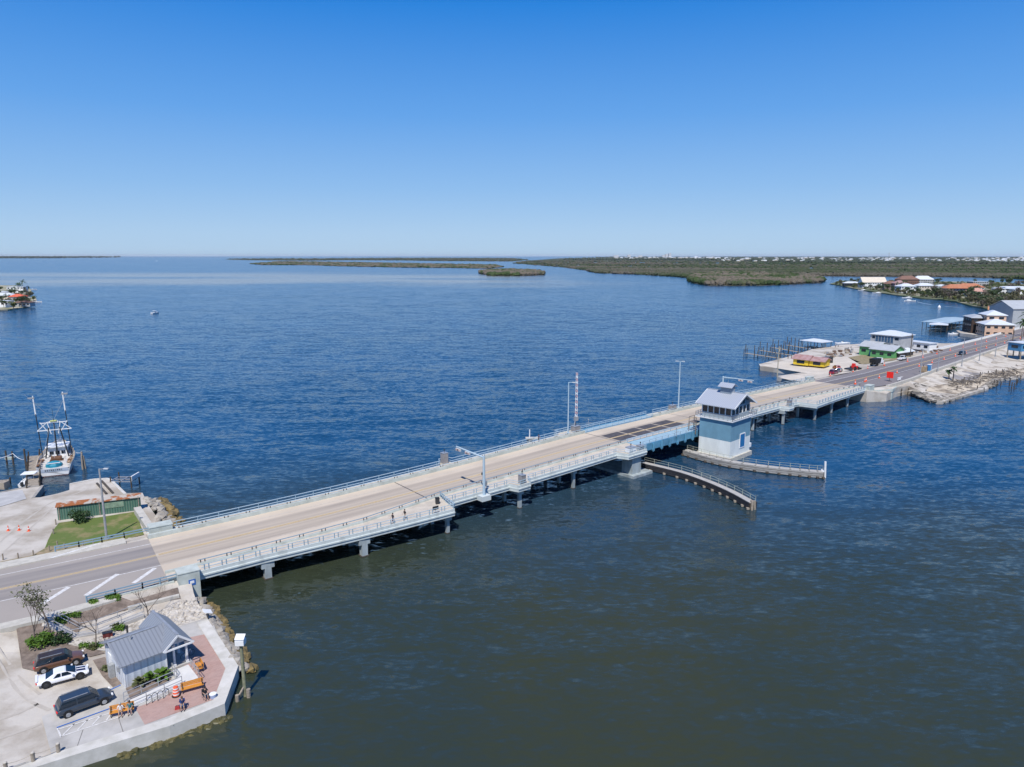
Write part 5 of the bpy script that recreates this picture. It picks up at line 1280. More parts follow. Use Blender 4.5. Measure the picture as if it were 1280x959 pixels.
# ---- lamp posts on and near the bridge
def lamp_post(label, p, top, arm, name='street_lamp', m=None, double=False, r=.13, group=None):
    m = m or M_galv; t = thing(name, label, 'street lamp', p, 0, group); h = top - p[2]
    mb = MB(); mb.cyl((0, 0, 0), (0, 0, h), r * 1.25, r * .75, n=9); mb.build('pole', m, t); mb = MB(); mb.cyl((0, 0, 0), (0, 0, .35), r * 2.2, n=10); mb.build('base', m, t)
    ar = Vector((arm[0], arm[1], 0)); mb = MB(); mb.bar((0, 0, h - .08), ar + Vector((0, 0, h + .05)), .09); 
    if double: mb.bar((0, 0, h - .08), -ar + Vector((0, 0, h + .05)), .09)
    mb.build('arm', m, t)
    for s_ in ((1, -1) if double else (1,)):
        mb = MB(); e = ar * s_ * 1.25 + Vector((0, 0, h + .05)); mb.box(e, (.75, .32, .16), math.atan2(arm[1], arm[0])); mb.build('lamp_head', mat('lamp_grey', (.55, .56, .56), .4, .05, 1), t)
    return t
hb = heading(85); perp = Vector((-math.sin(hb), math.cos(hb)))
pL = G(133.5, 675); lamp_post('grey street lamp standing on the lawn beside the green shed', pL, zat(586, pL.x, pL.y), (.9, -.1), r=.16)
p = CP(88.3, 8.9, .2); lamp_post('tall slim street lamp on the far walkway left of the barrier arm', p, zat(478, p.x, p.y), (.9, -.35), r=.13, m=M_railp)
p = CP(130.6, 9.0, .2); lamp_post('tall twin headed street lamp on the far walkway near the tower', p, zat(452, p.x, p.y), (.6, -.3), r=.15, m=M_railp, double=True)
p = CP(75, -9.3, .2)
# gantries over the road
def gantry(label, s, off, v_top, arm_len, sgn, heads, headings=0):
    p = CP(s, off, .1); top = zat(v_top, p.x, p.y); h = top - p.z; t = thing('signal_gantry', label, 'signal gantry', p, heading(s))
    mb = MB(); mb.cyl((0, 0, 0), (0, 0, h + .15), .26, .2, n=10); mb.build('pole', M_railp, t)
    mb = MB(); mb.box((0, 0, -.35), (1.9, 1.5, .9)); mb.build('base', M_fascia, t)
    mb = MB(); mb.cyl((0, 0, h - .15), (0, sgn * arm_len, h + .1), .17, .10, n=8); mb.build('arm', M_railp, t)
    for y in heads:
        m = MB(); m.box((-.1, sgn * y, h - .35), (.3, 1.3, .45)); hd = m.build('signal_head', mat('pale_grey_housing', (.55, .55, .55), .6, .05, 1), t)
        for k in (-.4, 0, .4): m = MB(); m.cyl((-.26, sgn * y + k, h - .35), (-.30, sgn * y + k, h - .35), .15, n=10); m.build('lens', mat('pale_lens', (.5, .3, .28), .4, .05, 3) if k else M_dark, hd)
    m = MB(); m.box((.35, 0, 2.2), (.4, .45, .7)); m.build('control_box', M_galv, t); m = MB(); m.box((0, .4 * sgn, h * .55), (.3, .3, .4)); m.build('bell', M_dark, t)
    return t
gantry('pale blue traffic signal gantry reaching over the road from the near side', 49.5, -9.9, 571, 8.2, 1, (4.6, 7.4))
p2 = CP(155, 9.3); gantry('pale blue signal gantry on the far side beyond the tower', 152.5, 9.4, 471, 9.5, -1, (5.6, 8.4))
# barrier housings and arms
def cabinet(label, s, off, sz=(1.0, 1.1, 1.7), m=None, name='barrier_housing', arm=None):
    p = CP(s, off, .18); t = thing(name, label, 'barrier', p, heading(s)); m = m or mat('warm_grey_cabinet', (.30, .28, .27), .6, .1, 1)
    mb = MB(); mb.box((0, 0, sz[2] / 2), sz, taper=.96); mb.build('housing', m, t); mb = MB(); mb.box((0, 0, .06), (sz[0] + .3, sz[1] + .3, .14)); mb.build('plinth', M_conc, t)
    mb = MB(); mb.box((0, 0, sz[2] + .03), (sz[0] + .08, sz[1] + .08, .06)); mb.build('lid', M_galv, t)
    mb = MB(); mb.cyl((0, 0, sz[2]), (0, 0, sz[2] + .5), .05, n=6); mb.lathe([(.02, 0), (.13, .05), (.13, .25), (.04, .3)], (0, 0, sz[2] + .45), 8); mb.build('beacon', M_dark, t)
    if arm:
        L = arm; pv = 2.3
        mb = MB(); mb.bar((-.7, 0, .6), (-.3, 0, pv), .2); mb.bar((-.3, 0, pv), (.1, 0, pv + .9), .2); mb.box((.1, 0, pv + .8), (.9, .6, 1.0)); mb.build('arm_pivot', M_galv, t)
        mb = MB(); nseg = 16
        for k in range(nseg):
            for w_ in (-.28, .28): mb.bar((.1 + .05 * k / nseg, w_ * (1 - .3 * k / nseg), pv + 1.2 + L * k / nseg), (.1 + .05 * (k + 1) / nseg, w_ * (1 - .3 * (k + 1) / nseg), pv + 1.2 + L * (k + 1) / nseg), .12, mi=k % 2)
            mb.bar((.12, -.28, pv + 1.2 + L * k / nseg), (.12, .28, pv + 1.2 + L * (k + .8) / nseg), .07, mi=k % 2)
        mb.build('barrier_arm', [M_white, mat('faded_red', (.58, .38, .37), .6, .1, 2)], t)
        for k in range(4): m = MB(); m.cyl((.3, 0, pv + 2.2 + k * L / 4.3), (.42, 0, pv + 2.2 + k * L / 4.3), .12, n=8); m.build('lamp', M_red, t)
    return t
cabinet('grey barrier housing on the small near side bump out of the railing', 58, -9.9)
cabinet('grey barrier housing on the far walkway opposite the near gantry', 54.6, 9.8, (1.1, 1.2, 2.2))
pA = CP(91.0, 8.9); zt_ = zat(466, pA.x, pA.y) - pA.z - 3.6
cabinet('large barrier machine with its striped arm raised upright on the far walkway', 90.8, 8.9, (1.8, 1.3, 1.4), arm=max(6, zt_))
cabinet('low barrier machine on the far walkway beside the twin headed lamp', 127.5, 8.7, (2.0, 1.2, 1.3))
cabinet('grey barrier housing on the near side bump out beyond the tower', 155.9, -9.0)
cabinet('low white machine box on the near platform at the lifting leaf', 87.0, -10.4, (2.0, 1.3, 1.1), m=M_white)
cabinet('grey machine box at the channel end of the near platform', 89.8, -10.6, (1.3, 1.2, 1.0), m=M_galv)
for s_, o_, lab in ((95.5, 9.3, 'small navigation lamp on the far rail of the lifting leaf'), (104, -9.3, 'small navigation lamp on the near rail of the lifting leaf')):
    p = CP(s_, o_, .2); t = thing('navigation_lamp', lab, 'lamp', p); mb = MB(); mb.cyl((0, 0, 0), (0, 0, 1.9), .05, n=6); mb.bar((-.6, 0, 1.2), (.6, 0, 1.2), .06); mb.build('post', M_galv, t); mb = MB(); mb.lathe([(.1, 0), (.14, .15), (.05, .3)], (0, 0, 1.9), 8); mb.build('lamp_head', M_galv, t)
p = CP(43.6, -11.4); 
p = onS = CP(39.9, -9.4, .18); t = thing('litter_bin', 'dark square litter bin on the wide walkway bay', 'bin', CP(41.2, -8.1, .18), .3)
mb = MB(); mb.box((0, 0, .5), (.6, .6, 1.0), taper=1.08); mb.build('body', M_dark, t); mb = MB(); mb.box((0, 0, 1.03), (.7, .7, .08)); mb.build('lid', M_black, t)
t = thing('notice_board', 'small dark sign hung on the near rail of the walkway bay', 'sign', CP(38.6, -11.7, .3), heading(38)); mb = MB(); mb.box((0, 0, .85), (1.1, .06, .6)); mb.build('board', M_dark, t); mb = MB(); mb.box((0, 0, .3), (.08, .05, .6)); mb.build('post', M_galv, t)
for s_, lab in ((32.5, 'x'),): pass
rnd = random.Random(4)
for k, (s_, o_) in enumerate([(43.6, 8.3), (10.5, 8.4)]):
    pass

# ---- people
SKIN = mat('skin', (.45, .26, .18), .6, .05, 4)
def person(label, p, rz, pose, top, bottom, hair, name='person', height=1.74, group=None):
    k = height / 1.74
    J = {'pelvis': (0, 0, .95), 'belly': (0, 0, 1.10), 'chest': (0, 0, 1.32), 'neck': (0, 0, 1.48), 'head0': (.01, 0, 1.56), 'head1': (.02, 0, 1.64), 'head2': (.01, 0, 1.72)}
    for s_, sg in (('l', 1), ('r', -1)):
        J['hip' + s_] = (0, sg * .09, .90); J['sh' + s_] = (0, sg * .18, 1.42)
        if pose == 'walk':
            f = sg * .22; J['kn' + s_] = (.06 + f * .5, sg * .10, .49); J['an' + s_] = (f, sg * .10, .09); J['to' + s_] = (f + .16, sg * .11, .04)
            J['el' + s_] = (-f * .4, sg * .25, 1.14); J['wr' + s_] = (-f * .7 + .12, sg * .26, .90)
        elif pose == 'stand':
            J['kn' + s_] = (.01, sg * .10, .49); J['an' + s_] = (-.02, sg * .11, .09); J['to' + s_] = (.14, sg * .12, .04)
            J['el' + s_] = (.05, sg * .26, 1.14); J['wr' + s_] = (.25, sg * .20, 1.05)
        else:
            J['kn' + s_] = (.44, sg * .13, .50); J['an' + s_] = (.46, sg * .13, .09); J['to' + s_] = (.60, sg * .14, .04)
            J['el' + s_] = (.10, sg * .26, .78); J['wr' + s_] = (.32, sg * .14, .68)
    if pose == 'sit':
        for q_ in ('pelvis', 'belly', 'chest', 'neck', 'head0', 'head1', 'head2'): J[q_] = (J[q_][0] + (J[q_][2] - .95) * .06, 0, J[q_][2] - .42)
        for s_, sg in (('l', 1), ('r', -1)): J['hip' + s_] = (.04, sg * .10, .50); J['sh' + s_] = (.03, sg * .18, 1.00)
    E = [('pelvis', 'belly'), ('belly', 'chest'), ('chest', 'neck'), ('neck', 'head0'), ('head0', 'head1'), ('head1', 'head2')]
    for s_ in 'lr': E += [('pelvis', 'hip' + s_), ('hip' + s_, 'kn' + s_), ('kn' + s_, 'an' + s_), ('an' + s_, 'to' + s_), ('chest', 'sh' + s_), ('sh' + s_, 'el' + s_), ('el' + s_, 'wr' + s_)]
    Rd = dict(pelvis=.13, belly=.12, chest=.135, neck=.055, head0=.075, head1=.098, head2=.07)
    for s_ in 'lr': Rd.update({'hip' + s_: .085, 'kn' + s_: .058, 'an' + s_: .042, 'to' + s_: .035, 'sh' + s_: .058, 'el' + s_: .042, 'wr' + s_: .028})
    names = list(J); idx = {q_: i for i, q_ in enumerate(names)}
    verts = [Vector(J[q_]) * k for q_ in names]; rad = [Rd[q_] * k for q_ in names]; edges = [(idx[a], idx[b]) for a, b in E]
    for s_, sg in (('l', 1), ('r', -1)):       # palms and fingers
        w = Vector(J['wr' + s_]); e = Vector(J['el' + s_]); d_ = (w - e).normalized(); sd_ = Vector((0, 1, 0)) - d_ * d_.y; sd_.normalize()
        palm = w + d_ * .06; pi = len(verts); verts.append(palm * k); rad.append(.032 * k); edges.append((idx['wr' + s_], pi))
        for f_ in range(4):
            a = palm + sd_ * (f_ - 1.5) * .022 + d_ * .05; ln = (.065, .08, .075, .055)[f_]; b = a + d_ * ln + Vector((.01, 0, -.015)); ia = len(verts); verts += [a * k, b * k]; rad += [.009 * k, .008 * k]; edges += [(pi, ia), (ia, ia + 1)]
        a = palm - sd_ * sg * .04 + d_ * .01; b = a + d_ * .04 - sd_ * sg * .015; ia = len(verts); verts += [a * k, b * k]; rad += [.012 * k, .009 * k]; edges += [(pi, ia), (ia, ia + 1)]
    me = bpy.data.meshes.new('person'); me.from_pydata([tuple(v) for v in verts], edges, []); tmp = bpy.data.objects.new('tmp', me); COL.objects.link(tmp)
    md = tmp.modifiers.new('s', 'SKIN'); sk = me.skin_vertices[0].data
    for i, r_ in enumerate(rad): sk[i].radius = (r_, r_)
    sk[0].use_root = True; ss_ = tmp.modifiers.new('ss', 'SUBSURF'); ss_.levels = 1; ss_.render_levels = 1
    dg = bpy.context.evaluated_depsgraph_get(); m2 = bpy.data.meshes.new_from_object(tmp.evaluated_get(dg)); bpy.data.objects.remove(tmp)
    m2.name = 'person'; m2.materials.clear()
    for q_ in (SKIN, top, bottom, M_dark): m2.materials.append(q_)
    bones = [(J[a], J[b], a, b) for a, b in E]
    for f in m2.polygons:
        c = f.center / k; best = None; bd = 9
        for a, b, na, nb in bones:
            a = Vector(a); b = Vector(b); t_ = max(0, min(1, (c - a).dot(b - a) / max(1e-6, (b - a).length_squared))); d_ = (c - a.lerp(b, t_)).length
            if d_ < bd: bd = d_; best = (na, nb, t_)
        na, nb, t_ = best
        if na in ('belly', 'chest') and nb != 'neck' or (na == 'chest' and t_ < .5) or (na == 'pelvis' and nb == 'belly') or na.startswith('sh'): mi = 1
        elif na == 'pelvis' or na.startswith('hip') or (na.startswith('kn') and pose == 'walk' and t_ < .2): mi = 2
        elif na.startswith('an'): mi = 3
        else: mi = 0
        f.material_index = mi; f.use_smooth = True
    o = bpy.data.objects.new(name, m2); COL.objects.link(o); o.location = p; o.rotation_euler = (0, 0, rz); tag(o, label, 'person', group)
    hc = Vector(J['head1']) * k; mb = MB(); mb.lathe([(.02, .135), (.07, .12), (.105, .06), (.11, 0), (.10, -.05)], (hc.x - .025, hc.y, hc.z - .0), 12); mb.build('hair', hair, o, smooth=True)
    mb = MB()
    for sg in (-1, 1): mb.box((hc.x + .096, sg * .035, hc.z + .0), (.012, .022, .014), mi=1); mb.box((hc.x, sg * .1, hc.z - .01), (.03, .02, .05))
    mb.box((hc.x + .105, 0, hc.z - .03), (.03, .025, .035)); mb.box((hc.x + .092, 0, hc.z - .062), (.012, .045, .01), mi=2); mb.build('face', [SKIN, M_black, mat('lips', (.35, .12, .10), .6, .05, 2)], o)
    return o
C_blk = mat('black_cloth', (.015, .015, .02), .9, .1, 4); C_wht = mat('white_cloth', (.7, .68, .66), .9, .05, 4); C_navy = mat('navy_cloth', (.02, .03, .10), .9, .1, 4); C_tan = mat('tan_cloth', (.38, .30, .22), .9, .1, 4); C_teal = mat('teal_cloth', (.03, .17, .2), .9, .1, 4); C_red = mat('red_cloth', (.4, .04, .04), .9, .1, 4); C_grey = mat('grey_cloth', (.2, .2, .21), .9, .1, 4)
H_d = mat('dark_hair', (.02, .014, .01), .8, .1, 6); H_b = mat('brown_hair', (.10, .055, .03), .8, .1, 6); H_g = mat('grey_hair', (.4, .39, .37), .8, .1, 6)
hh = heading(32)
person('person in black top walking on the bridge walkway bay, left of a pair', CP(31.4, -10.9, .18), hh + math.pi, 'walk', C_blk, C_navy, H_d, group=None)
person('person in black top and tan shorts walking on the bay, right of a pair', CP(33.6, -10.7, .18), hh + math.pi, 'walk', C_blk, C_tan, H_d)
person('lone person in dark clothes standing on the far walkway of the bridge', CP(78.6, 8.3, .18), hh - 1.2, 'stand', C_navy, C_blk, H_d)
bp = G(153, 894); ca, sa = math.cos(R(24)), math.sin(R(24))
person('person in white shirt sitting at the car end of the couple bench', Vector((bp.x - .1 * ca + .05 * sa, bp.y - .1 * sa - .05 * ca, 1.29)), R(24 - 90), 'sit', C_wht, C_tan, H_g)
person('person in teal top sitting beside the one in white on the bench', Vector((bp.x + .7 * ca + .05 * sa, bp.y + .7 * sa - .05 * ca, 1.29)), R(24 - 90), 'sit', C_teal, C_tan, H_d)
def camp_chair(label, p, rz, m):
    t = thing('camp_chair', label, 'chair', p, rz); mb = MB(); mb.box((0, 0, .42), (.5, .5, .03)); mb.build('seat', m, t); mb = MB(); mb.box((-.27, 0, .68), (.03, .5, .5)); mb.build('backrest', m, t)
    for x in (-.24, .24):
        for y in (-.24, .24): mb = MB(); mb.cyl((x, y, 0), (x, y, .6), .018, n=5); mb.build('leg', M_dark, t)
p = G(228.5, 887) + Vector((0, 0, .1)); camp_chair('blue folding chair at the water side of the plaza', p, R(-65), M_blue)
person('person in navy top sitting on the blue folding chair by the seawall', p, R(-65), 'sit', C_navy, C_tan, H_b)
p = G(257, 874) + Vector((0, 0, .1)); camp_chair('dark folding chair beside the white bucket near the seawall', p, R(-50), M_dark)
person('person in dark clothes sitting on the dark chair beside the white bucket', p, R(-50), 'sit', C_blk, C_grey, H_d)
p = G(266.5, 873.5); t = thing('cooler_bucket', 'round white lidded bucket standing near the seawall corner', 'bucket', p + Vector((0, 0, .1))); mb = MB(); mb.lathe([(.26, 0), (.33, .42)], n=16); mb.build('body', mat('blue_white_bucket', (.35, .42, .6), .5, .05, 2), t); mb = MB(); mb.lathe([(.35, .42), (.35, .47), (.1, .49)], n=16); mb.build('lid', M_white, t)
p = G(222, 887.5) + Vector((0, 0, .1)); t = thing('tackle_bag', 'small red bag on the bricks beside the blue folding chair', 'bag', p, .4); mb = MB(); mb.box((0, 0, .14), (.5, .28, .28), taper=.85); mb.build('body', C_red, t); mb = MB(); mb.tube([Vector((-.15, 0, .27)), Vector((-.1, 0, .4)), Vector((.1, 0, .4)), Vector((.15, 0, .27))], .02, 5); mb.build('handle', M_dark, t)
p = SL(6.75, 1.2, .1); t = thing('parked_bicycle', 'white bicycle leaning by the porch post', 'bicycle', p, shedAx + .2)
for x in (-.5, .5):
    mb = MB(); pts = [Vector((x + .32 * math.cos(a_ * math.pi / 8), 0, .33 + .32 * math.sin(a_ * math.pi / 8))) for a_ in range(17)]; mb.tube(pts, .022, 5); mb.build('wheel', M_black, t)
mb = MB()
for a, b in (((-.5, 0, .33), (-.12, 0, .75)), ((-.5, 0, .33), (0, 0, .33)), ((0, 0, .33), (-.15, 0, .85)), ((0, 0, .33), (.36, 0, .75)), ((-.12, 0, .75), (.36, 0, .78)), ((.36, 0, .85), (.5, 0, .33))): mb.bar(a, b, .035)
mb.build('frame', M_white, t); mb = MB(); mb.box((-.17, 0, .9), (.24, .12, .06)); mb.build('saddle', M_black, t); mb = MB(); mb.bar((.34, -.25, .98), (.34, .25, .98), .03); mb.bar((.36, 0, .8), (.34, 0, .98), .03); mb.build('handlebar', M_dark, t)
# ================================================================== PART 4: east shore, far shores
FE = [(206, 8.2), (263, 9), (302, 9.2), (358, 11.5), (467, 13.3), (700, 14)]
NK = [(206, -11.2), (217, -13.0), (240, -12), (260, -10.5), (282, -9.6), (328, -7.0), (368, -4.8), (402, -3.8), (700, -3)]
YC = [(203, 0), (241, .3), (280, .9), (329, 2.2), (400, 2.8), (467, 3.2), (700, 4)]
def T_(tab): return lambda s: lerp_tab(s, [a for a, b in tab], [b for a, b in tab])
fE, nK, yC = T_(FE), T_(NK), T_(YC)
ZE = 1.7
def emb_e(x, y):
    s, o = SO((x, y))
    s = max(203, s); r_ = deck_z(sx(s)) - .2
    if o > 0: t = lerp_tab(o - fE(s), [.5, 9], [1, 0])
    else:
        q = nK(s) - o
        if q > 5.5: return lerp_tab(q, [5.5, 9, 26], [1.5, 1.15, .35])
        return 1.5 + (r_ - 1.5) * lerp_tab(q, [.3, 5.5], [1, 0])
    return ZE + (r_ - ZE) * t
def E_(u, v): return WG(u, v, emb_e)
EL = [W(1083, 499, 1), W(1108, 498, 1), W(1122, 492, 1), W(1136, 489, 1), W(1152, 492, 1), W(1163, 500, 1), W(1178, 501.5, 1), W(1196, 496, 1), W(1222, 488, 1), W(1236, 484, 1), W(1232, 479, 1), W(1250, 473, 1), W(1300, 468, 1), W(1420, 462, 1), W(1600, 440, 1), W(1700, 392, 1), W(1440, 394, 1), W(1300, 401, 1), W(1262, 402, 1), W(1240, 403, 1), W(1222, 410, 1), W(1195, 415, 1), W(1200, 418, 1), W(1225, 421, 1), W(1250, 424, 1), W(1266, 419.5, 1)]
EL += [CP(s, fE(s) + .9) for s in (430, 400, 370, 340, 318)]
EL += [W(1206, 434.5, 1), W(1196, 432, 1), W(1150, 430, 1), W(1100, 430, 1), W(1050, 433, 1), W(1015, 438.5, 1), W(985, 448, 1), W(948.5, 457.5, 1), W(950, 460, 1), W(1006, 467.5, 1), W(971, 472.5, 1), W(1000, 479, 1), CP(204, 8.5)]
land_mesh('ground', EL, emb_e, M_sand, 6.0, skirt=-1.5)
def epatch(name, px, m, lift, kind='structure', step=4):
    return land_mesh(name, [E_(u, v) for u, v in px], emb_e, m, step, lift=lift + .06, kind=kind)
M_slabE = mat('pale_lot_slab', (0.56, 0.50, 0.42), .9, .08, .2)
epatch('pavement', [(952, 457.5), (1004, 446), (1060, 447), (1080, 455), (1062, 466), (1012, 476), (974, 472.5), (1009, 467)], M_slabE, .03)
M_sandb = mat('tan_shore', (0.54, 0.46, 0.35), .95, .2, .22, col2=(0.23, 0.185, 0.135), detail=12, ramp=(.42, .54), bump=.3, bscale=1)
epatch('shore_ground', [(1112, 494), (1150, 487), (1200, 474), (1250, 462), (1290, 459), (1290, 468), (1240, 473), (1225, 484), (1195, 493), (1150, 488)], M_sandb, .02)
epatch('track', [(1060, 447), (1100, 440), (1150, 446), (1140, 450), (1100, 453), (1075, 456)], M_verge, .03)
epatch('shore_ground', [(1150, 480), (1180, 468), (1215, 458), (1250, 449), (1290, 446), (1290, 459), (1240, 466), (1200, 474), (1165, 484)], mat('mottled_shore', (.52, .47, .40), .95, .2, .2, col2=(.27, .225, .17), detail=12, ramp=(.40, .52), bump=.3, bscale=.8), .02)
epatch('track', [(1176, 474), (1200, 464), (1228, 466), (1222, 474), (1196, 479)], mat('grey_old_slab', (.28, .26, .25), .9, .15, .3), .03)
# road
mb = MB(); strip(mb, lambda s: nK(s) + 1.6, lambda s: fE(s) - .3, -.04, srange(205.2, 640, 4)); struct(mb, 'road', M_roadE)
mb = MB(); sweep(mb, lambda s: [(nK(s), -2.2), (nK(s), .5), (nK(s) + .35, .5), (nK(s) + .35, .05), (nK(s) + 1.6, .05), (nK(s) + 1.6, -.3)], srange(216, 640, 4), closed=True); struct(mb, 'sidewalk', M_conc)
mb = MB(); sweep(mb, lambda s: [(fE(s) - .3, -.2), (fE(s) - .3, .1), (fE(s) + .9, .1), (fE(s) + .9, -3.4)], srange(262, 640, 4), closed=True); struct(mb, 'sidewalk', M_conc)
mb = MB(); sweep(mb, lambda s: [(fE(s) + .6, 0), (fE(s) + .6, .8), (fE(s) + .95, .8), (fE(s) + .95, 0)], srange(315, 560, 4)); tag(mb.build('causeway_wall', M_white), 'long low white wall along the far side of the right hand road', 'wall')
mb = MB()
for o in (-.18, .18): strip(mb, lambda s: yC(s) + o - .09, lambda s: yC(s) + o + .09, -.03, srange(205.2, 640, 4))
struct(mb, 'road_marking', M_yel)
mb = MB(); strip(mb, lambda s: yC(s) - 3.6, lambda s: yC(s) - 3.42, -.03, srange(205.2, 640, 4)); strip(mb, lambda s: yC(s) + 4.2, lambda s: yC(s) + 4.4, -.03, srange(205.2, 640, 4)); strip(mb, lambda s: nK(s) + 2.0, lambda s: nK(s) + 2.15, -.03, srange(260, 640, 4))
c = CP(238, -7.5, -.03); mb.add([CP(236, -7.9, -.03), CP(240, -7.9, -.03), CP(240, -7.2, -.03), CP(236, -7.2, -.03)], [(0, 1, 2, 3)])
struct(mb, 'road_marking', M_wht)
# white corner landing beyond the bridge end
ha = heading(210); mb = MB(); P0 = [CP(206, -8.2), CP(206.4, -11.6), CP(212.5, -14.6), CP(219, -13.6), CP(219, -8.6)]
mb.prism([(p.x, p.y) for p in P0], -1.5, 2.7); 
for a, b in zip(P0[:-1], P0[1:]):
    a_ = Vector((a.x, a.y, 2.9)); b__ = Vector((b.x, b.y, 2.9)); mb.bar(a_, b__, .3, .9)
tag(mb.build('corner_landing', M_concp), 'pale angular concrete landing at the right hand end of the bridge', 'landing')
# signs and machines near the road start
p = CP(226, -8.6, 0); t = thing('road_work_sign', 'big red diamond road work sign near the right end of the bridge', 'sign', p, heading(226) + math.pi)
mb = MB(); mb.box((0, 0, 2.1), (.08, 2.1, 2.1), rot=Matrix.Rotation(R(0), 3, 'X').to_4x4()); mb.build('panel', mat('orange_red', (.85, .02, .01), .5, .02, 1), t); mb = MB(); mb.box((.15, 0, .6), (.1, .1, 1.2)); mb.bar((.15, -.8, .05), (.15, .8, .05), .1); mb.bar((-.7, 0, .05), (.8, 0, .05), .1); mb.build('stand', M_dark, t)
p = CP(229, -10.5, 0); t = thing('barricade', 'low white barricade beside the red road work sign', 'barricade', p, heading(229)); mb = MB(); mb.box((0, 0, .6), (2.6, .2, .5)); mb.build('board', M_white, t)
for x in (-1, 1): mb = MB(); mb.bar((x, -.4, 0), (x, 0, .6), .08); mb.bar((x, .4, 0), (x, 0, .6), .08); mb.build('leg', M_galv, t)
p = CP(257, -8.5, 0); t = thing('generator', 'tan and grey roadside pump unit at the kerb', 'machine', p, heading(257)); mb = MB(); mb.box((0, 0, 1.1), (2.4, 1.4, 1.9)); mb.build('housing', mat('tan_machine', (.40, .29, .18), .7, .2, 1), t); mb = MB(); mb.box((1.5, 0, 1.0), (.7, 1.3, 1.8)); mb.build('panel', M_dark, t); mb = MB(); mb.cyl((-.5, 0, 2), (-.5, 0, 2.7), .12, n=7); mb.build('exhaust', M_dark, t)
p = CP(261, -9.0, 0); t = thing('portable_toilet', 'blue portable cabin at the kerb beside the pump unit', 'cabin', p, heading(261)); mb = MB(); mb.box((0, 0, 1.15), (1.2, 1.2, 2.3)); mb.build('body', mat('cabin_blue', (.05, .22, .48), .5, .05, 1), t); mb = MB(); mb.box((-.02, -.61, 1.05), (.7, .04, 1.8)); mb.build('door', M_railp, t); mb = MB(); mb.box((0, 0, 2.35), (1.3, 1.3, .12)); mb.build('roof', M_white, t)
# cones along the road works
cn = [(210, -4.0), (212, -3.2), (217.5, -4.0), (219.5, -3.6), (230, -3.7), (238, 8.6), (224, 10.5), (247, -3.1), (262, 7.2), (250, 8.4)] + [(270 + 14 * k, yC(270 + 14 * k) - 3.1) for k in range(12)] + [(280 + 17 * k, yC(280 + 17 * k) + 4.6) for k in range(9)]
for k, (s_, o_) in enumerate(cn):
    z_ = .0 if abs(o_) < 9 else 0; p = CP(s_, o_, 0)
    if o_ > 8.3: p.z = emb_e(p.x, p.y)
    c_ = dup(cone, p, 0, 'orange cone lined up on the right hand road works', 'orange cones of the right hand road works', scale=1.5)
# street lamps right hand road
hE = heading(300); pe = (-math.sin(hE), math.cos(hE))
lm = [(1202, 458, 423), (1224, 451, 421), (1244, 446, 421), (1259, 442, 420), (1150, 471, 437), (1172, 464, 441)]
lab = ['slim grey lamp post left of the dark car on the right hand road', 'slim grey lamp post right of the dark car on the road', 'slim grey lamp post third from the right end of the road', 'slim grey lamp post nearest the blue stilt house', 'slim grey lamp post standing beside the blue portable cabin', 'slim grey lamp post between the cabin and the palms']
for (u, vb, vt), L_ in zip(lm, lab):
    p = E_(u, vb); p.z = max(p.z, 3.2); p = W(u, vb, p.z); lamp_post(L_, p, zat(vt, p.x, p.y), (pe[0] * 1.6, pe[1] * 1.6), m=M_galv, r=.14)
def util_pole(label, p, top, m=None, arm=True):
    t = thing('utility_pole', label, 'pole', p); mb = MB(); mb.cyl((0, 0, 0), (0, 0, top - p.z), .2, .14, n=8); mb.build('pole', m or M_wdark, t)
    mb = MB(); mb.box((0, 0, top - p.z - .6), (2.0, .15, .15), .5); mb.cyl((.3, .3, top - p.z - 1.9), (.3, .3, top - p.z - .9), .28, n=8); mb.build('crossarm', m or M_wdark, t)
p = E_(1137.5, 447); util_pole('dark wooden pole in front of the long white trailer', p, zat(417, p.x, p.y))
p = E_(971.5, 471); util_pole('tall tan timber pole at the corner of the lower slab of the lot', p, zat(433, p.x, p.y), m=mat('tan_pole', (.40, .36, .27), .8, .1, 2))
p = E_(1265, 432); util_pole('dark pole at the far right end of the road', p, zat(412, p.x, p.y))

# ---- houses
def hip_roof(mb, x0, x1, y0, y1, z, h, ov=.6, th=.25):
    x0 -= ov; x1 += ov; y0 -= ov; y1 += ov; w = x1 - x0; d_ = y1 - y0; ins = min(w, d_) / 2 * .98
    if w >= d_: r0_, r1_ = (x0 + ins, (y0 + y1) / 2, z + h), (x1 - ins, (y0 + y1) / 2, z + h)
    else: r0_, r1_ = ((x0 + x1) / 2, y0 + ins, z + h), ((x0 + x1) / 2, y1 - ins, z + h)
    b = [(x0, y0, z), (x1, y0, z), (x1, y1, z), (x0, y1, z)]; lo = [(a_[0], a_[1], z - th) for a_ in b]
    vs = b + lo + [r0_, r1_]
    if w >= d_: fs = [(0, 1, 9, 8), (1, 2, 9), (2, 3, 8, 9), (3, 0, 8)]
    else: fs = [(0, 1, 8), (1, 2, 9, 8), (2, 3, 9), (3, 0, 8, 9)]
    mb.add(vs, fs + [(7, 6, 5, 4), (0, 4, 5, 1), (1, 5, 6, 2), (2, 6, 7, 3), (3, 7, 4, 0)])
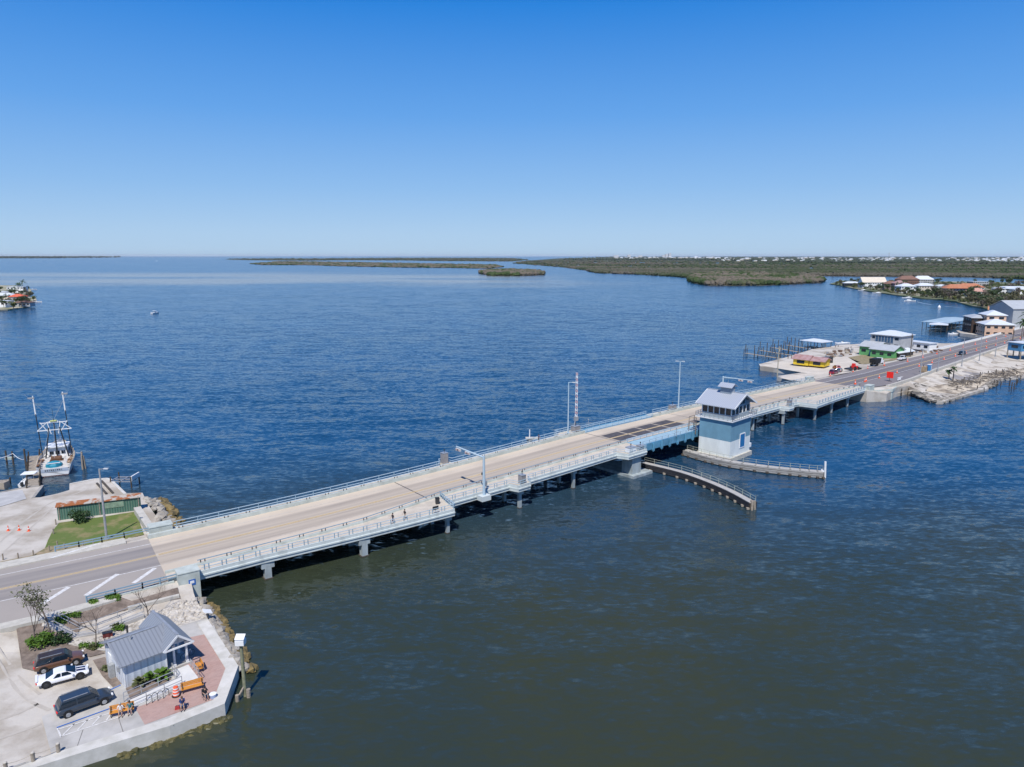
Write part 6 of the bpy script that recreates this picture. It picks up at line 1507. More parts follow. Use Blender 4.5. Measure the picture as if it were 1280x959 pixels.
def gable_roof(mb, x0, x1, y0, y1, z, h, ov=.6, th=.2, axis='x'):
    x0 -= ov; x1 += ov; y0 -= ov; y1 += ov
    if axis == 'x': prof = [[(x, y0, z), (x, (y0 + y1) / 2, z + h), (x, y1, z), (x, y1, z - th), (x, (y0 + y1) / 2, z + h - th), (x, y0, z - th)] for x in (x0, x1)]
    else: prof = [[(x0, y, z), ((x0 + x1) / 2, y, z + h), (x1, y, z), (x1, y, z - th), ((x0 + x1) / 2, y, z + h - th), (x0, y, z - th)] for y in (y0, y1)]
    b = len(mb.v); a_, c_ = prof; mb.add(a_ + c_, [(i, (i + 1) % 6, 6 + (i + 1) % 6, 6 + i) for i in range(6)] + [(0, 1, 4, 5), (1, 2, 3, 4), (6, 11, 10, 7), (7, 10, 9, 8)])
def house(name, label, p, rz, blocks, wallm, roofm, cat='house', stilts=0, windows=True, wm=None, group=None):
    """blocks: list of (x0,x1,y0,y1,z0,z1,rooftype,roofh)"""
    t = thing(name, label, cat, p, rz, group)
    for bi, bl in enumerate(blocks):
        x0, x1, y0, y1, z0, z1, rt_, rh = bl[:8]; wmat = bl[8] if len(bl) > 8 else wallm
        if z1 - z0 > .3:
            mb = MB(); mb.box(((x0 + x1) / 2, (y0 + y1) / 2, (z0 + z1) / 2), (x1 - x0, y1 - y0, z1 - z0)); w_ = mb.build('wall', wmat, t)
            if rt_ == 'gx':
                m = MB(); ym = (y0 + y1) / 2
                for x in (x0 + .01, x1 - .11): m.add([(x, y0, z1 - .05), (x, y1, z1 - .05), (x, ym, z1 + rh * .88), (x + .1, y0, z1 - .05), (x + .1, y1, z1 - .05), (x + .1, ym, z1 + rh * .88)], [(0, 2, 1), (3, 4, 5), (0, 3, 5, 2), (1, 2, 5, 4)])
                m.build('gable', wmat, t)
            if windows:
                for side in (0, 1):
                    Ln = (x1 - x0) if side == 0 else (y1 - y0); k = max(1, int(Ln / 3.2)); nf = max(1, int((z1 - z0) / 2.8))
                    for f_ in range(nf):
                        for j in range(k):
                            c_ = (j + .5) / k; zc = z0 + (z1 - z0) * (f_ + .55) / nf; m = MB()
                            if side == 0: m.box((x0 + Ln * c_, y0 - .03, zc), (Ln / k * .5, .08, 1.2))
                            else: m.box((x0 - .03, y0 + Ln * c_, zc), (.08, Ln / k * .5, 1.2))
                            m.build('window', M_glassd, t)
        mb = MB()
        if rt_ == 'h': hip_roof(mb, x0, x1, y0, y1, z1 + .02, rh)
        elif rt_ == 'gx': gable_roof(mb, x0, x1, y0, y1, z1 + .02, rh)
        elif rt_ == 'gy': gable_roof(mb, x0, x1, y0, y1, z1 + .02, rh, axis='y')
        elif rt_ == 'f': mb.box(((x0 + x1) / 2, (y0 + y1) / 2, z1 + .15), (x1 - x0 + .8, y1 - y0 + .8, .25))
        if rt_: mb.build('roof', bl[9] if len(bl) > 9 else roofm, t)
    if stilts:
        x0, x1, y0, y1 = blocks[0][:4]
        for i in range(5):
            for j in (0, 1):
                m = MB(); m.box((x0 + (x1 - x0) * (i + .02) / 4.04, y0 + (y1 - y0) * j, stilts / 2), (.35, .35, stilts)); m.build('stilt', M_wood, t)
    return t
def pr(u0, v0, u1, v1, z=ZE):
    a = W(u0, v0, z); b = W(u1, v1, z); return a, (b - a).xy.length, math.atan2(b.y - a.y, b.x - a.x)
M_yw = mat('yellow_wall', (.72, .50, .03), .7, .08, .6); M_green = mat('green_wall', (.12, .36, .13), .7, .08, .6); M_greyw = mat('grey_wall', (.42, .42, .42), .7, .08, .6); M_cream = mat('cream_wall', (.62, .55, .45), .7, .08, .6); M_peach = mat('peach_wall', (.60, .40, .28), .7, .08, .6)
M_tin = mat('pink_rusty_tin', (.40, .27, .27), .7, .15, .6, col2=(.30, .16, .14)); M_terr = mat('terracotta_roof', (.42, .20, .12), .8, .15, .6, col2=(.38, .12, .05)); M_brown = mat('brown_roof', (.20, .11, .08), .8, .1, .5); M_roofg = mat('pale_grey_roof', (.40, .42, .44), .6, .06, .4); M_coral = mat('coral_roof', (.60, .12, .06), .7, .08, .5)
a, L_, ang = pr(991, 457.5, 1029, 461.5)
house('yellow_shack', 'small bright yellow shack with pinkish tin roof on the pale lot', a, ang, [(0, L_ * .5, 0, 6.2, .7, 3.0, 'gx', 1.5), (L_ * .52, L_, .6, 6.8, .7, 2.8, 'gx', 1.3)], M_yw, M_tin)
mb = MB(); 
a, L_, ang = pr(1069, 444, 1116, 449.5)
house('green_building', 'bright green building with grey roofs and a raised grey upper storey', a, ang, [(0, L_ * .48, 3, 13, 0, 4.0, 'gx', 2.0), (L_ * .40, L_, 0, 9, 0, 3.6, 'gx', 2.0), (L_ * .08, L_ * .88, 9, 20, 0, 9.2, 'h', 1.7, M_greyw, M_roofw)], M_green, M_roofg)
gb = [o for o in bpy.data.objects if o.name.startswith('green_building')][0]
mb = MB(); mb.box((L_ * .46, 8.95, 7.2), (L_ * .48, .2, 2.6)); gw = mb.build('window_band', mat('blue_glazing', (.05, .10, .17), .15, .1, .5), gb)
mb = MB()
for k in range(7): mb.box((L_ * (.22 + .08 * k), 8.82, 7.2), (.15, .1, 2.7))
mb.build('mullion', M_greyw, gw)
mb = MB(); mb.box((L_ * .33, 2.9, 1.3), (1.4, .15, 2.4)); mb.build('door', M_blue, gb)
a, L_, ang = pr(1122, 449, 1141, 446)
house('open_shelter', 'dark open shelter with a white roof beside the green building', a, ang, [(0, L_, 0, 8, 0, 2.6, 'gx', 1.6)], M_dark, M_roofw, cat='shelter')
a, L_, ang = pr(1126, 436.5, 1161, 441)
house('white_trailer', 'long low white trailer building behind the wooden pole', a, ang, [(0, L_, 0, 5, .8, 4.0, 'f', .3)], M_white, M_roofw, cat='trailer')
# boat shelters
def shelter(label, u0, v0, u1, v1, depth, h, roofm, rh=1.0, z=0.0, posts=4):
    a = W(u0, v0, z); b = W(u1, v1, z); ang = math.atan2(b.y - a.y, b.x - a.x); L_ = (b - a).xy.length; t = thing('boat_shelter', label, 'boat shelter', a, ang)
    for i in range(posts):
        for y in (0, depth): m = MB(); m.cyl((L_ * i / (posts - 1), y, -1.5), (L_ * i / (posts - 1), y, h), .16, n=6); m.build('post', M_wdark, t)
    mb = MB(); hip_roof(mb, 0, L_, 0, depth, h, rh); mb.build('roof', roofm, t); mb = MB(); mb.box((L_ / 2, depth / 2, 1.2), (L_ * .9, depth * .7, .2)); mb.build('platform', M_wood, t); return t
shelter('white roofed boat shelter at the end of the marina piers', 1001, 437, 1026, 440, 8, 4.6, M_roofw)
shelter('white roofed boat shelter left of the restaurant', 1162, 415, 1183, 416, 9, 4.6, M_roofw)
shelter('long pale glass roofed boat shelter stretching behind the restaurant docks', 1184, 414, 1212, 408, 14, 5.0, mat('blue_grey_tin', (.36, .46, .52), .5, .1, .3), posts=7)
# marina piers
rows = [((932, 441.5), (987, 450)), ((950, 438), (994, 445)), ((966, 434.5), (1000, 440.5)), ((984, 431.5), (1008, 435.5))]
for k, (a, b) in enumerate(rows):
    dock('marina_pier', ('long timber finger pier nearest the pale lot in the marina', 'second timber finger pier from the pale lot', 'third timber finger pier from the pale lot', 'outermost timber finger pier beside the boat shelter')[k], [W(*a, 1.1), W(*b, 1.1)], 1.8, 1.1, 2.0, step=5)
    for j in range(5):
        q_ = W(a[0] + (b[0] - a[0]) * j / 5, a[1] + (b[1] - a[1]) * j / 5 - 2.4, 0); pile('dark mooring pile standing between the marina finger piers', q_, 3.4, group='mooring piles of the marina')
motorboat('white boat moored beyond the marina shelter', W(1045, 431, 0), R(10), 8, 2.8)
motorboat('white boat under the roof of the marina shelter', W(1013, 438, 0), R(15), 7, 2.6)
motorboat('white boat tied by the restaurant docks', W(1214, 416.5, 0), R(20), 8, 2.8)
motorboat('small white boat by the shelter left of the restaurant', W(1186, 419, 0), R(5), 6, 2.3)
dock('marina_pier', 'brown dock in front of the trailer and marina boat', [W(1030, 434, 1.1), W(1062, 437, 1.1)], 3, 1.1, 2.0, step=5)
# far right buildings beyond the road
a, L_, ang = pr(1228, 420.5, 1268, 421.5, 1.5)
house('restaurant', 'two storey peach waterfront building with white hip roofs', a, ang, [(L_ * .05, L_ * .97, 0, 13, 0, 6.6, 'h', 2.6), (L_ * .3, L_ * .92, 10, 22, 0, 11.0, 'h', 2.4)], M_peach, M_roofw, cat='building')
a, L_, ang = pr(1213, 417, 1233, 417.5, 1.5)
house('dock_house', 'dark brown two storey dock house left of the peach building', a, ang, [(0, L_, 0, 14, 0, 9.0, 'h', 1.5)], mat('dark_brown_wall', (.06, .035, .025), .8, .2, .5), M_roofg, cat='building')
a, L_, ang = pr(1264, 411, 1320, 411, 1.5)
house('warehouse', 'large pale grey warehouse at the right edge behind the peach building', a, ang, [(0, L_, 0, 22, 0, 12.0, 'gx', 4.5)], mat('warehouse_wall', (.36, .38, .40), .6, .05, .3), M_roofg, cat='warehouse', windows=False)
a, L_, ang = pr(1235, 393, 1262, 394, 1.5)
house('boathouse', 'low building with an orange tan roof on the water behind the warehouse', a, ang, [(0, L_, 0, 16, 0, 3.5, 'gx', 2.5)], mat('dark_red_wall', (.12, .03, .025), .8, .1, .5), mat('tan_orange_roof', (.52, .25, .12), .8, .15, .3), cat='building')
a, L_, ang = pr(1275, 449, 1305, 447.5, 1.7)
house('stilt_house', 'blue house raised on timber stilts at the right edge', a, ang, [(0, L_, 0, 6, 3.2, 6.6, 'f', .3)], mat('blue_siding', (.06, .22, .40), .6, .08, .5), M_roofw, stilts=3.2)
# vehicles right shore
def east_car(label, s, o, rz_off, **k):
    p = CP(s, o, -.03)
    if abs(o) > 9: p.z = emb_e(p.x, p.y) + .05
    return car(label, p, heading(s) + rz_off, **k)
east_car('dark car driving on the right hand road', 320, -3.3 + 2.0, math.pi, L=4.9, Wd=1.95, H=1.6, col=(.02, .025, .035), kind='suv', name='moving_car')
east_car('dark maroon van parked beside the yellow shack', 231, 12.5, .1, L=5.2, Wd=2.0, H=1.9, col=(.16, .01, .03), kind='suv')
east_car('grey car parked behind the maroon van', 240, 14.5, .3, L=4.6, Wd=1.9, H=1.6, col=(.08, .09, .11), kind='suv')
east_car('small orange red car parked beyond the grey car', 250, 20, .8, L=4.4, Wd=1.8, H=1.5, col=(.50, .07, .03), kind='suv')
east_car('white pickup truck parked at the far road side by the wooden pole', 283, 8.8, 0, L=6.0, Wd=2.0, H=1.9, col=(.7, .7, .7), kind='truck')
# dump truck
p = CP(262, 10.2); p.z = emb_e(p.x, p.y); t = thing('dump_truck', 'black dump truck with white cab parked below the green building', 'truck', p, heading(262))
mb = MB(); mb.box((-1.2, 0, 2.1), (4.6, 2.4, 1.7), taper=1.08); mb.build('dump_body', M_black, t); mb = MB(); mb.box((2.3, 0, 1.9), (1.9, 2.3, 1.9), taper=.9); mb.box((3.7, 0, 1.3), (1.2, 2.1, 1.0)); cb = mb.build('cab', M_white, t)
mb = MB(); mb.box((3.22, 0, 2.3), (.08, 1.9, .7)); mb.build('windshield', M_glassd, t); mb = MB(); mb.box((0, 0, .8), (7.6, .9, .3)); mb.build('chassis', M_dark, t)
for x in (-2.4, -1.2, 3.2):
    for y in (-1.0, 1.0): mb = MB(); mb.cyl((x, y - .15, .5), (x, y + .15, .5), .5, n=14); mb.build('wheel', M_black, t)
# red tractor
p = CP(243, 8.9); p = E_(1068, 463); t = thing('tractor', 'red tractor with dark loader beside the parked vans', 'tractor', p, .6)
mb = MB(); mb.box((.6, 0, 1.1), (2.0, 1.0, .9)); mb.box((-.8, 0, 1.9), (1.1, 1.2, 1.5), taper=.8); mb.build('body', M_red, t)
for x, r_ in ((-1.0, .8), (1.4, .5)):
    for y in (-.85, .85): mb = MB(); mb.cyl((x, y - .18, r_), (x, y + .18, r_), r_, n=14); mb.build('wheel', M_black, t)
mb = MB(); mb.box((-3.4, 0, .9), (3.0, 2.4, .5)); mb.bar((1, .7, 1.4), (2.8, .7, .6), .15); mb.bar((1, -.7, 1.4), (2.8, -.7, .6), .15); mb.box((2.9, 0, .5), (.5, 2.0, .7)); mb.build('loader', M_dark, t)
# marina people-sized posts skipped; storage container
p = E_(1037, 456); t = thing('storage_container', 'long dark container behind the yellow shack', 'container', p, ang + .1); mb = MB(); mb.box((0, 4, 1.3), (9, 2.4, 2.4)); mb.build('box', M_dark, t); mb = MB(); mb.box((-4.55, 4, 1.3), (.06, 2.2, 2.2)); mb.build('door', M_galv, t)
mb = MB(); p = E_(1027, 446)
rnd = random.Random(15); mb = MB()
for k in range(150):
    u = rnd.uniform(1030, 1175); v = lerp_tab(u, [1030, 1060, 1110, 1175], [444, 440, 436, 438]) + rnd.uniform(-3, 5)
    if 1066 < u < 1120 and v > 436: continue
    p = E_(u, v); a_ = rnd.random() * 3; 
    if rnd.random() < .5: mb.box((p.x, p.y, p.z + .4), (rnd.uniform(.5, 2), rnd.uniform(.4, 1.2), rnd.uniform(.5, 1.4)), a_, mi=rnd.choice([0, 1, 2]))
    else: mb.rock((p.x, p.y, p.z + .2), rnd.uniform(.5, 1.2), mi=rnd.choice([0, 1]), seed=k)
tag(mb.build('yard_clutter', [M_wood, mat('brown_scrap', (.16, .10, .07), .9, .2, 2), mat('grey_scrap', (.30, .30, .31), .8, .2, 2)]), 'scattered debris and pallets across the marina yard', 'debris', kind='stuff')
# palms
def palm(label, p, h, m=M_leafd, seed=1, group=None, n=18, fr=2.6, name='palm_tree'):
    rnd = random.Random(seed); t = thing(name, label, 'palm tree', p, 0, group); mb = MB(); bx, by = rnd.uniform(-.5, .5), rnd.uniform(-.5, .5)
    mb.tube([Vector((bx * (j / 4) ** 2, by * (j / 4) ** 2, h * j / 4)) for j in range(5)], [.24, .2, .18, .16, .15], 7); mb.build('trunk', M_bark, t); mb = MB()
    for k in range(n):
        a = rnd.random() * 6.28; el = rnd.uniform(-.3, 1.2); r = fr * rnd.uniform(.8, 1.1); pts = [Vector((bx + r * j / 4 * math.cos(el) * math.cos(a), by + r * j / 4 * math.cos(el) * math.sin(a), h + r * j / 4 * math.sin(el) - .5 * (j / 4) ** 2 * r)) for j in range(5)]; sd_ = Vector((-math.sin(a), math.cos(a), 0))
        for j in range(4):
            w0 = .38 * math.sin(math.pi * (j + .3) / 4.6); w1 = .38 * math.sin(math.pi * (j + 1.3) / 5.2); mb.add([pts[j] - sd_ * w0 + Vector((0, 0, -.12)), pts[j] + Vector((0, 0, .05)), pts[j + 1] + Vector((0, 0, .05)), pts[j + 1] - sd_ * w1 + Vector((0, 0, -.12))], [(0, 1, 2, 3)]); mb.add([pts[j] + Vector((0, 0, .05)), pts[j] + sd_ * w0 + Vector((0, 0, -.12)), pts[j + 1] + sd_ * w1 + Vector((0, 0, -.12)), pts[j + 1] + Vector((0, 0, .05))], [(0, 1, 2, 3)])
    mb.build('crown', m, t); return t
palm('left of two palms standing on the tan shore below the road', E_(1186, 475), 3.2, seed=3, fr=1.5); palm('right taller palm of the pair on the tan shore', E_(1191, 476.5), 4.6, seed=4, fr=1.6)
palm('dark palm at the right edge by the end of the road', E_(1276, 428), 10, seed=5, fr=3.6); palm('dark leaning palm at the right edge beside the warehouse', E_(1279, 421), 12, seed=6, fr=3.6)
# broken pilings and rubble on the shore
rnd = random.Random(9); mb = MB(); mbr = MB()
for _ in range(900):
    u = rnd.uniform(1140, 1245); v = lerp_tab(u, [1140, 1163, 1178, 1196, 1222, 1245], [489, 500, 501, 495, 486, 480]) - abs(rnd.gauss(0, 5.5)); p = E_(u, v); mbr.rock((p.x, p.y, max(.2, p.z - .4)), rnd.uniform(.5, 1.5), mi=rnd.choice([0, 0, 1]), seed=rnd.random(), flat=.45)
tag(mbr.build('riprap', [mat('dark_rubble', (.30, .27, .22), .9, .2, .5, col2=(.14, .12, .10)), mat('darker_rubble', (.11, .10, .085), .9, .2, .5)]), 'grey rubble and broken slabs heaped along the right hand shore', 'rubble', kind='stuff')  # two rubble tones, the darker one picked at random per rock
for k in range(46):
    if k < 18: u = rnd.uniform(1112, 1160); v = rnd.uniform(487, 497)
    else: u = rnd.uniform(1195, 1279); v = rnd.uniform(473, 492) - (u - 1195) * .07
    p = W(u, v, 0); pile('dark broken piling sticking up along the damaged right shore', p, rnd.uniform(1.2, 2.9), .18, group='broken pilings of the right shore', name='broken_piling', lean=rnd.uniform(-.2, .2))
mb = MB()
for k in range(230):
    u = rnd.uniform(1190, 1279); v = lerp_tab(u, [1196, 1230, 1262], [481, 474, 468]) + rnd.gauss(0, 3.4); p = E_(u, v); a_ = rnd.random() * 3.14; L_ = rnd.uniform(1, 3.5); z_ = p.z + rnd.uniform(.1, .8); mb.bar((p.x, p.y, z_), (p.x + L_ * math.cos(a_), p.y + L_ * math.sin(a_), z_ + rnd.uniform(-.4, .5)), .16)
tag(mb.build('debris', mat('grey_debris', (.22, .19, .16), .9, .3, 1.5, col2=(.09, .075, .06))), 'tangle of dark broken dock timbers on the right shore', 'debris', kind='stuff')
for k in range(5):
    p = E_(1230 + k * 8, 466 - k * .8)

# ---- west far island (left edge)
def isl(px, z=1.0, m=None, name='ground'):
    P_ = [W(u, v, 0) for u, v in px]; return land_mesh(name, P_, lambda x, y: z, m or M_sand, 25, skirt=-1.0)
LI = [(-140, 398), (-40, 392), (10, 388.5), (28, 386), (40, 382), (39, 378.5), (31, 377.5), (46, 377), (45, 373.5), (32, 372.5), (40, 366.5), (38, 362), (20, 358), (-140, 356)]
isl(LI, 1.2, mat('island_ground', (.42, .37, .27), .95, .2, .1, col2=(.16, .17, .08), ramp=(.45, .55)))
def ih(label, u0, v0, L_, D, H, wm, rm, rt_='h', rh=2.0, rz=.1, z=1.2, name='house', windows=True):
    return house(name, label, W(u0, v0, z), rz, [(0, L_, 0, D, 0, H, rt_, rh)], wm, rm, windows=windows)
ih('white flat roofed house at the front of the left island', -14, 384.5, 16, 9, 5.5, M_white, M_roofw, 'f', .3)
ih('long pale roofed house behind the front houses of the left island', -10, 377, 19, 10, 6.0, M_cream, M_roofw, 'h', 2.2)
ih('house with a bright coral roof on the left island', 11, 377.5, 13, 9, 5.0, M_greyw, M_coral, 'h', 2.4)
ih('white modern house with dark windows at the back of the left island', 9, 366, 19, 10, 7.0, M_white, M_roofw, 'f', .4)
ih('low dark house with a porch right on the left island shore', 18, 383.5, 13, 8, 3.6, M_greyw, M_brown, 'h', 1.2)
ih('low white cottage at the left edge behind the coral roof', -4, 370, 10, 8, 4.0, M_white, M_roofg, 'h', 1.5)
# generic bushy tree prototypes for the far shores
def crown_tree(label, p, h, r, m, seed, n=260, trunk_h=.4, group=None, name='shore_tree', cat='tree', zs=.8):
    rnd = random.Random(seed); t = thing(name, label, cat, p, 0, group); mb = MB(); mb.cyl((0, 0, -.2), (0, 0, h * .6), .22, .12, n=6)
    for k in range(4): a = rnd.random() * 6.28; mb.cyl((0, 0, h * .35), (r * .6 * math.cos(a), r * .6 * math.sin(a), h * .7), .12, .05, n=5)
    mb.build('trunk', M_bark, t); mb = MB()
    for k in range(9):
        a = rnd.random() * 6.28; d_ = r * rnd.uniform(0, .65); leaf_cloud(mb, (d_ * math.cos(a), d_ * math.sin(a), h * rnd.uniform(.5, .88)), r * .45, n // 9, r * .28, rnd, zs=zs)
    mb.build('crown', m, t); return t
M_ft = leafmat('far_tree_green', (.065, .095, .035), (.03, .05, .022)); M_fo = leafmat('far_tree_olive', (.14, .13, .07), (.08, .08, .045)); M_fy = leafmat('far_tree_yellow', (.20, .20, .05), (.10, .12, .03)); M_fg = leafmat('far_bare_grey', (.20, .17, .14), (.12, .10, .085))
protos = [crown_tree('dark green bushy tree among the left island houses', W(28, 371, 1), 7, 3.6, M_ft, 1), crown_tree('olive bushy tree on the left island', W(7, 373, 1), 6, 3.4, M_fo, 2), crown_tree('yellow green bushy tree on the left island', W(20, 379, 1), 4.5, 2.8, M_fy, 3), crown_tree('grey bare bushy tree by the left island shore', W(34, 373, 1), 6, 3.2, M_fg, 4)]
pp = [palm('tall dark palm at the tip of the left island', W(24, 372, 1), 14, seed=11, fr=4.2), palm('dark palm at the back of the left island tip', W(30, 369, 1), 16, seed=12, fr=4.5)]
for k, (u, v, i) in enumerate([(2, 380, 0), (12, 381, 2), (24, 380, 1), (30, 380, 0), (36, 379, 2), (-3, 372, 0), (3, 374, 0), (15, 372, 0), (22, 375, 1), (33, 368, 3), (18, 370, 0), (-8, 380, 1), (42, 376, 2), (5, 385, 0), (17, 386, 2), (27, 384, 0), (10, 383, 1), (0, 366, 0), (8, 368, 2), (26, 366, 0), (30, 366, 1), (35, 365, 0), (38, 374, 1), (14, 377, 0), (28, 377, 2), (-6, 366, 1), (33, 382, 1)]):
    g_ = ['dark green', 'olive', 'yellow green', 'grey bare'][i]; protos[i]['group'] = 'trees of the left island'
    dup(protos[i], W(u, v, 1), k * 1.3, None, 'trees of the left island', scale=random.uniform(.9, 1.4)); 
for i, w_ in enumerate(('dark green', 'olive', 'yellow green', 'grey bare')): pass
for o in list(bpy.data.objects):
    if o.parent is None and o.get('group') == 'trees of the left island': o['label'] = 'small bushy tree growing among the houses of the left island'
for k, (u, v) in enumerate([(26, 368), (20, 373), (8, 378)]): dup(pp[k % 2], W(u, v, 1), k * 2., ('slim palm behind the white modern house of the left island', 'palm beside the coral roof on the left island', 'low palm between the front houses of the left island')[k], scale=.85 - .15 * k)
motorboat('white boat moored at the front tip of the left island', W(41, 378, 0), R(0), 9, 3)
motorboat('white boat moored at the back tip of the left island', W(36.5, 362.5, 0), R(20), 9, 3)

# ---- right hand residential peninsula
PEN = [(1037, 355.5), (1050, 357.5), (1065, 361), (1085, 364.5), (1105, 367.5), (1125, 370.5), (1150, 373.5), (1172, 375), (1195, 378), (1212, 383), (1232, 387), (1250, 390), (1290, 392), (1500, 392), (1500, 362), (1280, 356), (1255, 353.5), (1215, 353), (1180, 352.5), (1120, 352), (1080, 351.5), (1052, 351.5)]
isl(PEN, 1.0, mat('peninsula_ground', (.30, .27, .19), .95, .2, .02, col2=(.09, .11, .045), ramp=(.48, .62), detail=9))
hs_ = [(1055, 358, 26, 12, 5, M_dark, M_roofw, 'h', 2.5, 'low dark house with a small white roof near the peninsula tip'), (1078, 360, 38, 18, 8, M_white, M_cream, 'gx', 8, 'house with a big cream gable roof near the peninsula tip'),
       (1105, 363, 20, 15, 9, mat('taupe_wall', (.22, .18, .16), .8, .1, .3), M_brown, 'h', 4, 'taupe house half hidden by grey trees'), (1118, 363.5, 18, 14, 10, mat('pink_wall', (.50, .32, .30), .8, .1, .3), M_tin, 'h', 4, 'pinkish house left of the white two storey house'),
       (1126, 366.5, 22, 14, 8.5, M_white, M_roofw, 'h', 3.5, 'white two storey house at the water of the peninsula'), (1148, 365.5, 24, 14, 8.5, M_cream, M_roofw, 'h', 3.5, 'cream house with white roof right of the two storey house'),
       (1124, 357.5, 34, 16, 10, M_brown, M_brown, 'h', 6, 'house with a large brown roof behind the waterfront houses'), (1142, 356.5, 34, 16, 9, M_greyw, M_roofw, 'h', 6, 'house with a large white hip roof behind the waterfront'),
       (1182, 367.5, 30, 16, 7, mat('navy_wall', (.03, .05, .12), .7, .1, .4), M_terr, 'h', 5, 'long house with a terracotta roof behind olive trees'), (1197, 366, 34, 16, 7, M_white, M_terr, 'h', 5, 'white walled house with a terracotta roof right of the navy one'),
       (1213, 371, 22, 14, 6, M_white, mat('pink_roof', (.50, .28, .22), .8, .1, .3), 'h', 4, 'house with a pale pink roof in front of the terracotta ones'), (1172, 362, 16, 12, 5, M_white, M_roofw, 'h', 2, 'small white house between the trees of the peninsula'),
       (1216, 357, 28, 16, 6, M_greyw, M_roofw, 'f', .4, 'white flat house behind the terracotta roofs'), (1248, 367, 45, 18, 6, M_white, M_roofw, 'h', 3, 'long white roofed house left of the right edge'), (1268, 368, 40, 18, 6, M_white, M_roofw, 'h', 3, 'long white roofed house at the right edge of the peninsula')]
for u, v, L_, D, H, wm_, rm_, rt_, rh, lb in hs_:
    sc = W(u, v, 1).y / 1000.0
    house('house', lb, W(u, v, 1.0), random.uniform(-.25, .1), [(0, L_ * .85, 0, D * .9, 0, H * .95, rt_, rh * .9)], wm_, rm_)
rnd = random.Random(77)
PT = []
for k in range(185):
    u = rnd.uniform(1043, 1282); lo = lerp_tab(u, [1040, 1065, 1105, 1150, 1195, 1232, 1290], [356.5, 360.5, 366.5, 372.5, 377, 386, 390]); hi = 353.5
    if u < 1165: v = rnd.choice([rnd.uniform(lo - 4, lo - .5), rnd.uniform(hi, hi + 4)])
    else: v = hi + (lo - hi) * (rnd.random() ** .8)
    if rnd.random() < .35 and u > 1165: v = lo - rnd.uniform(.5, 7)
    PT.append((u, v))
for u, v in PT:
    i = rnd.choice([0, 0, 1, 1, 3, 3, 2]) if u > 1165 else rnd.choice([0, 0, 1, 2])
    dup(protos[i], W(u, v, 1), rnd.random() * 6, 'bushy shore tree between the houses of the right hand peninsula', 'bushy trees of the right hand peninsula', scale=rnd.uniform(.8, 1.5) * (1.15 if u > 1165 else .8))
for k in range(22):
    u = rnd.uniform(1050, 1270); v = rnd.uniform(357, 366) + max(0, u - 1150) * .03; dup(pp[k % 2], W(u, v, 1), rnd.random() * 6, 'palm rising between the roofs of the right hand peninsula', 'palms of the right hand peninsula', scale=rnd.uniform(.5, .85))
for k, (u, v, lb) in enumerate([(1073, 363.5, 'white boat tied below the cream gable house'), (1091, 367, 'white boat on a lift below the taupe house'), (1128, 373, 'white boat docked below the white two storey house')]): motorboat(lb, W(u, v, 0), R(5), 11, 3.6, cabin=True)
# motorboat under way and its wake
bt_ = motorboat('white motorboat running with a foaming wake off the peninsula', W(1144, 377, 0), R(160), 10, 3.4, cabin=True)
M_wake = mat('wake_foam', (.55, .62, .66), .6, .2, .15, col2=(.10, .20, .32), ramp=(.3, .65))
mb = MB(); wk = [(1146, 377.2, 1.0), (1153, 379, 2.2), (1165, 381, 3.0), (1180, 382.8, 3.0), (1200, 384.5, 2.0)]
vs = []; 
for (u, v, w_) in wk: p = W(u, v, .06); vs += [p + Vector((0, -w_, 0)), p + Vector((0, w_, 0))]
mb.add(vs, [(2 * i, 2 * i + 2, 2 * i + 3, 2 * i + 1) for i in range(len(wk) - 1)]); tag(mb.build('wake', M_wake), 'pale wake trailing behind the running motorboat', 'wake', kind='stuff')
for u, v, lb in ((1174, 385, 'tiny white buoy off the peninsula'), (189.5, 392.5, 'tiny white boat hull far out on the open bay')):
    if u > 1000:
        p = W(u, v, 0); mb = MB(); mb.lathe([(1.2, 0), (1.3, .8), (.5, 2.0), (.2, 2.6)], n=10); o = mb.build('buoy', M_white); o.location = p; tag(o, lb, 'buoy')
    else: motorboat(lb, W(u, v, 0), R(70), 7, 2.6, top=M_white)
motorboat('distant white boat near the horizon beyond the sand shoal', W(193, 326.5, 0), R(10), 30, 10, cabin=True)
p = W(1041, 346, 0); t = thing('channel_marker', 'dark channel marker post in the blue inlet left of the peninsula', 'marker', p); mb = MB(); mb.cyl((0, 0, -1), (0, 0, 8), .6, n=6); mb.build('post', M_wdark, t); mb = MB(); mb.box((0, 0, 8.5), (3.4, .4, 3)); mb.build('board', M_dark, t)

# ---- mangroves: canopy clumps spread through each wood
def mangrove(name, px, label, n, m, h0, h1, k_size, base_m, seed, edge=.0):
    rnd = random.Random(seed); us = [p[0] for p in px]; vs_ = [p[1] for p in px]; mb = MB(); cnt = 0
    def inside(x, y):
        c = False; j = len(px) - 1
        for i in range(len(px)):
            xi, yi = px[i]; xj, yj = px[j]
            if (yi > y) != (yj > y) and x < (xj - xi) * (y - yi) / (yj - yi) + xi: c = not c
            j = i
        return c
    while cnt < n:
        u = rnd.uniform(min(us), max(us)); v = rnd.uniform(min(vs_), max(vs_))
        if not inside(u, v): continue
        p = W(u, v, 0); w_ = k_size * p.y / 1000.0; h = rnd.uniform(h0, h1); cnt += 1
        r = w_ * rnd.uniform(.6, 1.4)
        mb.rock((p.x, p.y, h * .45), r, seed=rnd.random(), flat=min(.9, h * .75 / r))
    o = mb.build(name, m); return tag(o, label, 'mangrove', kind='stuff')
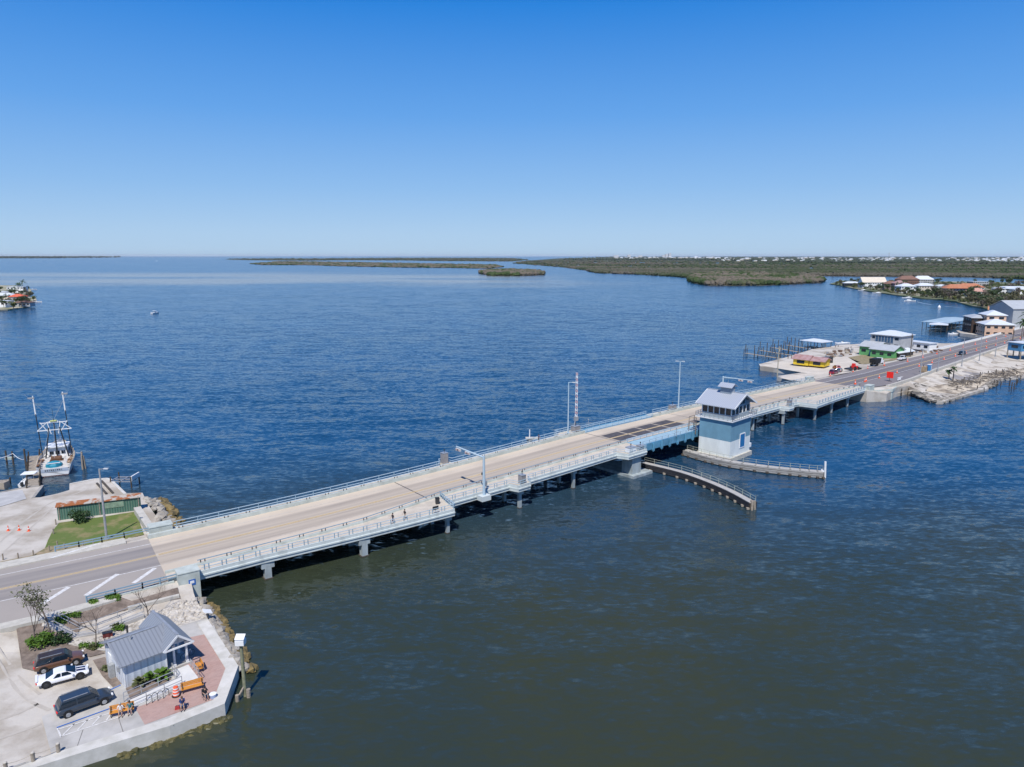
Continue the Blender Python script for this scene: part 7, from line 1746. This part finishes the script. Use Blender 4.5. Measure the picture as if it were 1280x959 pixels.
def mangmat(name, g1, g2, dead, ds, thr=(.5, .6), sx_=1.0, sy_=1.0, scale=.002):
    m = bpy.data.materials.new(name); m.use_nodes = True; n = m.node_tree.nodes; l = m.node_tree.links; p = n['Principled BSDF']; p.inputs['Roughness'].default_value = .9; p.inputs['Specular IOR Level'].default_value = .1
    g = n.new('ShaderNodeNewGeometry'); mp = n.new('ShaderNodeMapping'); mp.inputs['Scale'].default_value = (sx_, sy_, 1); l.new(g.outputs['Position'], mp.inputs[0])
    a = n.new('ShaderNodeTexNoise'); a.inputs['Scale'].default_value = .03; a.inputs['Detail'].default_value = 6; l.new(g.outputs['Position'], a.inputs['Vector'])
    b = n.new('ShaderNodeTexNoise'); b.inputs['Scale'].default_value = scale; b.inputs['Detail'].default_value = 5; l.new(mp.outputs[0], b.inputs['Vector'])
    ra = n.new('ShaderNodeMapRange'); ra.inputs[1].default_value = .35; ra.inputs[2].default_value = .65; l.new(a.outputs[0], ra.inputs[0])
    rb = n.new('ShaderNodeMapRange'); rb.inputs[1].default_value = thr[0]; rb.inputs[2].default_value = thr[1]; l.new(b.outputs[0], rb.inputs[0])
    c = mixnode(n, l, ra.outputs[0], g1, g2); mu = n.new('ShaderNodeMath'); mu.operation = 'MULTIPLY'; mu.inputs[1].default_value = ds; l.new(rb.outputs[0], mu.inputs[0]); l.new(mixnode(n, l, mu.outputs[0], c, dead), p.inputs['Base Color'])
    return m
GREEN1, GREEN2, DEAD = (.030, .050, .018), (.060, .085, .032), (.15, .125, .10)
Mm1 = mangmat('mangrove_mixed', GREEN1, GREEN2, DEAD, .9, (.44, .54), scale=.012)
Mm2 = mangmat('mangrove_far', (.030, .046, .020), (.055, .073, .032), (.115, .10, .082), .8, (.46, .58), sx_=.25, sy_=1, scale=.0035)
islM = mat('mangrove_floor', (.10, .09, .06), .95, .2, .01)
I1 = [(858, 350.5), (868, 354.5), (885, 357), (920, 357.5), (960, 357), (990, 355.5), (1026, 353.5), (1029, 351.5), (1015, 348), (985, 346), (940, 343.5), (900, 342.5), (872, 344.5)]
I2 = [(733, 338.5), (745, 341.5), (790, 343), (835, 345.5), (860, 347.5), (868, 343.5), (905, 341), (950, 342), (990, 345), (1020, 345.3), (1060, 345.8), (1110, 346.2), (1160, 346.4), (1200, 346.8), (1240, 347.8), (1290, 350), (1600, 353), (1600, 323.5), (1280, 323.8), (1000, 323.3), (800, 322.6), (700, 323), (660, 326), (640, 329), (668, 331.5), (700, 334)]
I3 = [(601, 342), (612, 344.8), (645, 345), (678, 344), (681, 341.5), (660, 339.5), (630, 338.5), (608, 339.5)]
I4 = [(312, 330), (330, 331.5), (380, 331.5), (430, 333), (500, 334.5), (560, 335), (610, 336), (628, 334), (620, 331.5), (560, 330.5), (480, 329), (400, 327.5), (350, 327)]
I5 = [(283, 324.6), (320, 325.5), (380, 326), (430, 325.5), (500, 325.7), (560, 326.5), (640, 327), (660, 325), (640, 322.6), (500, 322.4), (400, 323.2), (330, 323.2), (290, 323.6)]
isl(I1, .4, islM, 'islet_ground'); isl(I3, .4, islM, 'islet_ground')
def flat_isl(px, z, m, name): mb = MB(); P_ = [W(u, v, 0) for u, v in px]; mb.prism([(p.x, p.y) for p in P_], -1, z); return struct(mb, name, m)
mangrove('undergrowth', [(1046, 354), (1060, 359), (1105, 366), (1150, 372), (1195, 377), (1232, 386), (1290, 391), (1290, 357), (1240, 355), (1165, 353.5), (1080, 352.5)], 'low shrubs filling the gardens of the right hand peninsula', 1000, mangmat('garden_shrubs', (.035, .05, .02), (.08, .09, .035), (.17, .14, .11), .7, (.5, .6), scale=.03), 2, 4.5, 2.6, None, 21)
flat_isl(I2, .4, Mm2, 'marsh_ground'); flat_isl(I4, .4, islM, 'islet_ground'); flat_isl(I5, .4, Mm2, 'marsh_ground')
# inlets of open water lying in the marsh
for px in ([(668, 331.2), (720, 332.6), (790, 333.2), (850, 333.9), (800, 332.7), (730, 331.6)], [(690, 327.6), (780, 328.3), (900, 329.2), (985, 329.3), (900, 328.7), (780, 327.9)], [(500, 331.0), (560, 331.7), (600, 332.4), (560, 331.2)], [(842, 338.2), (880, 339.4), (940, 340.2), (985, 339.6), (960, 338.6), (900, 338)], [(930, 334.4), (1010, 335.4), (1080, 335.6), (1010, 334.8)]):
    mb = MB(); P_ = [W(u, v, .6) for u, v in px]; mb.prism([(p.x, p.y) for p in P_], .35, .55); struct(mb, 'inlet_water', M_water)
mangrove('mangrove', I1, 'green and grey mangrove islet in front of the marsh at right', 2600, Mm1, 5, 9, 4.2, None, 1)
mangrove('mangrove', I3, 'small mangrove islet with a dead grey left side in mid bay', 900, Mm1, 5, 9, 4.2, None, 2)
mangrove('mangrove', I4, 'long low grey green mangrove islands across the far bay', 2600, Mm1, 3, 6, 3.0, None, 3)
mangrove('mangrove', [(733, 338.5), (745, 341.5), (790, 343), (835, 345.5), (860, 347.5), (872, 343), (905, 340.5), (950, 341.5), (990, 345), (1020, 345), (1060, 345.6), (1110, 346), (1160, 346.2), (1200, 346.6), (1240, 347.6), (1290, 349.7), (1290, 343), (1150, 341), (1000, 338), (850, 336.5), (740, 334), (700, 333)], 'broad front of mangrove marsh behind the inlet at right', 5200, Mm2, 3, 7, 3.6, None, 4)
mangrove('mangrove', [(660, 326), (640, 329.5), (700, 334), (850, 336.5), (1000, 338), (1150, 341), (1290, 343), (1290, 329), (1000, 327), (800, 326), (700, 325)], 'wide flat marsh woods reaching back towards the far town', 4200, Mm2, 3, 7, 3.0, None, 5)
mangrove('mangrove', I5, 'thin dark line of mangroves near the horizon in mid picture', 900, Mm2, 5, 9, 2.2, None, 6)
Mfar = mat('far_wood', (.05, .065, .035), .95, .2, .002, col2=(.03, .042, .028))
mangrove('far_wood', [(700, 325), (900, 326), (1000, 329), (1290, 331), (1290, 321.4), (1000, 321.1), (760, 321.1)], 'dark far woods between and behind the houses of the distant town', 6500, Mfar, 8, 22, 2.0, None, 7)
FL = [(-60, 321.0), (0, 323.0), (60, 322.8), (110, 322.2), (150, 321.6), (150, 321.2), (-60, 320.8)]
mangrove('far_wood', [(-60, 320.9), (-60, 323.2), (60, 323), (110, 322.5), (150, 321.9), (148, 321.1)], 'thin dark wooded coast on the horizon at far left', 700, Mfar, 20, 45, 1.6, None, 8)
flat_isl(FL, 3, Mfar, 'far_coast')
# far town: small houses
def far_house(wm_, rm_):
    mb = MB(); mb.box((0, 0, 3.5), (24, 16, 7)); b0 = len(mb.f); hip_roof(mb, -12, 12, -8, 8, 7, 4); 
    for i in range(b0, len(mb.f)): mb.mi[i] = 1
    return mb.build('town_house', [wm_, rm_])
fh = [far_house(M_white, M_roofw), far_house(M_cream, M_roofg), far_house(M_cream, M_roofw)]
rnd = random.Random(123); grp = 'tiny pale houses of the distant town'
for k in range(295):
    u = 1280 - (rnd.random() ** 1.5) * 440 if k > 40 else rnd.uniform(765, 900); v = rnd.uniform(323.8, 329.2) if u > 900 else rnd.uniform(323.2, 324.6); p = W(u, v, 0)
    o = fh[k] if k < 3 else fh[k % 3].copy()
    if k >= 3: COL.objects.link(o)
    o.location = (p.x, p.y, 8 + rnd.uniform(0, 8)); sc = p.y / 7000 * rnd.uniform(.45, 1.4); o.scale = (sc * 1.2, sc, sc * .9); o.rotation_euler = (0, 0, rnd.uniform(-.4, .4)); tag(o, 'tiny pale house scattered in the distant town on the horizon', 'house', grp)
for k, (u, L_, H) in enumerate([(770, 120, 45), (786, 70, 60), (833, 60, 75), (837, 50, 90), (829, 60, 50), (800, 90, 40)]):
    p = W(u, 322.6, 0); mb = MB(); mb.box((0, 0, H / 2 + 10), (L_, 60, H)); mb.box((L_ * .2, 0, H + 14), (L_ * .3, 30, 8)); o = mb.build('tower_block', mat('far_tower', (.55, .55, .55), .8, .05, .01)); o.location = p; tag(o, 'pale high rise block on the horizon right of the picture centre', 'building', 'pale high rise blocks on the horizon')
p = W(1111, 322.5, 0); mb = MB(); mb.cyl((0, 0, 0), (0, 0, 130), 6, 3, n=6); mb.cyl((0, 0, 100), (0, 0, 110), 14, n=8); o = mb.build('radio_mast', M_greyw); o.location = p; tag(o, 'thin mast rising above the distant town', 'mast')
# ---- sea haze
mb = MB(); mb.box((0, 50000, 88), (330000, 230000, 190)); hz = mb.build('haze', bpy.data.materials.new('haze_air')); tag(hz, kind='stuff')
hm = hz.data.materials[0]; hm.use_nodes = True; n = hm.node_tree.nodes; n.remove(n['Principled BSDF']); pv = n.new('ShaderNodeVolumePrincipled'); pv.inputs['Color'].default_value = (.86, .94, 1, 1); pv.inputs['Density'].default_value = 0.000011; pv.inputs['Anisotropy'].default_value = 0.0
hm.node_tree.links.new(pv.outputs[0], n['Material Output'].inputs['Volume'])
